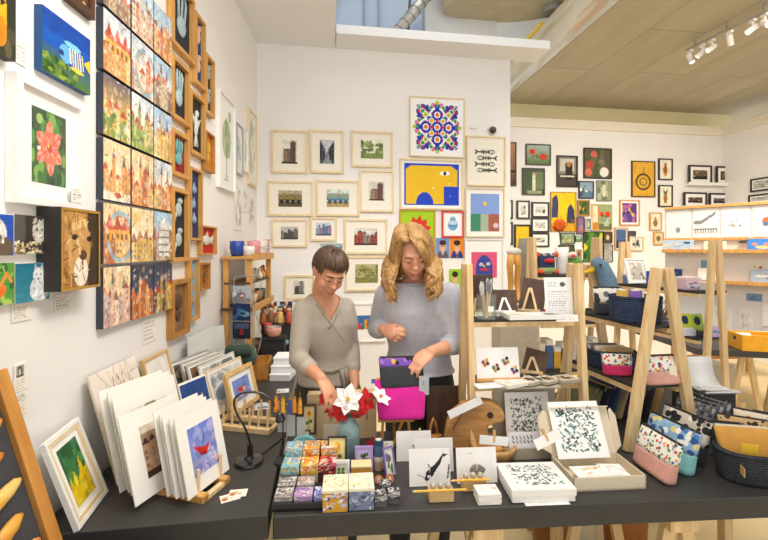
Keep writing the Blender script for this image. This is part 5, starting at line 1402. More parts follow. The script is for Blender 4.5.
for i, (px, py, w, d, h, c, lb) in enumerate(S):
    # rows of the grid, from back to front, seated on the tray bottom
    row = [0, 0, 0, 1, 1, 1, 2, 2, 3, 3, 3][i]; col = [0, 1, 2, 0, 1, 2, 0, 1, 0, 1, 2][i]
    x = -.066 + col * .066; y = [.107, .03, -.05, -.11][row]
    if row >= 2: x = -.068 + col * .064
    h2 = [.085, .06, .034, .03][row]
    loc = t_ = Vector((tq.x - .01, tq.y, .760)) + RX * x + RY * y
    folded(loc, ta + [.04, -.03, .06, 0, .05, -.05, 0, .03, 0, 0, 0][i], .062 if row < 2 else .058, .066 if row < 2 else .052, h2, lb, cl[c], ['c8bca8', 'b8a890', '8a7a68', '9a9a94', 'd8c8a0', '5a2a2c', '8a8886', '8f7f78', '7a7876', 'b098b8', 'a0a8d0'][i], 40 + i)
# the two big patterned boxes in front
p = FT(.345, .055)
def bigbox(p, lb, band, side, topc, s):
    t = thing('patterned_box', lb, 'box', (p.x, p.y, .751), ta + .02)
    w, d, h = .080, .095, .068
    MB().box((0, 0, h * .48), (w * .98, d * .98, h * .96)).build('box_base', plain(band, .7), t)
    fn = lambda p: (p.blots(18, side, .03, .12), p.strokes(20, side, .03, .25))
    img(w, h * .9, side[0], fn, s).onto(w, h * .92, y=-d / 2 - .001, back=.001, mats=[PAPER], parent=t, zz=h * .5, name='front_print')
    MB().box((0, 0, h * .98), (w + .003, d + .003, .008)).build('lid', plain(topc[0], .7), t)
    img(w, d, topc[0], lambda p: (p.strokes(30, topc, .02, .2), p.blots(10, topc, .02, .06)), s + 1).onto(w, d, y=h * .98 + .0052, back=.001, mats=[PAPER], parent=t, name='lid_print', face='xy')
bigbox(FT(.196, .053), 'large box with blue marbling and ochre bands at the table front', 'c8922c', ['d09a2c', '3a4aa0', 'e8ecf4', '5a6ac0', 'b8c0e8'], ['efe6c8', 'd8c46a', '8a9a5a', 'f6f2e4'], 60)
bigbox(FT(.281, .058), 'large slate blue marbled box at the table front', '6a7490', ['7a84a4', '5f6988', '9aa4bc', '4f5a7a', 'c8ccd8'], ['efe8cc', 'b0a4d8', 'e8d870', 'f6f2e4'], 70)
# small black and white boxes, letter tokens
sb = 'small black and white marbled cubes'
for i, (px, py, s, lb) in enumerate(((380, 508, .042, 'black and white marbled cube, front left of three'), (394, 505, .04, 'black and white marbled cube, front right of three'), (386, 495, .036, 'black and white marbled cube behind the other two'))):
    q = onz(px, py); folded((q.x, q.y + .02, .751), .2 - .2 * i, s, s, s * .85, lb, ['3a3a3c', 'e8e6e2', '8a8884', 'd0cecc'], '5a5a5a', 80 + i, sb)
for i, (px, py, ch, lb) in enumerate(((379, 485, 'B', 'wooden letter token marked B on the front table'), (390, 484, 'A', 'wooden letter token marked A on the front table'))):
    q = onz(px, py); t = thing('letter_token', lb, 'token', (q.x, q.y, .751), ta, 'wooden letter tokens')
    R_ = Matrix.Rotation(math.radians(-25), 3, 'X')
    MB().tube([R_ @ Vector((0, -.004, .016)), R_ @ Vector((0, .004, .016))], .0155, 24).build('disc', wood('c9824a', 'a05f30'), t)
    MB().box((0, .012, .008), (.014, .014, .012)).build('foot', HONEY, t)
    m = MB(); y = -.0052
    segs = {'B': [((-.005, -.007), (-.005, .007)), ((-.005, .007), (.003, .007)), ((.003, .007), (.004, .002)), ((-.005, .0005), (.004, .0005)), ((.005, -.002), (.004, -.007)), ((-.005, -.007), (.004, -.007))], 'A': [((-.006, -.007), (0, .008)), ((0, .008), (.006, -.007)), ((-.003, -.002), (.003, -.002))]}[ch]
    for a_, b_ in segs: m.beam(R_ @ Vector((a_[0], y, a_[1] + .016)), R_ @ Vector((b_[0], y, b_[1] + .016)), .0022, .0015, (0, 1, 0))
    m.build('letter', plain('f6ead4', .6), t)

# standing pressed flower frames
def sunflower(bg, dark=False):
    def fn(p):
        p.line(.5, .05, .5, .62, .025, '5a7a34').ell(.33, .36, .14, .07, '4f7a2c').ell(.67, .42, .14, .07, '4f7a2c')
        for k in range(12): a = k * math.pi / 6; p.ell(.5 + .15 * math.cos(a), .72 + .1 * math.sin(a), .065, .05, 'f0b81e')
        p.ell(.5, .72, .08, .055, '8a5a1c')
    return fn
def standframe(px, py, w, h, rz, lb, bg, fn, fm, fw=.008, lean=.16, seed=1, zb=.752, group=None, Y=None):
    c = onz(px, py) if Y is None else at(px, 0, Y); c.z = zb
    x = Vector((math.cos(rz), math.sin(rz), 0))
    M, _ = lean_mtx(c - x * w / 2, c + x * w / 2, lean)
    t = thing('pressed_flower_frame', lb, 'picture', group=group, mtx=M @ Matrix.Translation((0, 0, h / 2)))
    build_frame(t, w, h, fw, .012, fm, .0, img(w - 2 * fw, h - 2 * fw, bg, fn, seed, 420, .05))
    m = MB().beam((0, .005, h * .2), (0, .005 + h * .32, -h / 2 * math.cos(lean) + h * .04), .02, .003, (1, 0, 0)); m.build('easel_back', BLACK, t)
    return t
fgp = 'pressed flower frames among the little boxes'
standframe(309, 448, .062, .125, .05, 'dark framed pressed sunflower leaning on the kraft boxes', 'ead9a8', sunflower(0), DARKWOOD, group=fgp, seed=2, Y=1.83, zb=.79)
clover = lambda p: (p.blots(9, ['5a8a3c', '3f6e2c', '7aa04a'], .07, .11, (.2, .2, .8, .85)), p.line(.5, .1, .5, .6, .02, '6a7a3a'))
standframe(304, 460, .052, .062, -.1, 'tiny dark framed pressed clovers behind the lidded boxes', 'f0ecc8', clover, DARKWOOD, fw=.004, group=fgp, seed=3, Y=1.70, zb=.80)
# acrylic block with sunflower
q = FT(.315, .33); q.z = .752
standframe(337, 475, .072, .125, .02, 'black framed pressed sunflower inside a clear acrylic block', 'f2e29a', sunflower(0), BLACK, fw=.005, group=fgp, seed=4, Y=1.60)
t = thing('acrylic_block', 'clear acrylic block standing behind the framed sunflower', 'block', at(336, 0, 1.66).xy.to_3d() + Vector((0, 0, .752)), .03)
MB().box((0, 0, .075), (.10, .02, .15)).build('block', glassy('f4f8f8', .06), t, bevel=.002)
MB().box((0, -.014, .012), (.11, .012, .006)).build('foot', glassy('e8ecee', .1), t)
standframe(341, 487, .062, .075, .05, 'white framed pressed four-leaf clover in front of the sunflower block', 'f6f4ea', lambda p: (p.rect(0, 0, 1, 1, 'f4f2e6'), [p.ell(.5 + .17 * dx, .5 + .14 * dy, .15, .12, '5a9a3a') for dx, dy in ((1, .8), (-1, .8), (1, -.8), (-1, -.8))]), WHITE, fw=.010, group=fgp, seed=5, Y=1.525)
p_ = onz(361, 484); t = thing('orange_box', 'small orange and cream box beside the clover frame', 'box', (p_.x, p_.y + .02, .751), .08)
MB().box((0, 0, .03), (.072, .05, .06)).build('box_base', plain('d9a044', .7), t, bevel=.001)
MB().box((0, -.0255, .035), (.05, .001, .022)).build('label', plain('c8781c', .6), t)
MB().box((0, 0, .0615), (.074, .052, .005)).build('lid', plain('ecd9a4', .7), t)
standframe(364, 474, .068, .09, .06, 'lilac framed pressed leaf sprig beside the vase', 'd0b8e8', lambda p: (p.line(.3, .2, .7, .7, .02, '4a6a2c'), p.blots(8, ['4f7a34', '3a5c28'], .07, .11, (.25, .2, .8, .8))), plain('b49ad8', .5), fw=.006, group=fgp, seed=6, Y=1.60)
standframe(390, 479, .042, .10, .5, 'tiny purple pressed flower frame turned aside near the tokens', 'e0dcd0', lambda p: (p.blots(6, ['4f7a34', '7a5aa0'], .1, .2, (.2, .2, .8, .8))), plain('8a70b0', .5), fw=.004, lean=.28, group=fgp, seed=7, Y=1.565)
p_ = onz(384, 464); M, _ = lean_mtx(p_ - RX * .025 + Vector((.012, .03, .002)), p_ + RX * .025 + Vector((.012, .03, .002)), .15)
o = card(12, 14, 3).onto(.05, .07, y=0, back=.001, mats=[PAPER], name='price_card', zz=.035); o.matrix_world = M; tag(o, 'small upright white card right of the patterned roll', 'card')
# patterned roll
q = onz(378.5, 469); t = thing('patterned_roll', 'upright roll in blue, white and tan bands on the front table', 'roll', (q.x, q.y, .751))
for (z0, z1, h_) in ((0, .035, 'cbb28c'), (.035, .052, 'e8e4da'), (.052, .095, '4f6a8a'), (.095, .112, '2f4664')):
    MB().lathe([(.0185, z0), (.019, z0 + .002), (.019, z1 - .002), (.0185, z1)], n=20).build('band', plain(h_, .7, var=.2, scale=150), t)
MB().tube([(0, 0, .112), (0, 0, .114)], .012, 16).build('core', plain('d8ccb8', .7), t)
# red star
q = onz(372, 457); pts = []
for k in range(10):
    a = math.pi / 2 + k * math.pi / 5; r = .034 if k % 2 == 0 else .014; pts.append((r * math.cos(a), .03 + r * math.sin(a)))
t = MB().prism(pts, 0, .008).build('felt_star', fabric('c81f24', wr=60), None, loc=(q.x, q.y + .03, .755), rot=(-.3, 0, .1), bevel=.002); tag(t, 'red felt star standing between the lilac frame and the roll', 'star')

# kraft boxes behind the vase
for i, (x0, x1, lb) in enumerate(((306, 341, 'kraft cardboard box behind the red flowers, left one'), (342, 377, 'kraft cardboard box behind the vase, right one'))):
    Y = 1.86; a = at(x0, 0, Y); b = at(x1, 0, Y); w = b.x - a.x
    t = thing('kraft_box', lb, 'box', ((a.x + b.x) / 2, Y + .03 + .006 * i, .751), ta, 'kraft boxes behind the vase')
    h = .205 if i else .20
    MB().box((0, 0, h / 2), (w - .008, .05, h)).build('box_body', KRAFT, t, bevel=.002)
    MB().box((0, -.026, h - .02), (w - .006, .003, .04)).build('flap', plain('ceb084', .8), t)
    MB().box((w * .2, -.0275, h * .5), (.004, .002, .04)).build('slot', plain('8a6a40', .8), t)

# vase with felt flowers
V = onz(347, 466); V.y += .06; V.z = .751
t = thing('vase', 'grey teal pottery vase holding red and white felt flowers', 'vase', V)
MB().lathe([(.036, 0), (.042, .01), (.046, .05), (.047, .10), (.044, .128), (.030, .15), (.022, .158), (.024, .17), (.027, .174), (.022, .172), (.018, .155)], n=28).build('body', plain('7f9c9a', .35, var=.18, scale=22), t, smooth=True)
MB().lathe([(.0465, .098), (.048, .1), (.0465, .104)], n=28, cap=False).build('glaze_band', plain('93acaa', .3), t, smooth=True)
fl_g = 'felt flowers in the grey teal vase'
def flower(tip, fac, r, n, h, lb, heart='e8d9a0', wide=.36, droop=.25):
    """open pointed felt blossom on a wire stem rising from the vase"""
    tip = Vector(tip); fac = Vector(fac).normalized()
    root = V + Vector((0, 0, .02))
    t = thing('felt_flower', lb, 'flower', root, 0, fl_g)
    neck = V + Vector(((tip.x - V.x) * .12, (tip.y - V.y) * .12, .17)); mid = (neck + tip) / 2 + Vector((0, 0, .02))
    MB().tube([q - root for q in smooth_path([root, neck, mid, tip], 5)], .0022, 6).build('stem', plain('4a6a3a', .6), t, smooth=True)
    q = fac.to_track_quat('Z', 'Y').to_matrix()
    m = MB()
    for k in range(n):
        a = 2 * math.pi * k / n + .3; R_ = Matrix.Rotation(a, 3, 'Z'); vs = []; N = 6
        for j in range(N + 1):
            s = j / N; w = wide * r * math.sin(math.pi * min(1, (s * .9 + .1)) ** .8) * (1 if j < N else 0) + .0006
            z = r * (.28 * s - droop * s * s * 1.3)
            for c_ in (-1, 0, 1): vs.append(R_ @ Vector((s * r, c_ * w, z + (0.0 if c_ else -.09 * r * math.sin(math.pi * s)))))
        vs2 = [v + Vector((0, 0, -.0022)) for v in vs]; fs = []
        L = len(vs)
        for j in range(N):
            for c_ in range(2):
                i0 = j * 3 + c_; fs.append((i0, i0 + 3, i0 + 4, i0 + 1)); fs.append((L + i0 + 1, L + i0 + 4, L + i0 + 3, L + i0))
            for e in (0, 2): i0 = j * 3 + e; fs.append((i0, L + i0, L + i0 + 3, i0 + 3))
        m._add([q @ v + (tip - root) for v in vs + vs2], fs)
    m.build('petals', fabric(h, wr=50, amt=.2), t)
    m = MB(); m.ball(tip - root + fac * .004, r * .11)
    for k in range(5): a = k * 1.256; m.ball(tip - root + fac * .009 + q @ Vector((math.cos(a) * r * .1, math.sin(a) * r * .1, 0)), r * .05, nu=8, nv=6)
    m.build('heart', plain(heart, .7), t, smooth=True)
FY = V.y
flower(at(348, 399, FY - .03), (.05, -1, .35), .062, 6, 'f4f2ee', 'large white pointed felt flower in the middle of the bunch', 'd8b04a')
flower(at(365, 401, FY + .0), (.6, -.8, .3), .055, 6, 'c8181e', 'large red felt flower right of the white one', 'a01018')
flower(at(325, 396, FY + .01), (-.7, -.5, .55), .045, 6, 'd0202a', 'red felt flower at the upper left of the bunch', 'a01018')
flower(at(340, 413, FY - .035), (-.2, -1, -.1), .043, 6, 'c01a20', 'red felt flower hanging below the white one', '8a1014')
flower(at(327, 411, FY - .01), (-1, -.4, -.3), .038, 5, 'cc2028', 'red felt flower drooping at the left of the bunch', '8a1014', wide=.3, droop=.5)
flower(at(359, 415, FY - .03), (.4, -.8, -.6), .036, 5, 'b8181c', 'red felt flower drooping at the right of the bunch', '8a1014', wide=.3, droop=.5)
flower(at(380, 397, FY + .01), (.6, -.3, .8), .05, 6, 'f2f0ec', 'white felt flower with an orange heart at the right of the bunch', 'e0661c', droop=.05)

# tassel earring stand
J = onz(283, 462); J.z = .751; JY = J.y
t = thing('earring_stand', 'thin brass stand with tassel earrings at the corner of the tables', 'stand', J)
MB().lathe([(.035, 0), (.035, .006), (.006, .01)], n=24).build('base', BLACK, t)
MB().tube([(0, 0, .008), (0, 0, .235)], .0028, 8).build('pole', BLACK, t)
MB().tube([(-.065, .01, .232), (-.02, 0, .236), (.03, -.005, .228), (.078, -.01, .222)], .0028, 8).build('arm', plain('a8843c', .35, .8), t)
for i, (px, ytop, h_, lb) in enumerate(((276, 390, 'e0861c', 'orange tassel earring at the left end of the brass arm'), (283, 391, 'd8a428', 'yellow tassel earring beside the pole'), (290, 392, '3a4a8a', 'navy blue tassel earring on the brass arm'), (294.5, 391, 'd8881c', 'amber tassel earring right of the navy blue one'), (300, 392, 'e09a2a', 'golden tassel earring at the right end of the brass arm'))):
    q = at(px, ytop, JY - .004); t = thing('tassel_earring', lb, 'earring', q, 0, 'tassel earrings on the brass stand')
    MB().tube([(0, 0, .0), (.001, 0, -.022)], .0014, 6).build('hook', plain('b8923c', .3, .8), t)
    MB().lathe([(.003, 0), (.006, -.006), (.008, -.03), (.0095, -.062)][::-1], c=(0, 0, -.022), n=14).build('tassel', fabric(h_, wr=90, scale=(4, 4, .4)), t)
    MB().lathe([(.0062, -.004), (.0066, 0), (.004, .004)], c=(0, 0, -.026), n=12).build('cap', plain('b8923c', .3, .8), t)
for i, (px, y0, lb) in enumerate(((282, 414, 'grey earring card hanging left on the tassel stand'), (291, 418, 'grey earring card hanging in the middle of the tassel stand'), (301, 420, 'grey earring card hanging right on the tassel stand'))):
    q = at(px, y0, JY + .016); t = thing('earring_card', lb, 'card', q, 0, 'grey cards on the tassel stand')
    MB().box((0, 0, -.03), (.034, .0015, .085)).build('card', plain('b4b4b2', .7, var=.04), t)
    MB().tube([(0, 0, .01), (0, 0, .03)], .001, 5).build('loop', BLACK, t)
# teal fan on the tray back
q = FT(.075, .36); t = thing('teal_paper_fan', 'round teal paper purse behind the lidded boxes', 'purse', (q.x - .02, q.y, .752), .1)
MB().prism([(.052 * math.cos(math.pi * k / 14), .045 + .052 * math.sin(math.pi * k / 14)) for k in range(15)] + [(-.052, 0), (.052, 0)], -.012, .012).build('body', plain('7fbcbc', .7, var=.15, scale=40), t, bevel=.004)
MB().box((0, -.013, .048), (.1, .003, .01)).build('zip', plain('5f9a9c', .6), t)

# ================================================================ CARDS, PENCIL BLOCKS AND ART BOXES, MIDDLE OF THE FRONT TABLE
def prop_card(x0, x1, yb, yt, lb, fn, Y=None, seed=1, rz=ta, lean=.2, group='cards with animal drawings', zb=.752):
    c = onz((x0 + x1) / 2, yb, zb) if Y is None else at((x0 + x1) / 2, 0, Y); c.z = zb
    w = (x1 - x0) * c.y / F; h = (yb - yt) * c.y / F / (math.cos(lean) + .03)
    x = Vector((math.cos(rz), math.sin(rz), 0))
    M, _ = lean_mtx(c - x * w / 2, c + x * w / 2, lean)
    t = thing('drawing_card', lb, 'card', group=group, mtx=M @ Matrix.Translation((0, 0, h / 2)))
    MB().box((0, .0015, 0), (w, .002, h)).build('card', PAPER, t)
    img(w, h, 'f4f2ee', fn, seed, 420, .02).onto(w, h, y=-.0005, back=.0005, mats=[PAPER], parent=t, name='drawing')
    MB().beam((0, .004, h * .15), (0, .004 + h * .36, -h / 2 * .96), w * .3, .0015, (1, 0, 0)).build('strut', PAPER, t)
    return t
def orca(p):
    K = '26282c'
    p.poly([(.42, .12), (.55, .25), (.78, .62), (.86, .9), (.74, .72), (.6, .55), (.45, .4), (.36, .2)], K).poly([(.55, .5), (.44, .62), (.5, .46)], K).poly([(.8, .86), (.94, .84), (.86, .76)], K).ell(.5, .33, .1, .09, K).ell(.48, .25, .04, .05, 'e8e8e8'); p.line(.2, .3, .36, .24, .012, '8a8a8a').line(.93, .2, .98, .55, .02, '5a5c60')
def bird_(p): p.ell(.62, .4, .09, .07, 'b08a80').ell(.52, .5, .06, .07, '8a94b0').line(.4, .3, .62, .34, .02, '9a8a90'); p.line(.65, .35, .85, .2, .012, '8a8a8a')
def whale(p): p.ell(.7, .3, .17, .06, '7a8290').ell(.78, .34, .1, .05, '5c6472').line(.3, .3, .55, .32, .012, 'a0a4ac')
def rhino(p): p.ell(.5, .4, .16, .13, '9a928a').ell(.62, .36, .09, .1, '857d76').ell(.38, .36, .06, .08, '857d76'); [p.rect(.4 + .07 * k, .2, .44 + .07 * k, .34, '7a736c') for k in range(4)]; p.line(.3, .84, .75, .85, .006, 'b8b4b0')
prop_card(396.5, 432, 461, 432.5, 'white card with a small robin drawing, rearmost of the cards', bird_, seed=2)
prop_card(415, 454, 472, 440, 'white card with a grey whale drawing, behind the orca card', whale, seed=3)
prop_card(409.5, 451, 486, 451, 'white card with a black orca drawing, in front', orca, seed=4)
prop_card(457, 498, 483, 449.5, 'white card with a grey rhinoceros drawing, right of the orca card', rhino, seed=5)
YEL = plain('e6b02c', .45)
def pencil_block(px, py, rz, lb, plb, pa, pb_):
    q = onz(px, py); t = thing('pencil_block', lb, 'block', (q.x, q.y + .018, .751), rz, 'pine blocks holding a pencil')
    MB().box((0, 0, .019), (.084, .034, .038)).build('block', wood('ecc991', 'd0a566', (5, 60, 60)), t, bevel=.002)
    for x in (-.026, 0, .026): MB().ball((x, .004, .046), .0105, nu=14, nv=10).build('glass_knob', plain('b8b4a8', .1, var=.2, scale=60, coat=1), t, smooth=True)
    a = onz(*pa, .793); b = onz(*pb_, .793); a.y = b.y = q.y + .004 - .012
    a = Vector((a.x, q.y - .004, .796)); b = Vector((b.x, q.y - .004 + (b.x - a.x) * math.tan(rz) , .796))
    d = (b - a).normalized(); c = Vector((q.x, q.y + .012, .7905)); L = (b - a).length
    s0 = a.x - q.x; s1 = b.x - q.x
    base = Vector((q.x, q.y - .003, .7935)); p0 = base + Vector((math.cos(rz), math.sin(rz), 0)) * s0; p1 = base + Vector((math.cos(rz), math.sin(rz), 0)) * s1
    t = thing('pencil', plb, 'pencil', p0, 0, 'yellow pencils on the blocks'); e = p1 - p0; u_ = e.normalized()
    MB().tube([u_ * .016, e], .0042, 6).build('barrel', YEL, t)
    MB().tube([u_ * .004, u_ * .016], [.0012, .0042], 8).build('sharpened_end', plain('ecd3a6', .6), t)
    MB().tube([Vector((0, 0, 0)), u_ * .0045], [.0004, .0013], 8).build('lead', BLACK, t)
pencil_block(441.5, 503, ta, 'pine block with glass knobs in front of the orca card', 'yellow pencil lying on the block before the orca card', (411, 492), (466, 489))
pencil_block(474.5, 492, ta, 'pine block with glass knobs in front of the rhinoceros card', 'yellow pencil lying on the block before the rhinoceros card', (450, 483), (490, 480))
# coasters
cq = onz(487, 500)
for k in range(5):
    o = MB().box((0, 0, .0035), (.078, .062, .0068)).build('coaster', plain('f1eee9', .7, var=.02), None, loc=(cq.x + .0015 * (k % 2), cq.y, .751 + k * .0072), rot=(0, 0, .08 + .02 * (k % 3 - 1)), bevel=.0015)
    tag(o, ['lowest white coaster of the little stack', 'second white coaster from the bottom of the stack', 'middle white coaster of the little stack', 'fourth white coaster from the bottom of the stack', 'topmost white coaster with a faint print'][k], 'coaster', 'stack of white coasters')
o = img(.07, .055, 'f1eee9', lambda p: p.strokes(8, ['cfc8be', 'd8b8a8'], .02, .3), 3, 300, .02).onto(.07, .055, y=.0076, back=.0003, mats=[PAPER], name='print', parent=o, face='xy')

def doodle(p, n=150, cols=('2c3a3c', '3f5654', '4a7a74', '26282c', '6a8c88')):
    """dense ink leaves, stems and buds inside a margin"""
    R = p.rng; B = (.13, .12, .87, .88)
    for _ in range(n):
        x = B[0] + R.rand() * (B[2] - B[0]); y = B[1] + R.rand() * (B[3] - B[1]); a = R.rand() * 6.28; c = cols[R.randint(len(cols))]; L = .03 + R.rand() * .035; k = R.randint(4)
        if k == 0: p.ell(x, y, .018 + R.rand() * .012, .014 + R.rand() * .01, c)
        elif k == 1:
            p.line(x, y, x + math.cos(a) * L, y + math.sin(a) * L, .006, c)
            for s in (.35, .7): p.ell(x + math.cos(a) * L * s + .012 * math.sin(a), y + math.sin(a) * L * s, .010, .008, c)
        elif k == 2: p.line(x, y, x + math.cos(a) * L, y + math.sin(a) * L, .010, c); p.line(x + .014, y, x + .014 + math.cos(a) * L, y + math.sin(a) * L, .005, c)
        else: p.ring(x, y, .022, .018, .45, c)
    return p
# flat white box with printed lid
a = onz(510.5, 503); b = onz(574, 492)
bw = .245; d_ = .21; c = FT(.83, .115); c.x = 0
ctr = (onz(497, 464, .79) + onz(513, 500, .79) + onz(574, 489, .79) + onz(552, 460, .79)) / 4
t = thing('art_print_box', 'flat white box with an ink leaf pattern lid, lying on the front table', 'box', (ctr.x, ctr.y, .752), ta - .02)
MB().box((0, 0, .018), (.214, .172, .036)).build('tray', WHITE, t, bevel=.002)
MB().box((0, 0, .033), (.22, .178, .024)).build('lid', PAPER, t, bevel=.002)
img(.21, .17, 'f6f5f2', lambda p: doodle(p, 170), 7, 420, .01).onto(.214, .172, y=.0462, back=.0005, mats=[PAPER], parent=t, name='lid_print', face='xy')
postcard(545, 501, .15, .05, ta, 'white paper slip under the front of the printed box', P_('f6f6f4', lambda p: p.text(.1, .1, .9, .4, 2, 'b8b4ae')), .7508, name='paper_slip', cat='paper')
# open kraft-white box with a propped print
cb = (onz(536, 455 + 8) + onz(583, 499) + onz(658, 493) + onz(615, 462)) / 4
ob = thing('open_gift_box', 'open pale cardboard box with a leaf print and cards inside', 'box', (cb.x, cb.y, .751), ta + .01)
CB = plain('e2d3b8', .75, var=.02)
w_, dd, hh = .265, .165, .048
MB().box((0, 0, .003), (w_, dd, .006)).build('bottom', CB, ob)
for (x, y, ww, d2) in ((0, -dd / 2 + .002, w_, .004), (0, dd / 2 - .002, w_, .004), (-w_ / 2 + .002, 0, .004, dd), (w_ / 2 - .002, 0, .004, dd)):
    MB().box((x, y, hh / 2), (ww, d2, hh)).build('side_panel', CB, ob)
ld = MB(); lz = .17
lid = MB().prism([(-w_ / 2, 0), (w_ / 2, 0), (w_ / 2 + .002, lz * .2), (w_ / 2 - .01, lz), (-w_ / 2 + .01, lz), (-w_ / 2 - .002, lz * .2)], -.002, .002)
lid.build('lid', CB, ob, mtx=Matrix.Translation((0, dd / 2 + .002, hh)) @ Matrix.Rotation(-.35, 4, 'X'))
MB().box((0, -.012, lz), (w_ - .03, .028, .003)).build('lid_tuck', CB, ob, mtx=Matrix.Translation((0, dd / 2 + .002, hh)) @ Matrix.Rotation(-.35, 4, 'X'))
for s in (-1, 1):
    MB().prism([(0, 0), (.035, .02), (.035, .13), (.012, .16), (0, .15)] if s > 0 else [(0, 0), (0, .15), (-.012, .16), (-.035, .13), (-.035, .02)], -.0015, .0015).build('lid_ear', CB, ob, mtx=Matrix.Translation((s * (w_ / 2 - .004), dd / 2, hh + .004)) @ Matrix.Rotation(-.35, 4, 'X') @ Matrix.Rotation(s * .35, 4, 'Z'))
pm_ = Matrix.Translation((cb.x, cb.y, .751)) @ Matrix.Rotation(ta + .01, 4, 'Z') @ Matrix.Translation((-.02, .045, .05)) @ Matrix.Rotation(-.48, 4, 'X')
o = img(.205, .205, 'f7f6f2', lambda p: doodle(p, 230, ('2a4a4a', '3f6a66', '26282c', '5a9a94', '40504f')), 9, 460, .01).onto(.205, .205, y=0, back=.0025, mats=[PAPER], name='leaf_print', zz=.1025)
o.matrix_world = pm_; tag(o, 'white print of ink leaves propped in the open cardboard box', 'print')
for i, (x, y, w2, h2, rz2, lb, pf) in enumerate(((.0, -.03, .15, .075, .0, 'white card lying at the left in the open cardboard box', P_('f4f2ee', lambda p: p.blots(7, ['c8a08a', '8aa0a0', 'e0c090'], .05, .1, (.3, .2, 1, .9)))), (.075, -.028, .085, .08, -.1, 'smaller white card at the right in the open cardboard box', P_('f6f5f2', lambda p: p.strokes(7, ['b8b0a8', 'c8a07a'], .02, .3))))):
    nx, ny = res(w2, h2, 300); o = pf(nx, ny).onto(w2, h2, y=0, back=.002, mats=[PAPER], name='insert_card', face='xy')
    o.matrix_world = Matrix.Translation((cb.x, cb.y, .751)) @ Matrix.Rotation(ta + .01, 4, 'Z') @ Matrix.Translation((x - .03, y, .042 + .002 * i)) @ Matrix.Rotation(rz2, 4, 'Z'); tag(o, lb, 'card', 'cards in the open cardboard box')
# tag clipped to the box
def label_tag(px0, py0, px1, py1, Y, w, h, lb, tilt=0.0, lean=.25, peg=True):
    c = at((px0 + px1) / 2, (py0 + py1) / 2, Y)
    t = thing('clip_label', lb, 'label', mtx=Matrix.Translation(c) @ Matrix.Rotation(ta, 4, 'Z') @ Matrix.Rotation(-lean, 4, 'X') @ Matrix.Rotation(tilt, 4, 'Y'), group='white labels on little pegs')
    MB().box((0, 0, 0), (w, .0015, h)).build('card', PAPER, t)
    img(w, h, 'f7f6f3', lambda p: p.text(.1, .3, .9, .7, 2, 'a8a49e'), 3, 300, .01).onto(w, h, y=-.0012, back=.0004, mats=[PAPER], parent=t, name='writing')
    if peg: MB().box((0, .004, h * .45), (.01, .012, .045)).build('peg', wood('e2bd84', 'c0935a'), t, bevel=.001)
    return t
label_tag(533, 432, 562, 447, 1.50, .10, .036, 'white label on a peg left of the open cardboard box', -.38)
# box at the back with dark pattern, grey tape wall
bb = onz(538, 463); by = bb.y + .045
t = thing('display_case', 'grey open case showing a dark leaf print behind the open box', 'case', (bb.x + .005, by, .751), ta)
GB = plain('b4a893', .75, var=.03)
MB().box((0, .05, .003), (.26, .13, .006)).build('bottom', GB, t)
MB().box((0, .112, .13), (.27, .008, .255)).build('back_panel', GB, t)
for s in (-1, 1): MB().box((s * .131, .05, .03), (.006, .13, .06)).build('side_panel', GB, t)
MB().box((0, -.014, .022), (.26, .006, .044)).build('front_panel', GB, t)
MB().box((0, .085, .262), (.272, .06, .006)).build('lid_edge', plain('c0b6a2', .7), t)
wm = Matrix.Translation((bb.x + .005, by, .751)) @ Matrix.Rotation(ta, 4, 'Z')
o = img(.18, .2, 'eae7e0', lambda p: doodle(p, 200, ('33403f', '4a5a58', '26282c', '5c7470')), 11, 420, .03).onto(.19, .205, y=0, back=.003, mats=[PAPER], name='leaf_print', zz=.1025)
o.matrix_world = wm @ Matrix.Translation((.0, .06, .03)) @ Matrix.Rotation(-.16, 4, 'X'); tag(o, 'shaded white leaf print standing in the grey case', 'print')
o = img(.1, .075, 'e6e6ea', lambda p: [p.line(.12 + .12 * i, .82, .16 + .12 * i, .70, .02, '3a3c44') for i in range(6)] + [p.line(.12 + .12 * i, .64, .16 + .12 * i, .54, .02, '3a3c44') for i in range(6)], 5, 420, .02).onto(.13, .09, y=0, back=.002, mats=[PAPER], name='pattern_card', zz=.045)
o.matrix_world = wm @ Matrix.Translation((-.04, -.003, .008)) @ Matrix.Rotation(-.25, 4, 'X'); tag(o, 'small pale card with rows of dark marks in the grey case', 'card')
o = MB().box((0, 0, .012), (.07, .04, .024)).box((0, 0, .026), (.072, .042, .004)).build('ink_tin', plain('6a4f44', .4), None, bevel=.002); o.matrix_world = wm @ Matrix.Translation((.075, .02, .008)); tag(o, 'small dark brown tin in the grey case', 'tin')
# wooden whale bag and round wooden dish
wb = onz(475, 452); Yw = 1.78
t = thing('wooden_bag', 'flat wooden handbag with a round hole beside the ladder post', 'bag', (at(476, 0, Yw).x, Yw, .751), -.12)
def arc(cx, cz, r, a0, a1, n=12, sq=1.0): return [(cx + r * math.cos(a0 + (a1 - a0) * k / n), cz + r * sq * math.sin(a0 + (a1 - a0) * k / n)) for k in range(n + 1)]
out = [(-.13, .0), (-.135, .05)] + [(-.125, .11), (-.10, .155), (-.06, .19), (0, .212), (.06, .208), (.105, .18), (.118, .15), (.11, .125), (.07, .115), (.045, .105), (.05, .06), (.06, .0)]
MB().prism(out, -.03, .03).build('body', wood('cf9d62', 'a9763e', (6, 60, 60)), t, bevel=.01)
MB().tube([(.055, -.032, .155), (.055, .032, .155)], .013, 20).build('hole', plain('3a2a1c', .8), t)
MB().tube([(-.10, -.034, .09), (-.06, -.034, .16), (.0, -.034, .195)], .004, 8).build('seam', plain('8a5f34', .6), t)
label_tag(448, 400, 482, 415, Yw - .05, .15, .034, 'long white label across the wooden handbag', -.42, lean=.0, peg=False)
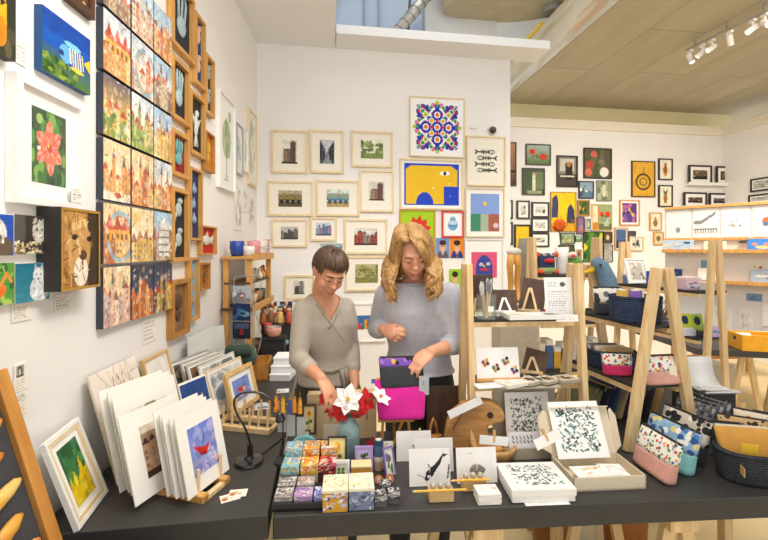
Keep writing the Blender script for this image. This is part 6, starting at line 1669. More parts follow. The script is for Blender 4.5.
dq = onz(497, 462); t = thing('wooden_dish', 'round pale wooden dish with a thick rim', 'dish', (dq.x, dq.y + .06, .751))
MB().lathe([(.06, 0), (.088, .01), (.094, .04), (.09, .05), (.08, .048), (.075, .02), (.0, .016)], n=36).build('bowl', wood('d6ab6c', 'b3824a'), t, smooth=True)
MB().box((.0, -.05, .045), (.05, .03, .008), .5).build('block_inside', OAK, t)
label_tag(478, 434, 510, 447, dq.y - .03, .115, .034, 'white label standing on the round wooden dish', .1, lean=.1)
# brown board standing behind
q = at(444, 0, 1.93); q.z = .751
M, _ = lean_mtx(q - RX * .075, q + RX * .075, .1)
t = thing('brown_board', 'dark brown wooden board standing right of the pink pouch', 'board', mtx=M)
MB().box((0, 0, .105), (.16, .012, .21)).build('panel', DARKWOOD, t, bevel=.002)
MB().beam((0, .01, .15), (0, .07, .0), .03, .008, (1, 0, 0)).build('strut', DARKWOOD, t)
q = onz(436, 448); t = thing('bent_wood_stand', 'small bent wood stand before the brown board', 'stand', (q.x, q.y + .1, .751), .6)
MB().tube([(-.03, 0, 0), (-.012, 0, .06), (0, 0, .085), (.012, 0, .06), (.03, 0, 0)], .006, 10).build('arch', OAK, t, smooth=True)
MB().box((0, .0, .003), (.08, .03, .006)).build('foot', OAK, t)
postcard(432, 447, .13, .03, ta, 'white paper strip lying before the brown board', P_('f4f4f2', lambda p: p.text(.1, .2, .9, .8, 2)), .7512, name='paper_slip', cat='paper')

# pink pouch on a golden easel
E = onz(396, 453); E.z = .751; E.y += .03; ey = E.y
GOLD = wood('d9a13c', 'b47a22')
t = thing('table_easel', 'small golden wooden easel holding the pink pouch', 'easel', E, ta)
for s in (-1, 1): MB().beam((s * .062, -.015, 0), (s * .048, .02, .215), .011, .009, (0, 1, 0)).build('front_leg', GOLD, t)
MB().beam((0, .10, 0), (0, .03, .22), .011, .009, (0, 1, 0)).build('rear_leg', GOLD, t)
MB().box((0, -.004, .128), (.15, .034, .010)).build('ledge', GOLD, t)
MB().box((0, .018, .19), (.11, .008, .012)).build('cross_bar', GOLD, t)
MB().beam((-.02, -.01, .005), (.03, .005, .12), .01, .008, (0, 1, 0)).build('brace', GOLD, t)
def pouch(loc, rz, w, h, dth, lb, lower, upper=None, split=.6, name='zip_pouch', tagc=None, zipm=None, lean=0.0, group=None, taper=.9, wt=.012, mtx=None):
    """zipped cloth pouch: gusseted base narrowing to the zip; a plain lower part and a printed upper part"""
    M = mtx if mtx is not None else Matrix.Translation(loc) @ Matrix.Rotation(rz, 4, 'Z') @ Matrix.Rotation(-lean, 4, 'X')
    t = thing(name, lb, 'pouch', group=group, mtx=M)
    def ring(s):
        ww = w / 2 * (taper + (1 - taper) * s) * (.94 if s == 0 else 1)
        th = (dth / 2) * (1 - s) ** .65 * (.75 if s == 0 else 1) + wt / 2 * s
        return ((0, .012 * s * s, h * s), ww, th, 0)
    n = 8; cut = split if upper is not None else 1.0
    ss = [0] + [.06 + (cut - .06) * k / n for k in range(n + 1)]
    MB().loft([ring(s) for s in ss], n=28, pw=4.0).build('lower_body' if upper is not None else 'body', lower, t, smooth=True)
    if upper is not None:
        ss = [cut + (1 - cut) * k / 5 for k in range(6)]
        MB().loft([ring(s) for s in ss], n=28, pw=4.0).build('upper_band', upper, t, smooth=True)
    MB().box((0, .012, h + .003), (w * .94, wt * .8, .007)).build('zip', zipm or BLACK, t)
    MB().tube([(w * .40, .006, h + .006), (w * .43, -.012, h - .004), (w * .43, -.014, h - .02)], .0022, 6).build('zip_pull', GREYMETAL, t)
    if tagc:
        MB().box((w * .22, -dth / 2 * (1 - .5) ** .65 - .008, h * .45), (.034, .0015, .052)).build('price_tag', tagc, t, mtx=Matrix.Rotation(-.12, 4, 'X'))
    return t
pk = Vector((E.x + .022, ey - .022, .888))
pouch(pk, ta, .222, .158, .05, 'bright magenta pouch with an orange zip on the golden easel', fabric('d81f94', wr=18), None, zipm=plain('f08a1c', .6), lean=.14, taper=.86)
MB().box((0, 0, 0), (.018, .004, .018)).build('zip_end', plain('2f62b8', .6), bpy.data.objects['zip_pouch'], loc=(-.114, .012, .152))
MB().box((0, 0, 0), (.018, .004, .018)).build('zip_end', plain('2f62b8', .6), bpy.data.objects['zip_pouch'], loc=(.114, .012, .152))
# ================================================================ LADDER SHELVES
def ladder(x0, y0, x1, y1, zb, zt, sp, boards, lb, lw=.042, depth=None, group='pale wood ladder shelves', bt=.014):
    """A-frames at both ends joined by black boards; boards = heights above the base"""
    a = Vector((x0, y0, zb)); b = Vector((x1, y1, zb)); L = (b - a).length; rz = math.atan2(b.y - a.y, b.x - a.x)
    t = thing('ladder_shelf', lb, 'shelf', a, rz, group); H = zt - zb
    for x in (0, L):
        for s in (-1, 1):
            MB().beam((x, s * sp, 0), (x, s * .026, H), lw, .026, (1, 0, 0)).build('leg', PALE, t, bevel=.003)
    for z in boards:
        d = sp - (sp - .026) * z / H
        d2 = depth or d - .012
        MB().box((L / 2, 0, z + .012 + bt / 2), (L - .03, 2 * d2, bt)).build('shelf_board', BLACK, t, bevel=.002)
        for s in (-1, 1): MB().box((L / 2, s * (d2 - .010), z), (L - .03, .018, .022)).build('shelf_rail', PALE, t)
    def on(x, y, z): return a + Matrix.Rotation(rz, 3, 'Z') @ Vector((x, y, z + .012 + bt + .001))
    return t, on, rz, L
_, on1, r1, L1 = ladder(.365, 1.855, .862, 1.90, .751, 1.53, .088, (.245, .515), 'pale wood ladder shelf in the middle of the front table')
_, on2, r2, L2 = ladder(1.185, 1.79, 1.085, 2.25, .751, 1.515, .165, (.235, .49), 'pale wood ladder shelf at the right of the front table, its end facing us', lw=.045)
_, on3, r3, L3 = ladder(2.17, 2.75, 1.96, 3.42, .0, 1.65, .14, (.55, .985, 1.29), 'tall floor standing pale wood ladder shelf beyond the baskets', lw=.045, depth=.13)
_, on4, r4, L4 = ladder(1.09, 3.1, 1.60, 3.16, .0, 1.68, .14, (.7, 1.04, 1.38), 'tall pale wood ladder shelf of plush toys behind the middle ladder', lw=.045, depth=.12)
# black table behind the right half of the front one
p = FT(1.19, .604, 0)
t = thing('rear_table', 'black table pushed behind the right of the front table, under the ladder shelf', 'table', (p.x, p.y, 0), ta)
MB().box((.5, .225, .7125), (1.0, .45, .075)).build('tabletop', BLACKTOP, t, bevel=.003)
for x in (.06, .94):
    for y in (.06, .39): MB().box((x, y, .3375), (.045, .045, .675)).build('leg', PALE, t)

# ---- middle ladder, upper board
def jar_of(loc, r, h, lb, sticks, matg, name='brush_jar'):
    t = thing(name, lb, 'jar', loc)
    MB().lathe([(r, 0), (r, h), (r * .95, h), (r * .95, .004)], n=24).build('glass', matg, t, smooth=False)
    for k, (mat_, L, tipm) in enumerate(sticks):
        a = k * 2.4; rr = r * .6 * (k % 4 + 1) / 4
        p0 = Vector((rr * .5 * math.cos(a), rr * .5 * math.sin(a), .006)); p1 = Vector((rr * 1.5 * math.cos(a), rr * 1.1 * math.sin(a), L))
        b = MB().tube([p0, p1], .0035, 6).build('brush', mat_, t)
        e = (p1 - p0).normalized(); MB().tube([p1 - e * .002, p1 + e * .035, p1 + e * .05], [.0045, .006, .002], 8).build('bristles', tipm, b)
    MB().box((r * .25, -r - .001, h * .45), (.024, .0015, .024)).build('round_sticker', PAPER, t)
    return t
jar_of(on1(.075, -.035, .515), .043, .105, 'glass jar full of wooden handled brushes on the middle ladder', [(PALE if k % 3 else OAK, .10 + .012 * (k % 3), plain('d8d8da', .5) if k % 2 else plain('8a8c90', .5)) for k in range(14)], glassy('f4f8f6', .05))
def easelboard(loc, rz, w, h, lb, tilt=.25, panel=DARKWOOD, roll=0.0, legs=PALE, group='small dark boards on easels'):
    t = thing('easel_board', lb, 'board', mtx=Matrix.Translation(loc) @ Matrix.Rotation(rz, 4, 'Z'), group=group)
    Mx = Matrix.Rotation(-tilt, 4, 'X') @ Matrix.Rotation(roll, 4, 'Y')
    MB().box((0, 0, h / 2 + .02), (w, .01, h)).build('panel', panel, t, mtx=Mx, bevel=.002)
    for s in (-1, 1): MB().beam((s * .035, -.02, 0), (s * .004, .02, h * .8), .010, .008, (0, 1, 0)).build('leg', legs, t)
    MB().beam((0, .075, 0), (0, .02, h * .8), .010, .008, (1, 0, 0)).build('leg', legs, t)
    MB().box((0, -.014, .022), (.09, .02, .008)).build('ledge', legs, t)
    return t
easelboard(on1(.075, .055, .515), r1 + .05, .135, .165, 'upright dark brown board behind the brush jar', .06)
easelboard(on1(.185, .03, .515), r1 - .2, .115, .10, 'dark board resting on a white little easel', .3, legs=WHITE)
easelboard(on1(.315, .055, .515), r1 - .5, .11, .15, 'tilted dark brown board behind the information sheet', .3, roll=.12)
t = thing('sample_tray', 'white shallow tray with a strip of writing on the upper board', 'tray', on1(.285, -.04, .515), r1)
MB().box((0, 0, .004), (.24, .085, .008)).build('bottom', WHITE, t)
for (x, y, w, d) in ((0, -.042, .24, .005), (0, .042, .24, .005), (-.12, 0, .005, .085), (.12, 0, .005, .085)): MB().box((x, y, .010), (w, d, .02)).build('rim', WHITE, t)
for k in range(4):
    o = MB().box((0, 0, .004), (.05, .05, .006)).build('sample_card', plain(['d8c8b0', 'e8e0d4', 'f2eee8', '6f6a64'][k], .7, var=.1), None, loc=on1(.2 + k * .056, -.04, .524), rot=(0, 0, r1 + .06 * (k - 1)), bevel=.001); tag(o, ['beige sample card at the left in the white tray', 'cream sample card, second in the white tray', 'white sample card, third in the white tray', 'dark grey sample card at the right in the white tray'][k], 'card', 'sample cards in the white tray')
M = Matrix.Translation(on1(.425, -.01, .515)) @ Matrix.Rotation(r1, 4, 'Z') @ Matrix.Rotation(-.12, 4, 'X')
o = img(.13, .17, 'f6f6f6', lambda p: (p.text(.12, .12, .88, .66, 9, '8a8a8c'), p.ell(.66, .82, .1, .06, '5a5c60'), p.rect(.6, .76, .72, .8, '5a5c60'), p.text(.12, .74, .5, .9, 2, '9a9a9c')), 4, 320, .01).onto(.13, .175, y=0, back=.002, mats=[PAPER], name='information_sheet', zz=.0875); o.matrix_world = M
tag(o, 'white printed information sheet standing on the right of the upper board', 'sheet')
o = MB().box((0, .012, .03), (.05, .024, .06)).build('sheet_block', PALE, None, mtx=None, loc=on1(.425, .018, .515), rot=(0, 0, r1)); tag(o, 'small pale block propping the information sheet', 'block')
M = Matrix.Translation(on1(.42, -.085, .505)) @ Matrix.Rotation(r1, 4, 'Z') @ Matrix.Rotation(-.3, 4, 'X')
o = card(24, 10, 6).onto(.10, .03, y=0, back=.0015, mats=[PAPER], name='shelf_label', zz=.015); o.matrix_world = M; tag(o, 'white label strip on the edge of the upper board', 'label')
# lower board of the middle ladder
t = thing('bead_card', 'white card with clusters of coloured beads standing on the lower board', 'card', mtx=Matrix.Translation(on1(.125, -.06, .245)) @ Matrix.Rotation(r1, 4, 'Z') @ Matrix.Rotation(-.2, 4, 'X'))
MB().box((0, .003, .08), (.19, .006, .13)).build('card', plain('f1efec', .7, var=.01), t)
MB().box((0, -.002, .011), (.20, .014, .012)).build('wooden_foot', OAK, t)
for i, (x, z, cs) in enumerate(((-.055, .085, ('8a3a2c', 'e0a03a', '3a2c2c', 'c8642c')), (-.01, .062, ('5f6a3a', '8a3a34', '2f2c34', 'b8842c')), (.035, .09, ('6a8a9a', '3a2c34', 'a89a3a', '8a4a34')), (.072, .052, ('3a4a8a', 'e0b03a', '2c2c34', '8a3a5a')))):
    for j, (dx, dz) in enumerate(((-.010, 0), (.006, .009), (.010, -.006), (-.003, -.012))):
        MB().ball((x + dx, -.002, z + dz), (.0075, .003, .0075), nu=10, nv=6).build('bead', plain(cs[j], .3), t, smooth=True)
for s in (-1, 1): MB().beam((s * .05, .02, .0), (s * .03, .01, .12), .01, .006, (0, 1, 0)).build('easel_leg', OAK, t)
easelboard(on1(.305, .01, .245), r1 - .45, .10, .10, 'tilted dark little board on the lower board of the middle ladder', .35, roll=.2)
for i, (x, y, w, h, rz2, lb, c) in enumerate(((.06, -.10, .11, .07, .1, 'white sheet hanging over the left of the lower board', 'e9edf4'), (.17, -.09, .12, .09, .35, 'cream crumpled paper bag on the lower board', 'eee8dc'), (.255, -.075, .085, .075, .5, 'small picture card pack, left of three on the lower board', 'd8cdb8'), (.33, -.07, .085, .075, .45, 'small picture card pack, middle of three on the lower board', 'cfc4ae'), (.42, -.065, .09, .075, .2, 'small picture card pack, right of three on the lower board', 'c4b8a2'))):
    n = 1 if i < 2 else 4
    for k in range(n):
        lb2 = lb if n == 1 else lb.replace('card pack', ['card lowest in a pack', 'card second in a pack', 'card third in a pack', 'card on top of a pack'][k])
        fn = (lambda p: p.blots(3, ['ffffff', 'e0d8c8'], .1, .2)) if n == 1 else (lambda p: (p.rect(0, 0, 1, 1, 'efe8da'), p.rect(.08, .1, .92, .9, c), p.ell(.5, .5, .2, .3, '5a4a3c'), p.blots(5, ['8a7a64', 'f4ecdc', 'c0483c'], .05, .12, (.15, .15, .85, .85))))
        o = img(w, h, c, fn, i + k, 260, .04).onto(w, h, y=.002 + (.012 if i == 1 else 0), back=.002 + (.012 if i == 1 else 0), mats=[plain(c, .8)], name='paper_bag' if i == 1 else ('paper_sheet' if i == 0 else 'picture_card'), face='xy')
        o.location = on1(x, y, .245 + k * .004); o.rotation_euler = (0, 0, r1 + rz2 + .06 * (k % 2)); tag(o, lb2, ['sheet', 'bag', 'card', 'card', 'card'][i], None if n == 1 else 'picture cards on the lower board')

def simple_(loc, nm, h_, h):
    t = thing('gift_box', nm + ' upright gift box on the toy ladder low board', 'box', loc, r4, 'gift boxes on the toy ladder')
    MB().box((0, 0, h * .42), (.05, .09, h * .84)).build('box_body', plain(h_, .6, var=.1), t, bevel=.001); MB().box((0, 0, h * .9), (.053, .093, h * .2)).build('lid', plain('efe8dc', .6), t, bevel=.001)
# ---- toys and flowers on the ladder behind
q = on4(.10, -.02, 1.38)
t = thing('plush_monster', 'navy plush monster with a red beak and orange feet', 'toy', (q.x, q.y, q.z), r4)
BL = fabric('2b3f63', wr=60); ORG = fabric('e2562a', wr=60)
MB().loft([((0, 0, .03), .055, .04, 0), ((0, 0, .05), .062, .045, 0), ((0, 0, .11), .062, .045, 0), ((0, 0, .145), .05, .04, 0), ((0, 0, .155), .03, .025, 0)], n=18, pw=3).build('body', BL, t, smooth=True)
MB().ball((0, -.05, .10), (.04, .022, .018)).build('beak', fabric('cf2526', wr=60), t, smooth=True)
for s in (-1, 1):
    MB().ball((s * .028, -.036, .15), .017).build('eye', WHITE, t, smooth=True); 
    MB().ball((s * .028, -.052, .152), .006).build('pupil', BLACK, t, smooth=True)
    MB().ball((s * .07, -.01, .145), (.022, .018, .02)).build('ear', ORG, t, smooth=True)
    MB().ball((s * .055, -.03, .02), (.028, .03, .02)).build('foot', ORG, t, smooth=True)
MB().loft([((0, -.01, .012), .06, .045, 0), ((0, -.01, .03), .066, .05, 0), ((0, -.01, .05), .06, .045, 0)], n=18, pw=3).build('trousers', fabric('9fb26a', wr=60), t, smooth=True)
q = on4(.235, .0, 1.38)
t = thing('tall_vase', 'tall white vase with one orange pompom flower behind the plush monster', 'vase', q)
MB().lathe([(.035, 0), (.038, .01), (.044, .10), (.05, .2), (.046, .2), (.04, .1)], n=24).build('body', plain('f2efe9', .4), t, smooth=True)
MB().tube([(0, 0, .02), (-.005, 0, .2), (-.02, 0, .33)], .004, 6).build('stem', plain('4a6a34', .6), t)
m = MB(); rg_ = random.Random(4)
for k in range(60):
    a = rg_.random() * 6.28; b = math.acos(2 * rg_.random() - 1); d = Vector((math.sin(b) * math.cos(a), math.sin(b) * math.sin(a), math.cos(b)))
    m.ball(Vector((-.02, 0, .36)) + d * .036, .014, nu=6, nv=4)
m.ball((-.02, 0, .36), .04); m.build('pompom_bloom', fabric('e8641a', wr=60), t)
q = on4(.33, -.02, 1.38)
t = thing('plush_frog', 'green plush toy with a white and orange head on the far ladder', 'toy', q)
MB().loft([((0, 0, 0), .05, .04, 0), ((0, 0, .06), .06, .045, 0), ((0, 0, .11), .045, .035, 0), ((0, 0, .13), .03, .02, 0)], n=16).build('body', fabric('6f9c4a', wr=60), t, smooth=True)
MB().ball((-.03, -.02, .14), (.032, .03, .026)).build('head', fabric('ece4d8', wr=60), t, smooth=True)
MB().ball((-.035, -.05, .135), (.018, .014, .012)).build('mouth', ORG, t, smooth=True)
for k, (x, z, r, h, c, c2, lb) in enumerate(((.06, 1.04, .03, .07, 'e8e4dc', 'c83a2c', 'white lidded jar with red top, first on the toy ladder middle board'), (.15, 1.04, .03, .07, 'd8a23c', '2c2c30', 'amber jar with black lid, second on the toy ladder middle board'), (.24, 1.04, .03, .07, '6a8ab0', 'e8e4dc', 'blue jar with white lid, third on the toy ladder middle board'), (.33, 1.04, .03, .07, 'c8503c', 'e8e4dc', 'red jar with white lid, fourth on the toy ladder middle board'), (.42, 1.04, .03, .07, '8a9a6a', '2c2c30', 'sage jar with black lid, fifth on the toy ladder middle board'))):
    t = thing('jar', lb, 'jar', on4(x, -.05, z), 0, 'jars on the toy ladder')
    MB().lathe([(r * .9, 0), (r, .006), (r, h * .85), (r * .8, h)], n=16).build('body', plain(c, .4), t); MB().lathe([(r * .82, h), (r * .85, h + .004), (r * .85, h + .018)], n=16).build('lid', plain(c2, .4), t)
for k in range(9):
    h_ = ['c84a3a', 'e8e0d0', '4a6a9a', 'e0a83c', '6a8a5a', 'd8d0c4', '8a5a7a', '3a3a40', 'c8945a'][k]
    nm = ['red', 'cream', 'blue', 'amber', 'sage green', 'pale grey', 'plum', 'black', 'tan'][k]
    simple_(on4(-.02 + k * .06, -.03, .7), nm, h_, .15 + .03 * (k % 3))
# wooden legs figure and black pedestal
q = at(514, 300, 3.0)
o = MB().box((0, 0, .6), (.26, .24, 1.2)).box((0, 0, 1.206), (.28, .26, .012)).build('pedestal', plain('c4b7a0', .7), None, loc=(q.x, q.y, 0)); tag(o, 'tall beige pedestal behind the brush jar', 'pedestal')
t = thing('wooden_carving', 'pair of golden carved wooden legs standing behind the brush jar', 'carving', (q.x, q.y, 1.213))
for s in (-1, 1):
    MB().tube([(s * .03, -.015, .01), (s * .03, 0, .03), (s * .022, .0, .14), (s * .03, 0, .26), (s * .016, 0, .34)], [.02, .016, .021, .024, .03], 12).build('leg', wood('dca24c', 'b87c30', (40, 40, 6)), t, smooth=True)
MB().ball((0, 0, .36), (.055, .035, .03)).build('hips', plain('d8cfc0', .7), t, smooth=True)
q = at(524, 305, 3.5); o = MB().loft([((0, 0, 0), .05, .04, 0), ((0, 0, .5), .06, .05, .2), ((0, 0, 1.0), .05, .045, .5), ((0, 0, 1.55), .075, .06, .9), ((0, 0, 1.68), .05, .04, 1)], n=14).build('scarf_stand', fabric('8f8778', wr=40, amt=.8), None, loc=(q.x, q.y, 0), smooth=True); tag(o, 'grey hank of knitted scarves hung on a stand behind the wooden legs', 'scarves')
# goose
q = on2(.43, -.045, .49)
t = thing('plush_goose', 'blue grey plush goose with a yellow beak behind the spotted pouch', 'toy', q, 0); t.scale = (1.2, 1.2, 1.25)
GZ = fabric('6d8ba3', wr=40)
MB().tube([(.03, 0, 0), (.04, 0, .06), (.035, 0, .13), (.01, 0, .185), (-.015, 0, .205), (-.03, 0, .2)], [.038, .043, .038, .032, .028, .014], 16).build('body', GZ, t, smooth=True)
MB().tube([(-.03, -.005, .175), (-.06, -.012, .165), (-.095, -.02, .16)], [.012, .009, .004], 10).build('beak', plain('e8b81e', .6), t, smooth=True)
MB().ball((-.012, -.036, .195), .006).build('eye', BLACK, t, smooth=True)

# ---- right ladder
NAVY = rope('1d2b47', '44577c')
DARKR = rope('22262d', '4c525c')
def basket(loc, rz, rx, ry, h, lb, m, flare=1.08):
    t = thing('rope_basket', lb, 'basket', loc, rz)
    n = 40; out = [(1.0, 0), (1.02, h * .1), (flare, h * .6), (flare, h), (flare * .93, h), (flare * .92, h * .5), (.9, .012)]
    MB().lathe([(r * rx, z) for r, z in out], n=n, sy=ry / rx).build('body', m, t, smooth=True)
    mb = MB(); mb.lathe([(flare * rx * 1.005, h - .012), (flare * rx * 1.03, h - .006), (flare * rx * 1.005, h)], n=n, sy=ry / rx, cap=False); mb.build('rim', m, t, smooth=True)
    return t
POLK = floral('e9e4da', ['3a3a3e', '6a6a6c', '2c2c30'], 26, .42)
WHITEFL = floral('f3efe6', ['e86a3a', '3f6a8a', 'e8a83c', '5a8a5a', 'd84a4a', 'f3efe6', 'f3efe6', '2f4a6a'], 75, .45)
BLUEFL = floral('8fb4d8', ['2f5a9a', 'f4f4f0', '4a7ab8', 'e8d88a', '1f3a6a', '9ac4d8'], 42, .5)
DAISY = floral('d8d0c0', ['26262a', '26262a', '2c2a28', 'f0ece0'], 34, .5)
DOTB = floral('c8a678', ['2a2624', '3a322c', 'c8a678'], 45, .45)
PINK = fabric('dca394', wr=20); AQUA = fabric('86c4c6', wr=20); MUST = fabric('d29a45', wr=20)
LT = plain('f4ecd0', .6)
LY = plain('f2c83a', .6)
basket(on2(.145, .0, .49), r2, .098, .105, .115, 'navy rope basket on the upper board of the right ladder', NAVY, 1.05)
for i, (x, y, h_, lb) in enumerate(((.03, .03, '7a5ab0', 'purple cloth roll in the navy basket on the upper board'), (.08, -.03, 'e8ddc8', 'cream spotted cloth roll in the navy basket on the upper board'), (.06, .07, 'c8a04a', 'ochre cloth roll in the navy basket on the upper board'))):
    t = thing('cloth_roll', lb, 'cloth', on2(x + .08, y, .515), r2, 'cloth rolls in the upper navy basket')
    MB().tube([(0, 0, .02), (.0, 0, .115)], [.026, .026], 14).build('roll', fabric(h_, wr=50), t, smooth=True); MB().tube([(0, 0, .113), (.0, 0, .118)], [.018, .017], 12).build('rolled_edge', fabric('efe6d6', wr=50), t)
pouch(on2(.325, -.015, .49), 0.0, .15, .13, .08, 'spotted pouch with a charcoal base on the upper board', fabric('33373d', wr=18), POLK, .45, group='pouches on the right ladder')
t = thing('tote_bag', 'folded white and yellow cloth bag at the far end of the upper board', 'bag', on2(.44, .11, .49), .1)
MB().box((0, 0, .05), (.075, .02, .1)).build('body', plain('f0ead8', .8), t, bevel=.005); MB().box((-.045, -.012, .035), (.05, .012, .07)).build('front_pocket', fabric('e6b41e', wr=40), t, bevel=.004); MB().tube([(-.02, 0, .1), (-.01, 0, .13), (.02, 0, .13), (.03, 0, .1)], .004, 8).build('handle', plain('e0d6c0', .8), t)
basket(on2(.315, -.01, .235), r2, .12, .10, .085, 'shallow navy rope basket on the lower board of the right ladder', NAVY, 1.08)
for i, (dx, h_, lb) in enumerate(((-.05, 'b89a6a', 'tan rolled cloth in the shallow navy basket'), (.0, 'd8c8b0', 'cream rolled cloth in the shallow navy basket'), (.05, '6a6a70', 'grey rolled cloth in the shallow navy basket'))):
    t = thing('cloth_roll', lb, 'cloth', on2(.315 + dx, -.01, .25), r2 + 1.4, 'cloth rolls in the shallow navy basket')
    MB().tube([(-.07, 0, .065), (.07, 0, .065)], .022, 14).build('roll', fabric(h_, wr=50), t, smooth=True); MB().tube([(.068, 0, .065), (.073, 0, .065)], .014, 12).build('rolled_edge', fabric('efe6d6', wr=50), t)
pouch(on2(.175, .07, .235), -.2, .13, .095, .06, 'small pouch with a raspberry base and white flowers on the lower board', fabric('cf2f64', wr=18), WHITEFL, .5, group='pouches on the right ladder')
pouch(on2(.21, .02, .235), -.5, .11, .075, .04, 'violet small pouch between the raspberry pouch and the ladder leg', fabric('6a3aa0', wr=18), None, group='pouches on the right ladder')
pouch(on2(.03, -.02, .235), .12, .19, .115, .07, 'blush pink pouch with a flowered band on the lower board', PINK, WHITEFL, .5, tagc=LT, group='pouches on the right ladder')

# ---- pouches on the table
pg = 'cloth pouches along the right of the front table'
def rowpouch(px, py, rz, w, h, d, lb, lo, up, split=.5, tagc=None, lean=.1, dx=0, dy=0):
    pouch((px, py, .752), rz, w, h, d, lb, lo, up, split, tagc=tagc, lean=lean, group=pg)
rowpouch(1.015, 1.585, -1.46, .20, .145, .06, 'blush pink pouch with a garden flower band, nearest the open box', PINK, floral('f2efe6', ['5f8a5a', 'd8503a', '4a6ab0', '8aa87a', 'f2efe6', 'e89a3c', '3f6a4a'], 80, .45), .48, lean=.16)
rowpouch(1.115, 1.655, -1.36, .225, .16, .07, 'aqua pouch with blue and white blooms, second in the row', AQUA, BLUEFL, .48, tagc=LT, lean=.16, dx=.01)
rowpouch(1.215, 1.72, -1.33, .21, .17, .06, 'black pouch with bold black daisies, third in the row', fabric('27282c', wr=18), DAISY, .42, lean=.14, dx=.015, dy=.01)
cols_ = [('6a6f4a', 'olive green'), ('2f3440', 'charcoal'), ('3a4a7a', 'indigo'), ('c8b48a', 'sand coloured'), ('5a4a86', 'violet'), ('8a7a5a', 'khaki'), ('2c2c30', 'black'), ('b8945a', 'camel')]
for i, (h_, nm) in enumerate(cols_):
    q = Vector((1.00 + .047 * i, 2.14 + .006 * i, .752))
    pouch(q, -1.25, .20, .155 + .006 * (i % 3), .035, nm + ' slim pouch standing in the row behind the flowered ones' + ['', ', before the indigo one', '', ', after the indigo one', ', before the khaki one', '', ', next to the camel one', ' at its far end'][i], fabric(h_, wr=18), None, lean=.22, group=pg, zipm=plain('c8a860', .5) if i % 2 else BLACK)
for i, (h_, nm) in enumerate((('9a9a9c', 'light grey'), ('4a4a50', 'dark grey'), ('6a6a6e', 'mid grey'))):
    pouch(Vector((1.40 + .05 * i, 1.92 + .02 * i, .752)), -1.2, .17, .15, .03, nm + ' slim pouch between the ladder leg and the booklet stand', floral('6f7074', [h_, '3a3a40', 'b8b8ba'], 60, .4), None, lean=.2, group=pg)
bq = FT(1.80, .15); br_ = basket((bq.x, bq.y, .752), ta + .25, .19, .102, .11, 'charcoal rope basket of pouches at the right of the front table', DARKR, 1.06)
MB().box((0, 0, 0), (.045, .003, .03)).build('leather_tab', plain('c8a06a', .6), br_, loc=(-.19, -.05, .06), rot=(0, 0, .9))
bp = 'pouches in the charcoal rope basket'
def inb(x, y, z=.04): return Vector((bq.x, bq.y, .752 + z)) + Matrix.Rotation(ta + .25, 3, 'Z') @ Vector((x, y, 0))
pouch(inb(-.085, -.02), -.18, .21, .135, .045, 'mustard yellow pouch in the charcoal basket', MUST, None, lean=.25, group=bp, zipm=plain('e8dcc0', .6), tagc=None)
pouch(inb(-.03, .03), -.5, .17, .145, .04, 'tan pouch with dark spots behind the mustard one', DOTB, None, lean=.2, group=bp)
pouch(inb(.05, .025), -.75, .18, .155, .04, 'cream pouch with black and orange marks in the charcoal basket', floral('e8dcc4', ['2c2a2a', 'c87a3c', 'e8dcc4'], 40, .4), None, lean=.2, group=bp)
pouch(inb(.10, .0), -.8, .17, .15, .04, 'grey pouch with black beads pattern at the right in the charcoal basket', floral('b8b4b0', ['2c2c30', '6a6a70', 'b8b4b0'], 60, .45), None, lean=.2, group=bp)
pouch(inb(-.10, .06), -.3, .15, .125, .03, 'dark green pouch at the back of the charcoal basket', fabric('3f4f48', wr=18), None, lean=.2, group=bp)
q = onz(697, 447); o = MB().box((0, 0, 0), (.05, .002, .04)).build('price_label', LY, None, loc=inb(-.14, -.045, .125), rot=(.2, 0, -.3)); tag(o, 'yellow price label by the mustard pouch', 'label')
# booklet on its stand
q = at(708, 400, 2.06)
o = MB().box((0, 0, .07), (.2, .16, .14)).box((0, 0, .1425), (.21, .17, .005)).build('display_riser', BLACK, None, loc=(q.x + .02, q.y + .06, .752), rot=(0, 0, ta)); tag(o, 'black riser under the white booklet behind the mustard pouch', 'riser')
t = thing('booklet_stand', 'dark grey stand holding an open white booklet', 'stand', (q.x, q.y + .02, .898), .05)
MB().box((-.04, .07, .07), (.11, .006, .145)).build('back_plate', plain('6a6c70', .4), t, mtx=Matrix.Rotation(-.15, 4, 'X')); MB().box((0, -.0, .003), (.2, .14, .006)).build('base_plate', plain('5c5e62', .4), t)
MB().box((-.06, -.045, .012), (.06, .04, .014)).build('card_holder', plain('45474c', .4), t, bevel=.002); MB().box((-.06, -.047, .0195), (.045, .026, .001)).build('card_window', plain('c8d0d8', .3), t)
t = thing('booklet', 'open white booklet lying back on the dark grey stand', 'booklet', (q.x + .015, q.y + .02, .905), .05)
m = MB()
vs = []; N = 10
prof = [(-.075 + .0, .006), (-.05, .007), (-.02, .008), (.01, .012), (.035, .03), (.05, .06), (.06, .10), (.068, .14)]
for k, (y, z) in enumerate(prof):
    for x in (-.075, .075): vs.append((x + (.03 if k < 2 else 0) * (1 if x > 0 else .2), y, z))
fs = [(2 * k, 2 * k + 1, 2 * k + 3, 2 * k + 2) for k in range(len(prof) - 1)]
m._add(vs, fs); o = m.build('pages', plain('f3f2f0', .6, var=.02), t, smooth=True); so = o.modifiers.new('sheet', 'SOLIDIFY'); so.thickness = .006
P_('f3f2f0', lambda p: p.text(.1, .1, .9, .9, 7, 'a8a8aa'))(30, 24).onto(.13, .075, y=.0145, back=.0005, mats=[PAPER], parent=t, name='printed_text', face='xy', zz=-.035)

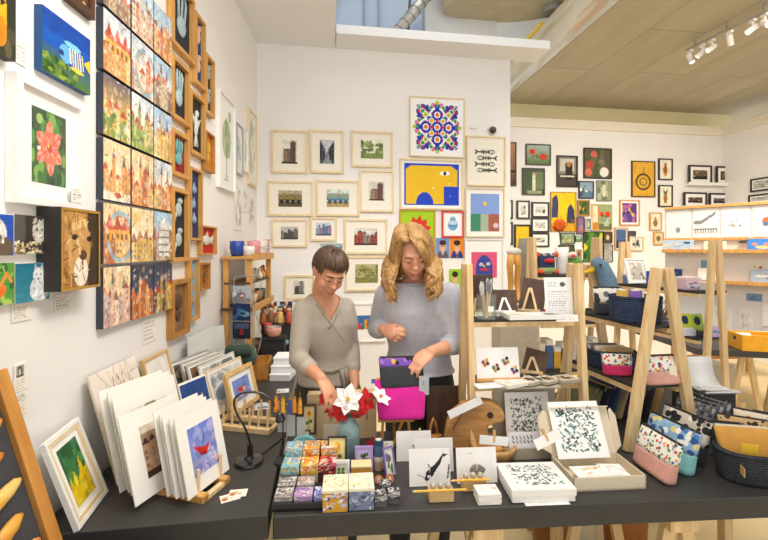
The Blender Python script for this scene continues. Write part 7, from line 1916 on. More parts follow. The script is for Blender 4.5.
# ---- tall ladder behind: boxes, cards
wl = 'boxes and cards on the tall ladder'
def simple_box(loc, rz, w, d, h, lb, body, lid, fn=None, seed=1, group=wl, name='card_box', cat='box'):
    t = thing(name, lb, cat, loc, rz, group)
    MB().box((0, 0, h * .45), (w * .98, d * .98, h * .9)).build('box_body', plain(body, .6, var=.04), t, bevel=.001)
    MB().box((0, 0, h * .9), (w, d, h * .2)).build('lid', plain(lid, .6, var=.03), t, bevel=.001)
    if fn: img(w * .85, h * .6, lid, fn, seed, 200).onto(w * .85, h * .6, y=-d / 2 - .0015, back=.001, mats=[PAPER], parent=t, zz=h * .42, name='front_print')
    return t
fl_ = lambda p: p.blots(7, ['8a6ab0', 'e8a0b8', 'e8e0f0', '5a8ab0'], .1, .2)
rb = r3 + math.pi / 2 + math.pi
simple_box(on3(.06, -.05, 1.29), .1, .12, .09, .055, 'white card box at the near end of the tall ladder upper board', 'f2f0ee', 'f6f5f3', None)
simple_box(on3(.16, .03, 1.29), .1, .12, .1, .085, 'pale pink printed box on the tall ladder upper board', 'e8c8d4', 'f0dce4', fl_, 2)
simple_box(on3(.28, .02, 1.29), .05, .12, .1, .05, 'white low box with red print on the tall ladder upper board', 'efeae4', 'f4f0ec', lambda p: p.rect(.2, .3, .8, .6, 'd88a8a'), 3)
simple_box(on3(.40, .03, 1.29), .05, .09, .09, .11, 'deep blue tub on the tall ladder upper board', '2a55c0', '3a66d0', None)
simple_box(on3(.52, -.03, 1.29), .05, .1, .09, .06, 'cream tin with dark dots on the tall ladder upper board', 'e8e0cc', 'efe8d8', lambda p: p.blots(6, ['3a3a3a'], .06, .1), 5)
simple_box(on3(.60, .04, 1.29), .05, .1, .08, .08, 'blue and white printed box at the far end of the upper board', '6a8ac8', 'e8ecf4', fl_, 6)
standM, _ = lean_mtx(on3(.50, .07, 1.30) + Vector((-.09, 0, 0)), on3(.50, .07, 1.30) + Vector((.07, 0, 0)), .35)
t = thing('framed_print', 'white framed grey town print leaning at the far end of the tall ladder', 'picture', mtx=standM @ Matrix.Translation((0, 0, .10)))
build_frame(t, .16, .2, .012, .014, WHITE, .02, P_('c8c0b0', lambda p: p.blots(10, ['8a8478', '5c5650', 'e8e0d0'], .06, .14))(24, 30))
simple_box(on3(.05, -.05, 1.005 - .02), .1, .1, .09, .06, 'lilac box at the near end of the tall ladder lower board', 'b8a0d8', 'd0c0e8', fl_, 7)
simple_box(on3(.15, -.03, 1.005 - .02), .1, .13, .1, .05, 'lavender printed box on the tall ladder lower board', 'c8b0d8', 'e8dcf0', fl_, 8)
simple_box(on3(.04, .06, 1.005 - .02), .1, .05, .05, .055, 'dark blue pot with a green lid on the tall ladder lower board', '2c2c4a', '9aa83c', None)
simple_box(on3(.30, -.02, 1.005 - .02), .1, .1, .1, .05, 'bright blue low box on the tall ladder lower board', '2f62c0', '4a7ad8', None)
simple_box(on3(.45, -.02, 1.005 - .02), .1, .12, .1, .05, 'white and pink box on the tall ladder lower board', 'f0e0e4', 'f6f0f2', fl_, 9)
q = on3(.14, .05, 1.005 - .02); M = Matrix.Translation(q + Vector((0, -.05, 0))) @ Matrix.Rotation(.05, 4, 'Z') @ Matrix.Rotation(-.25, 4, 'X')
o = img(.16, .12, 'f0f0ee', lambda p: (p.rect(.02, .35, .5, .98, 'c8d83c'), p.rect(.52, .3, .98, .95, 'a8c84a'), p.ell(.25, .7, .14, .2, '2c3a5a'), p.ell(.75, .65, .14, .2, '2c2c40'), p.rect(.03, .03, .97, .28, 'e8e4f0')), 3, 260).onto(.17, .15, y=0, back=.008, mats=[PAPER], name='picture_book', zz=.075); o.matrix_world = M
tag(o, 'green and white picture book standing on the tall ladder lower board', 'book')
q = on3(.33, .06, 1.005 - .02); t = thing('dried_flowers', 'clear bag of brown dried flowers hanging behind the tall ladder board', 'bag', (q.x, q.y + .02, q.z + .02))
m = MB(); rr_ = random.Random(2)
for k in range(70): m.tube([(rr_.uniform(-.05, .05), rr_.uniform(-.02, .02), rr_.uniform(0, .08)), (rr_.uniform(-.07, .07), rr_.uniform(-.03, .03), rr_.uniform(.04, .14))], .003, 4)
m.build('stalks', plain('8a6438', .8, var=.2), t)
MB().box((0, 0, .09), (.17, .07, .2)).build('bag_film', glassy('f4f2ec', .03), t); MB().box((0, -.036, .175), (.11, .002, .022)).build('label', PAPER, t)

# ================================================================ PRINT PARTITION AND TRESTLE TABLE, FAR RIGHT
W5 = Wall((2.91, 4.35), math.atan2(-.75, .66))
tf0 = onz(698, 349); tf1 = onz(775, 354)
t = thing('trestle_table', 'black topped trestle table in front of the print partition', 'table', (tf0.x, tf0.y, 0))
pol = [Vector((0, 0)), Vector((tf1.x + .9 - tf0.x, (tf1.y - tf0.y) * 2)), Vector((tf1.x + .9 - tf0.x, .95)), Vector((0, .95))]
MB().slab([(p.x, p.y) for p in pol], .70, .75).build('tabletop', BLACKTOP, t)
trestle((tf0.x + .52, tf0.y + .40, 0), .0, 'pale wood trestle under the far right table', 'trestles of the far right table', .698, .52, PALE, .16)
trestle((tf0.x + 1.3, tf0.y + .36, 0), .0, 'pale wood trestle at the far end of the far right table', 'trestles of the far right table', .698, .52, PALE, .16)
t = thing('print_partition', 'white partition with wooden strips holding a row of drawings', 'partition', W5.pt(0, 0), W5.a)
MB().box((.8, .012, 1.39), (1.6, .024, 1.26)).build('panel', plain('e0dcd6', .8, var=.015), t)
MB().box((.8, -.012, 2.005), (1.6, .024, .024)).build('top_strip', OAK, t); MB().box((.8, -.012, 1.685), (1.6, .024, .018)).build('lower_strip', OAK, t)
for x in (.04, 1.5): MB().box((x, .05, 1.3), (.05, .05, 1.09)).build('post', PALE, t)
for (z, nm) in ((1.56, 'shelf_rail'), (1.27, 'shelf_rail')):
    MB().box((.8, -.055, z), (1.6, .11, .016)).build('shelf_board', OAK, t); MB().box((.8, -.108, z + .012), (1.6, .008, .03)).build(nm, OAK, t)
for x in (.2, .62, 1.05): MB().box((x, -.02, 1.655), (.05, .04, .012)).build('clip', BLACK, t)
shd = [('white drawing of a small grey round bug, leftmost on the partition', lambda p: (p.ell(.5, .28, .1, .1, '8a8a8a'), p.text(.2, .78, .8, .9, 2, 'c0beba'))), ('white drawing of a grey snake over a row of teeth', lambda p: ([p.ell(q * .62 + .12, .50 + .4 * max(0, q - .3) ** 1.3 + (.02 if q < .9 else -.02), .075 - .03 * q, .065 - .02 * q, '8a8a8c' if k % 2 else '77777a') for k, q in enumerate([j / 16 for j in range(20)])], p.rect(.05, .26, .95, .3, '6a6a6c'), [p.rect(.08 + .1 * k, .14, .14 + .1 * k, .26, '9a9a9c') for k in range(9)])),
       ('white drawing of faint grey leaves, third on the partition', lambda p: p.blots(7, ['b8b8ba', '9a9a9c'], .04, .08, (.25, .35, .75, .6))), ('white drawing of an orange and blue bird, rightmost on the partition', lambda p: (p.ell(.5, .5, .18, .12, 'c8704a'), p.ell(.45, .4, .12, .07, '5a7aa0'), p.ell(.6, .58, .07, .06, '8a8a8c')))]
for k, (lb, fn) in enumerate(shd):
    o = img(.205, .285, 'e6e4e0', fn, k, 170, .01).onto(.205, .285, y=-.005, back=.003, mats=[PAPER], name='drawing_sheet')
    o.location = W5.pt(.115 + k * .225, 1.845, .001); o.rotation_euler = (0, 0, W5.a); tag(o, lb, 'drawing', 'drawings pinned on the partition')
def minibook(u, z, w, h, lb, cols, bg, grp, seed=1, d=.05):
    h *= 1.25; M = Matrix.Translation(W5.pt(u, z + .004, d)) @ Matrix.Rotation(W5.a, 4, 'Z') @ Matrix.Rotation(-.2, 4, 'X')
    o = img(w, h, bg, lambda p: (p.rect(0, .6, 1, 1, bg), p.blots(14, cols, .05, .12, (.05, .05, .95, .7))), seed, 240).onto(w, h, y=0, back=.006, mats=[PAPER], name='picture_card', zz=h / 2); o.matrix_world = M; tag(o, lb, 'card', grp)
mb_ = 'picture cards on the partition shelves'
minibook(.12, 1.57, .26, .085, 'long picture card of a hazy town on the upper partition shelf, at the left', ['c8a88a', '8a9ab0', 'd8c0a0'], '9ab8d0', mb_, 1)
minibook(.42, 1.57, .17, .075, 'pale green flower card on the upper partition shelf', ['d8c85a', '8aa05a', 'e8e0c0'], 'dcd8c0', mb_, 2)
minibook(.86, 1.57, .4, .09, 'long picture card of orange figures under blue sky on the upper shelf', ['d8843a', 'c85a2c', 'e8c07a', '5a3a2c'], '3a7ac8', mb_, 3)
minibook(.10, 1.28, .12, .085, 'dark blue card on the lower partition shelf, at the left', ['3a5a9a', '8a6a4a', '1c2c4a'], '24406a', mb_, 4)
minibook(.36, 1.28, .15, .1, 'white carton card on the lower partition shelf', ['ece6de', 'f2eee8'], 'f4f0ea', mb_, 5)
minibook(.86, 1.28, .36, .1, 'long picture card of a harbour crowd on the lower shelf', ['3a4a6a', 'c8885a', 'e8e0d0', '5a3a34'], 'a8b8c8', mb_, 6)
for i, (u, z, w, h, lb, cols, bg) in enumerate(((.37, 1.44, .13, .08, 'small blue-grey card pinned under the upper shelf', ['8ab0c0', '5a8090'], '7aa0b0'), (.72, 1.44, .12, .08, 'small card of a yellow and red bird pinned under the upper shelf', ['e0b83a', 'c84a3a', 'd8d4cc'], 'e0dcd4'), (.70, 1.15, .11, .07, 'small blue card pinned under the lower shelf', ['5a7aa0', '3a5a86'], '7a96b4'), (.84, 1.0, .17, .2, 'white drawing of a red robin pinned low on the partition', ['c86a5a', '9a8a80'], 'f2f0ec'), (.46, .93, .16, .22, 'pale sheet pinned low on the left of the partition', ['e0dcd4', 'd8d2c8'], 'e8e4dc'), (.64, .93, .1, .22, 'narrow pale sheet pinned low on the partition', ['d8d4cc', 'ccc6bc'], 'e4e0d8'))):
    o = img(w, h, bg, lambda p: p.blots(8, cols, .06, .14, (.25, .25, .75, .75)), i, 220).onto(w, h, y=-.004, back=.003, mats=[PAPER], name='pinned_card'); o.location = W5.pt(u, z, .001); o.rotation_euler = (0, 0, W5.a); tag(o, lb, 'card', 'cards pinned on the partition')
# yellow crate
q = at(760, 349, 3.45); t = thing('yellow_crate', 'bright yellow wooden crate of cards on the far right table', 'crate', (q.x + .06, q.y + .08, .751), -.25)
YC = plain('eda91c', .5)
MB().box((0, 0, .006), (.34, .22, .012)).build('bottom', YC, t)
for (x, y, w, d) in ((0, -.106, .34, .01), (0, .106, .34, .01), (-.166, 0, .01, .22), (.166, 0, .01, .22)): MB().box((x, y, .065), (w, d, .13)).build('side_panel', YC, t, bevel=.002)
MB().tube([(-.1725, 0, .09), (-.171, 0, .09)], .018, 16).build('grip_hole', BLACK, t)
for i, (x, c, lb) in enumerate(((-.08, 'f0f0f0', 'white card in the yellow crate'), (.02, '3a62a8', 'blue card in the yellow crate'), (.1, 'e8dcc0', 'cream card in the yellow crate'))):
    M = Matrix.Translation((q.x + .06 + x, q.y + .08, .77)) @ Matrix.Rotation(-.25, 4, 'Z') @ Matrix.Rotation(-.9, 4, 'X')
    o = img(.13, .15, c, lambda p: p.blots(4, ['ffffff', 'c8ccd8'], .1, .2), i).onto(.13, .17, y=0, back=.003, mats=[PAPER], name='card', zz=.085); o.matrix_world = M; tag(o, lb, 'card', 'cards in the yellow crate')
# low bench of prints further back
q = at(725, 0, 5.2); t = thing('low_bench', 'low wooden bench of mounted prints beyond the trestle table', 'bench', (q.x, q.y, 0), .05)
MB().box((0, 0, .44), (1.1, .5, .03)).build('seat', OAK, t)
for sx in (-1, 1):
    for sy in (-1, 1): MB().box((sx * .5, sy * .2, .2125), (.05, .05, .425)).build('leg', OAK, t)
MB().box((0, .2, .2), (1.0, .03, .05)).build('stretcher', OAK, t)
for i, (x, c, lb) in enumerate(((-.38, 'a8ccd8', 'pale blue mounted print at the left of the low bench'), (-.08, '7fb4c8', 'sky blue mounted print in the middle of the low bench'), (.2, 'eef0ee', 'white mounted print on the low bench'), (.42, 'e0ddd4', 'cream mounted print at the right of the low bench'))):
    M = Matrix.Translation(q.xy.to_3d() + Vector((x, -.2, .457))) @ Matrix.Rotation(.1, 4, 'Z') @ Matrix.Rotation(-1.1, 4, 'X')
    o = img(.26, .3, 'f2f0ec', lambda p: p.rect(.15, .2, .85, .85, c), i, 120).onto(.26, .34, y=0, back=.004, mats=[PAPER], name='mounted_print', zz=.17); o.matrix_world = M; tag(o, lb, 'print', 'mounted prints on the low bench')
o = MB().box((0, 0, .17), (.6, .3, .34)).box((0, 0, .345), (.62, .32, .012)).build('storage_box', plain('e2dccf', .7), None, loc=at(700, 0, 4.55).xy.to_3d(), rot=(0, 0, .3)); tag(o, 'pale storage box on the floor left of the trestle table', 'box')

# bags under the front table
for i, (u, v, lb, m, sm) in enumerate(((1.30, .80, 'brown leather bag standing under the front table, left one', plain('9a6430', .5, var=.15), plain('7a4a20', .5)), (1.44, .84, 'cream cloth bag with brown spots under the front table', floral('e6d8b8', ['8a6a3c', 'c8a058', 'e6d8b8'], 16, .4), plain('c8b48a', .7)), (1.68, .78, 'rust brown leather bag under the right end of the front table', plain('a8682c', .5, var=.15), plain('6f4420', .5)))):
    q = FT(u, v, .001); t = thing('shoulder_bag', lb, 'bag', q, ta, 'bags under the front table')
    MB().loft([((0, 0, 0), .10, .045, 0), ((0, 0, .15), .11, .05, 0), ((0, 0, .36), .10, .03, 0), ((0, 0, .40), .095, .015, 0)], n=24, pw=4).build('body', m, t, smooth=True)
    MB().tube(smooth_path([Vector((-.08, 0, .38)), Vector((-.085, -.01, .50)), Vector((-.04, -.02, .58)), Vector((.03, -.02, .58)), Vector((.08, -.01, .50)), Vector((.08, 0, .38))]), .012, 10, flat=.4).build('strap', sm, t, smooth=True)
# ================================================================ PEOPLE
def remeshed(mb, name, mats, parent, voxel=.0055, smooth_n=4, factor=.5):
    """one continuous skin from overlapping closed shapes"""
    me = mb.mesh(name + '_shape')
    o = bpy.data.objects.new(name + '_shape', me); C.objects.link(o)
    r = o.modifiers.new('skin', 'REMESH'); r.mode = 'VOXEL'; r.voxel_size = voxel; r.use_smooth_shade = True
    if smooth_n:
        s = o.modifiers.new('soft', 'SMOOTH'); s.iterations = smooth_n; s.factor = factor
    dg = bpy.context.evaluated_depsgraph_get(); dg.update()
    me2 = bpy.data.meshes.new_from_object(o.evaluated_get(dg))
    bpy.data.objects.remove(o); bpy.data.meshes.remove(me)
    me2.name = name
    me2.materials.clear()
    for m in (mats if isinstance(mats, list) else [mats]): me2.materials.append(m)
    me2.polygons.foreach_set('use_smooth', [True] * len(me2.polygons))
    q = bpy.data.objects.new(name, me2); C.objects.link(q); q.parent = parent
    return q
def limb(mb, P, R, n=14):
    """tapered limb through the joints P with radii R, round at every joint"""
    for i in range(len(P) - 1):
        a, b = Vector(P[i]), Vector(P[i + 1]); k = 5
        pts = [a.lerp(b, j / k) for j in range(k + 1)]
        mid = 1.06
        rr = [(R[i] + (R[i + 1] - R[i]) * j / k) * (1 + (mid - 1) * math.sin(math.pi * j / k)) for j in range(k + 1)]
        mb.tube(pts, rr, n)
    for p, r in zip(P, R): mb.ball(p, r * 1.0, nu=n, nv=8)
def hand(mb, wrist, d, n, side, curl=(.35, .5, .4), spread=.06, s=1.0, thumb=(.55, .75, .25)):
    """palm, four jointed fingers and a thumb; d wrist-to-knuckles, n out of the palm, side -> thumb"""
    d = Vector(d).normalized(); n = Vector(n); n = (n - d * n.dot(d)).normalized(); sd = Vector(side); sd = (sd - d * sd.dot(d) - n * sd.dot(n)).normalized()
    R = Matrix((sd, d, n)).transposed()
    w = Vector(wrist)
    mb.ball(w + d * .045 * s, (.036 * s, .054 * s, .0165 * s), R, nu=16, nv=10)
    mb.ball(w + d * .070 * s, (.037 * s, .028 * s, .014 * s), R, nu=16, nv=8)
    mb.ball(w + d * .03 * s + sd * .018 * s + n * .006 * s, (.017 * s, .03 * s, .015 * s), R, nu=12, nv=8)
    L = [(.043, .027, .021), (.048, .031, .022), (.044, .028, .021), (.034, .021, .019)]
    for k in range(4):
        off = (.0285 - .019 * k) * s
        b = w + d * (.078 - .004 * abs(k - 1)) * s + sd * off
        fd = (d + sd * spread * (1.5 - k)).normalized(); P = [b - fd * .02 * s, b]; ang = 0; p = b.copy()
        for j in range(3):
            ang += curl[j] * (1 + .10 * k)
            dv = fd * math.cos(ang) + n * math.sin(ang)
            p = p + dv * L[k][j] * s; P.append(p.copy())
        mb_r = [.0088 * s, .0088 * s, .0082 * s, .0074 * s, .0064 * s]
        limb(mb, P, mb_r, 10)
    tb = w + d * .022 * s + sd * .028 * s + n * .004 * s
    t1 = tb + (d * thumb[0] + sd * thumb[1] + n * thumb[2]).normalized() * .038 * s
    t2 = t1 + (d * (thumb[0] + .45) + sd * (thumb[1] - .35) + n * (thumb[2] + .1)).normalized() * .031 * s
    t3 = t2 + (d * (thumb[0] + .6) + sd * (thumb[1] - .55) + n * (thumb[2] + .15)).normalized() * .022 * s
    limb(mb, [w + d * .012 * s + sd * .012 * s, tb, t1, t2, t3], [.013 * s, .0125 * s, .0105 * s, .0095 * s, .0075 * s], 10)
def head_shapes(mb, c, R, s=1.0, smile=1.0):
    """skull, jaw, cheeks, nose, lips, brow and ears in the head's own axes: x to its left as we face it, -y its front"""
    c = Vector(c)
    def B(p, r, rot=None): mb.ball(c + R @ (Vector(p) * s), tuple(q * s for q in r), R if rot is None else R @ rot, nu=20, nv=14)
    B((0, .012, .030), (.074, .090, .082)); B((0, -.012, .0), (.066, .076, .085)); B((0, -.024, -.045), (.056, .062, .062)); B((0, -.058, -.086), (.024, .024, .022))
    B((.033, -.052, -.030), (.027, .030, .027)); B((-.033, -.052, -.030), (.027, .030, .027)); B((0, -.072, .030), (.048, .020, .016))
    B((0, -.090, .000), (.009, .014, .026), Matrix.Rotation(-.25, 3, 'X')); B((0, -.102, -.022), (.0125, .013, .011)); B((.011, -.093, -.026), (.008, .009, .007)); B((-.011, -.093, -.026), (.008, .009, .007))
    B((0, -.083, -.055), (.024, .012, .010)); B((0, -.080, -.066), (.020, .012, .008))
    for x in (-1, 1):
        B((x * .073, .008, -.004), (.008, .019, .031)); B((x * .078, .014, .004), (.006, .017, .022))
def face_parts(root, c, R, s, iris, brow, lip, closed=.0, smile=True):
    c = Vector(c); T = Matrix.Translation(c) @ R.to_4x4() @ Matrix.Scale(s, 4)
    SK = MATS['skin']
    for x in (-1, 1):
        e = MB().ball((0, 0, 0), (.0135, .0095, .0085), nu=16, nv=10).build('eye', plain('f0ebe4', .25), root, smooth=True, mtx=T @ Matrix.Translation((x * .030, -.0775, .006)))
        MB().ball((0, -.0072, -.0022), (.0052, .0035, .0052), nu=12, nv=8).build('iris', plain(iris, .2), e, smooth=True)
        m = MB(); m.ball((0, .0005, .0022), (.0148, .0105, .0078), nu=16, nv=10); m.build('eyelid', SK, root, smooth=True, mtx=T @ Matrix.Translation((x * .030, -.0782, .0085)) @ Matrix.Rotation(.3, 4, 'X'))
        MB().tube([(x * .018, -.0885, .0062), (x * .030, -.0905, .0025), (x * .043, -.0835, .0055)], [.0008, .0015, .0008], 6).build('eyelashes', plain('2a1c16', .7), root, mtx=T)
        MB().tube([(x * .013, -.0915, .026), (x * .028, -.0935, .0325), (x * .046, -.0815, .027)], [.0020, .0030, .0013], 8).build('eyebrow', plain(brow, .8), root, smooth=True, mtx=T)
    up = [(-.027, -.0785, -.0525), (-.014, -.0925, -.0585), (0, -.0965, -.0595), (.014, -.0925, -.0585), (.027, -.0785, -.0525)]
    lo = [(-.025, -.0785, -.0545), (-.012, -.0905, -.067), (0, -.0935, -.0695), (.012, -.0905, -.067), (.025, -.0785, -.0545)]
    th = [(-.022, -.0805, -.0545), (-.011, -.0915, -.0615), (0, -.0945, -.0635), (.011, -.0915, -.0615), (.022, -.0805, -.0545)]
    MB().tube(up, [.0012, .0030, .0026, .0030, .0012], 8).build('upper_lip', plain(lip, .4), root, smooth=True, mtx=T)
    MB().tube(lo, [.0012, .0034, .0042, .0034, .0012], 8).build('lower_lip', plain(lip, .4), root, smooth=True, mtx=T)
    MB().tube(th, [.0010, .0026, .0032, .0026, .0010], 8).build('teeth', plain('f4f0ea', .3), root, smooth=True, mtx=T)
def skin(h):
    m, nt, b = _new('skin')
    v = _noise(nt, _coord(nt), 14, 4); c = hx(h)
    nt.links.new(_ramp(nt, v, [(.3, (c[0] * .93, c[1] * .86, c[2] * .84, 1)), (.7, (min(1, c[0] * 1.04), c[1] * 1.04, c[2] * 1.04, 1))]), b.inputs['Base Color'])
    b.inputs['Roughness'].default_value = .5; b.inputs['Subsurface Weight'].default_value = .12; b.inputs['Subsurface Radius'].default_value = (.012, .004, .002); b.inputs['Subsurface Scale'].default_value = .5
    MATS['skin'] = m
    return m
def hair_mat(c1, c2, key):
    m, nt, b = _new('hair_' + key)
    v = _noise(nt, _coord(nt, (150, 150, 9)), 1.0, 3); w = _noise(nt, _coord(nt), 16, 2)
    a = nt.nodes.new('ShaderNodeMath'); a.operation = 'MULTIPLY_ADD'; nt.links.new(w, a.inputs[0]); a.inputs[1].default_value = .6; nt.links.new(v, a.inputs[2])
    nt.links.new(_ramp(nt, a.outputs[0], [(.5, hx(c2)), (1.1, hx(c1))]), b.inputs['Base Color'])
    b.inputs['Roughness'].default_value = .42
    _bump(nt, b, v, .5, .004)
    return m
def lock(m, P, r0, n=7, flat=.55):
    k = len(P); m.tube(P, [r0 * (.35 + .65 * math.sin(math.pi * min(1, .18 + .82 * j / (k - 1)))) if j < k - 1 else r0 * .12 for j in range(k)], n, flat=flat)
def cut(o, test):
    """drop the faces of a garment where test(centre) holds: necklines, hems, cuffs"""
    import bmesh
    bm = bmesh.new(); bm.from_mesh(o.data)
    dead = [f for f in bm.faces if test(f.calc_center_median())]
    bmesh.ops.delete(bm, geom=dead, context='FACES'); bm.to_mesh(o.data); bm.free()
def foot(mb, p, yaw, h=.07):
    d = Vector((math.sin(yaw), -math.cos(yaw), 0)); p = Vector((p[0], p[1], 0))
    mb.tube([p - d * .06 + Vector((0, 0, .04)), p + Vector((0, 0, .045)), p + d * .10 + Vector((0, 0, .034)), p + d * .18 + Vector((0, 0, .026))], [.038, .044, .042, .026], 14, flat=.9)

def person(name, label, base, spec):
    root = thing(name, label, 'person', base)
    b = Vector(base)
    def L(p): return Vector(p) - b
    sk = skin(spec['skin'])
    RT = [((x - b.x, y - b.y, z), rx, ry, yaw) for (x, y, z, rx, ry, yaw) in spec['torso']]
    body = MB(); body.loft(RT, n=26, pw=2.3)
    hc = L(spec['head']); hR = Euler(spec['head_rot'], 'XYZ').to_matrix()
    yaw, pitch, roll = spec['head_ypr']
    hR = Matrix.Rotation(yaw, 3, 'Z') @ Matrix.Rotation(pitch, 3, 'X') @ Matrix.Rotation(roll, 3, 'Y')
    nb = L(spec['neck']); hs = spec['hs']
    head_shapes(body, hc, hR, hs)
    limb(body, [nb + Vector((0, .005, -.05)), nb, hc + hR @ Vector((0, .022, -.05))], [.062, .05, .047])
    for arm in spec['arms']:
        P = [L(p) for p in arm['P']]
        limb(body, P, [.044, .036, .0245])
        hand(body, P[2], arm['d'], arm['n'], arm['side'], arm['curl'], s=arm.get('s', 1.0), thumb=arm.get('thumb', (.55, .75, .25)))
    for leg in spec['legs']:
        P = [L(p) for p in leg]; limb(body, P, [.075, .05, .036]); foot(body, P[2], spec['yaw'])
    remeshed(body, 'body', sk, root, .0048, 3)
    face_parts(root, hc, hR, hs, spec['iris'], spec['brow'], spec['lip'])
    # top
    top = MB(); g = spec['top_grow']
    lo = spec['hem']; lt = [r for r in RT if r[0][2] >= lo - .001]
    top.loft([(c, rx + g, ry + g, y) for c, rx, ry, y in [((RT[0][0][0], RT[0][0][1], lo), lt[0][1] + spec.get('flare', 0), lt[0][2] + spec.get('flare', 0), lt[0][3])] + lt[:-1] + [(lt[-1][0], lt[-1][1] - .0, lt[-1][2], lt[-1][3])]], n=26, pw=2.3)
    for arm in spec['arms']:
        P = [L(p) for p in arm['P']]; cf = arm['cuff']
        limb(top, [P[0] + Vector((0, 0, .0)), P[1], P[1].lerp(P[2], cf)], spec['sleeve'])
    t = remeshed(top, spec['top_name'], spec['top_mat'], root, .0065, 4)
    # soft creases pressed into the cloth
    co = np.empty(len(t.data.vertices) * 3); t.data.vertices.foreach_get('co', co); co = co.reshape(-1, 3)
    no = np.empty(len(t.data.vertices) * 3); t.data.vertices.foreach_get('normal', no); no = no.reshape(-1, 3)
    wv = spec['creases']
    f = np.sin(co[:, 2] * wv[0] + co[:, 0] * wv[1] + 3 * np.sin(co[:, 0] * 17 + co[:, 1] * 11)) * np.clip(np.sin(co[:, 2] * 9 + co[:, 0] * 13 + 1), 0, 1)
    co += no * (f * wv[2])[:, None]
    t.data.vertices.foreach_set('co', co.ravel()); t.data.update()
    if spec.get('neckline'): cut(t, lambda c: spec['neckline'](c + b))
    so = t.modifiers.new('cloth', 'SOLIDIFY'); so.thickness = .004; so.offset = 0
    for arm in spec['arms']:
        P = [L(p) for p in arm['P']]; q = P[1].lerp(P[2], arm['cuff']); e = (P[2] - P[1]).normalized()
        cr_ = spec['sleeve'][2]; MB().tube([q - e * .03, q - e * .015, q, q + e * .004], [cr_ + .002, cr_ + .003, cr_ + .0025, cr_ - .004], 20, cap=False).build('cuff', spec['cuff_mat'], root, smooth=True)
    # trousers
    tr = MB()
    pv = [r for r in RT if r[0][2] <= spec['waist'] + .001]
    tr.loft([(c, rx + .010, ry + .010, y) for c, rx, ry, y in pv], n=26, pw=2.3)
    for leg in spec['legs']:
        P = [L(p) for p in leg]; limb(tr, [P[0], P[1], P[2] + Vector((0, 0, .03))], [.092, .066, .052])
    remeshed(tr, 'trousers', spec['trouser_mat'], root, .0085, 3)
    for leg in spec['legs']:
        sm = MB(); foot(sm, L(leg[2]), spec['yaw']); p = L(leg[2])
        for v_ in range(len(sm.v)): pass
        sm.build('shoe', spec['shoe_mat'], root, smooth=True).scale = (1, 1, 1)
    return root, L, hc, hR, hs

# --- dark-haired woman in the grey-brown wrap top
psi = math.radians(22)
def ring_list(items): return items
SA = dict(skin='d9a07c', yaw=psi, head=(-.255, 1.955, 1.487), head_rot=(0, 0, 0), head_ypr=(math.radians(27), math.radians(31), math.radians(7)), hs=.93, neck=(-.300, 2.045, 1.372),
    torso=[(-0.281, 2.13, .80, 0.138, .110, psi), (-0.281, 2.13, .90, 0.145, .112, psi), (-0.281, 2.125, .97, 0.133, .105, psi), (-0.284, 2.115, 1.06, 0.115, .095, psi), (-0.286, 2.10, 1.15, 0.124, .102, psi), (-0.287, 2.085, 1.23, 0.129, .105, psi), (-0.290, 2.07, 1.30, 0.124, .088, psi), (-0.294, 2.058, 1.345, 0.092, .068, psi), (-0.296, 2.05, 1.375, 0.053, .054, psi)],
    arms=[dict(P=[(-.383, 2.005, 1.303), (-.398, 1.95, 1.085), (-.262, 1.735, 1.062)], d=(.55, -.45, -.62), n=(-.35, .25, -.9), side=(.75, .6, -.1), curl=(.25, .45, .35), cuff=.55, s=.95, thumb=(.75, .45, .5)),
          dict(P=[(-.193, 2.105, 1.300), (-.172, 2.14, 1.105), (-.140, 2.01, .955)], d=(.05, -.35, -.95), n=(-.9, -.2, .1), side=(-.2, -.9, .3), curl=(.2, .3, .25), cuff=.62, s=.95)],
    legs=[((-.365, 2.11, .86), (-.375, 2.10, .47), (-.38, 2.13, .07)), ((-.205, 2.15, .86), (-.195, 2.12, .47), (-.19, 2.15, .07))],
    iris='3a2a1e', brow='3a2a20', lip='b8604e', top_grow=.011, sleeve=[.050, .043, .036], hem=.93, flare=.012, waist=1.0, top_name='wrap_top', top_mat=fabric('b3a99b', wr=9, amt=.5, scale=(1, 1, .5)), cuff_mat=fabric('bbb1a3', wr=30), creases=(38, 22, .0035),
    trouser_mat=fabric('3a3936', wr=14, amt=.5), shoe_mat=plain('2a2522', .5))
def vneck(c):
    # open V at the throat, turned with the chest
    x = (c.x + .286) * math.cos(psi) + (c.y - 2.05) * math.sin(psi); y = -(c.x + .286) * math.sin(psi) + (c.y - 2.05) * math.cos(psi)
    if c.z > 1.372: return True
    return y < .02 and c.z > 1.255 and abs(x) < (c.z - 1.245) * .56
SA['neckline'] = vneck
ra, LA, hcA, hRA, hsA = person('person', 'person with short dark hair in a grey-brown wrap top reaching to felt flowers', (-.285, 2.12, 0), SA)
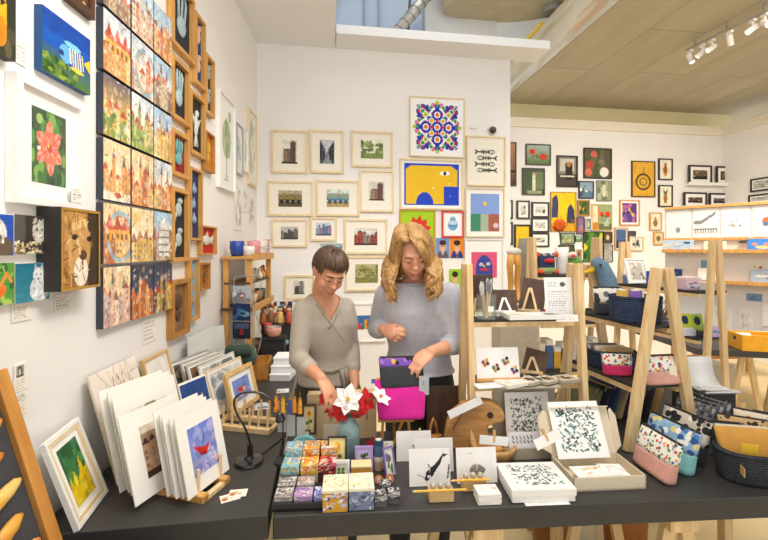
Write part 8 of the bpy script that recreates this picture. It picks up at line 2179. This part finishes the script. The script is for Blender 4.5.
# wrap edges, waist tie
TM = fabric('a39a8c', wr=20)
def chestpt(x, z, out):
    """a spot on the front of the wrap top"""
    best = min(SA['torso'], key=lambda r: abs(r[2] - z)); lo_ = [r for r in SA['torso'] if r[2] <= z][-1]; hi = [r for r in SA['torso'] if r[2] > z][0]
    k = (z - lo_[2]) / (hi[2] - lo_[2]); rx = lo_[3] + (hi[3] - lo_[3]) * k + SA['top_grow']; ry = lo_[4] + (hi[4] - lo_[4]) * k + SA['top_grow']; cx = lo_[0] + (hi[0] - lo_[0]) * k; cy = lo_[1] + (hi[1] - lo_[1]) * k
    yy = -ry * math.sqrt(max(0, 1 - (x / rx) ** 2)) - out
    return LA((cx + x * math.cos(psi) - yy * math.sin(psi), cy + x * math.sin(psi) + yy * math.cos(psi), z))
MB().tube([chestpt(-.058, 1.335, .004), chestpt(-.035, 1.29, .004), chestpt(.0, 1.24, .003), chestpt(.05, 1.16, .003), chestpt(.085, 1.07, .003), chestpt(.09, 1.0, .004)], .0055, 8, flat=.6).build('wrap_edge', TM, ra, smooth=True)
MB().tube([chestpt(.06, 1.335, .004), chestpt(.035, 1.29, .004), chestpt(.006, 1.25, .004), chestpt(-.02, 1.22, .003)], .0055, 8, flat=.6).build('wrap_edge', TM, ra, smooth=True)
wr_ = [chestpt(-.12 + .24 * k / 12, 1.015 + .004 * math.sin(k), .006) for k in range(13)]
MB().tube(wr_, .012, 8, flat=.4).build('waist_tie', TM, ra, smooth=True)
for dx, l in ((.035, .13), (.055, .10)): MB().tube([chestpt(dx, 1.015, .012), chestpt(dx + .005, .97, .02), chestpt(dx + .012, 1.0 - l, .022)], [.010, .009, .011], 8, flat=.35).build('tie_end', TM, ra, smooth=True)
# short crop with a fringe
def scalp(hc, R, s, p): return hc + R @ (Vector(p) * s)
HA = hair_mat('6a4f3a', '2c1f18', 'dark')
m = MB(); rr = random.Random(7)
def cap_pt(th, ph, k=1.0):
    # th around the head from the front (-y), ph up from the ear line
    return Vector((math.sin(th) * math.cos(ph) * .0835, -math.cos(th) * math.cos(ph) * .1015 + .012, math.sin(ph) * .0955 + .030)) * k
cr = Vector((.01, .03, .128))
for i in range(230):
    th = rr.uniform(-math.pi, math.pi); ph0 = rr.uniform(.75, 1.5)
    front = abs(th) < .95
    ph1 = (rr.uniform(.22, .36)) if front else (rr.uniform(-.25, .02) if abs(th) < 1.9 else rr.uniform(-.85, -.35))
    if abs(th) > 1.15 and abs(th) < 1.85: ph1 = rr.uniform(-.12, .12)
    P = []
    for j in range(7):
        q = j / 6; ph = ph0 + (ph1 - ph0) * q; tt = th + (.18 if front else .08) * q
        P.append(scalp(hcA, hRA, hsA, cap_pt(tt, ph, 1.0 + .02 * math.sin(math.pi * q) + .012 * (q > .9))))
    lock(m, P, .0085 * hsA, 6, .5)
m.ball(scalp(hcA, hRA, hsA, (0, .022, .046)), tuple(q * hsA for q in (.0795, .086, .080)), hRA, nu=24, nv=16)
m.build('hair', HA, ra, smooth=True)

# --- blonde woman in the pale grey sweater
yb = math.radians(4)
SB = dict(skin='e6ab8a', yaw=yb, head=(.132, 1.955, 1.572), head_rot=(0, 0, 0), head_ypr=(math.radians(6), math.radians(27), math.radians(-5)), hs=.965, neck=(.158, 2.04, 1.455),
    torso=[(.180, 2.12, .82, .155, .112, yb), (.180, 2.12, .92, .165, .118, yb), (.178, 2.12, 1.00, .150, .110, yb), (.174, 2.11, 1.10, .135, .100, yb), (.170, 2.095, 1.20, .147, .108, yb), (.167, 2.085, 1.29, .157, .112, yb), (.164, 2.07, 1.37, .150, .090, yb), (.161, 2.055, 1.425, .105, .070, yb), (.159, 2.045, 1.460, .060, .056, yb)],
    arms=[dict(P=[(.012, 2.065, 1.370), (-.036, 2.19, 1.175), (.000, 1.99, 1.215)], d=(.55, -.80, -.12), n=(.75, .5, -.35), side=(.2, .1, .95), curl=(.75, .95, .6), cuff=.70, s=.92, thumb=(.8, .35, .4)),
          dict(P=[(.318, 2.055, 1.375), (.338, 2.01, 1.140), (.205, 1.82, 1.150)], d=(-.78, -.42, -.42), n=(-.15, .35, -.85), side=(-.5, .55, -.2), curl=(.3, .5, .4), cuff=.36, s=.98, thumb=(.8, .4, .45))],
    legs=[((.095, 2.12, .88), (.085, 2.10, .48), (.08, 2.14, .07)), ((.265, 2.12, .88), (.275, 2.09, .48), (.28, 2.13, .07))],
    iris='5a6a6a', brow='8a6038', lip='b8544a', top_grow=.016, sleeve=[.056, .047, .039], hem=.985, flare=.014, waist=1.02, top_name='sweater', top_mat=fabric('bcbec7', wr=26, amt=.4, weave=.9), cuff_mat=floral('b6b9c2', ['e4e6ea', 'b6b9c2', 'ccced4'], 90, .5), creases=(30, 18, .0032),
    trouser_mat=fabric('34353a', wr=14, amt=.5), shoe_mat=plain('3a322c', .5))
SB['neckline'] = lambda c: c.z > 1.435 and math.hypot((c.x - .159) / 1.25, c.y - 2.04) < .088 or c.z > 1.47
rb_, LB_, hcB, hRB, hsB = person('person', 'person with long wavy blonde hair in a grey sweater holding a dark pouch', (.18, 2.12, 0), SB)
MB().tube([LB_((.159 + .098 * math.cos(a) * 1.08, 2.045 + .078 * math.sin(a), 1.432 + .010 * math.sin(a))) for a in [2 * math.pi * k / 24 for k in range(25)]], .0065, 8, cap=False).build('collar_band', fabric('b4b6be', wr=30), rb_, smooth=True)
HB = hair_mat('cfa364', '7d5430', 'blonde')
m = MB(); rr = random.Random(11)
part_x = -.022
for i in range(300):
    sidev = 1 if rr.random() < .54 else -1
    # roots along the parting, swept over the skull and down past the shoulders
    yb0 = rr.uniform(-.072, .10)
    r0 = Vector((part_x + sidev * rr.uniform(0, .02), yb0, .122 - 2.4 * max(0, (-yb0 - .02)) ** 2 * 3 - .02 * max(0, yb0 - .05) * 10))
    a = rr.uniform(.15, 1.0)
    thb = sidev * (rr.uniform(.62 if sidev > 0 else .92, 1.3) if yb0 < -.01 else rr.uniform(1.2, 3.0))
    k = .98 + rr.uniform(0, .10)
    r1_ = Vector((math.sin(thb) * .086 * k, -math.cos(thb) * .096 * k + .012, .05 + rr.uniform(-.01, .02)))
    r2_ = Vector((math.sin(thb) * .099 * k, -math.cos(thb) * .100 * k + .016, -.02))
    top_ = [scalp(hcB, hRB, hsB, q) for q in (r0, r0.lerp(r1_, .45) + Vector((sidev * .012, 0, .022)), r1_, r2_)]
    ln = rr.uniform(.09, .175) if sidev > 0 else rr.uniform(.10, .185)
    e = top_[-1]; out = hRB @ Vector((math.sin(thb), -math.cos(thb), 0)); out.z = 0; out.normalize()
    ph = rr.uniform(0, 6.28); P = top_[:]
    fw = Vector((0, -.05 if abs(thb) < 1.6 else .0, 0))
    for j in range(1, 9):
        q = j / 8
        sw = .016 * math.sin(q * 8.5 + ph) * (0.4 + q)
        P.append(e + Vector((0, 0, -ln * q)) + out * (.022 * math.sin(q * 2.6) + sw - .024 * q * q) + fw * q + Vector((sidev * .016 * q, 0, 0)) + Vector((-out.y, out.x, 0)) * sw * .6)
    lock(m, smooth_path(P, 2), rr.uniform(.0095, .0135), 6, .6)
for i in range(60):
    j = rr.random(); z0 = rr.uniform(-.012, .012)
    P = [scalp(hcB, hRB, hsB, q) for q in ((part_x + .004, -.062 + .05 * j, .115 - z0 * .2), (.018 + z0, -.098 + .035 * j, .082 + .02 * j), (.044 + z0 * .8, -.098 + .03 * j, .036), (.062 + z0 * .6, -.088 + .022 * j, -.014), (.070 + z0, -.078 + .02 * j, -.06))]
    e = P[-1]; l_ = rr.uniform(.05, .12); ph = rr.uniform(0, 6.28)
    for q in (.35, .7, 1.0): P.append(e + Vector((.014 * math.sin(q * 5 + ph) + .012 * q, -.006, -l_ * q)))
    lock(m, smooth_path(P, 2), rr.uniform(.008, .011), 6, .6)
m.ball(scalp(hcB, hRB, hsB, (0, .055, -.06)), (.068, .04, .10), None, nu=20, nv=14)
m.ball(scalp(hcB, hRB, hsB, (0, .024, .042)), tuple(q * hsB for q in (.080, .088, .083)), hRB, nu=24, nv=16)
m.build('hair', HB, rb_, smooth=True)

# dark pouch held by the blonde woman, with its grey tag
pk2 = at(402, 387, 1.775)
MP = Matrix.Translation(pk2) @ Matrix.Rotation(.1, 4, 'Z') @ Matrix.Rotation(-.1, 4, 'X')
pouch(None, 0, .195, .12, .035, 'dark grey zip pouch with a purple patterned band held by the blonde woman', fabric('35363c', wr=18), floral('7a4fb0', ['1f1c24', 'e8a83c', '7a4fb0', '2a2430', '9a70c8'], 48, .5), .72, mtx=MP, taper=.92)
q = at(424, 383, 1.765); t = thing('hang_tag', 'pale grey paper tag hanging from the dark pouch', 'tag', q, .1)
MB().box((0, 0, -.01), (.042, .0015, .08)).build('card', plain('b9bac0', .7), t); MB().tube([(0, 0, .03), (-.005, .002, .05)], .0012, 5).build('loop', BLACK, t)
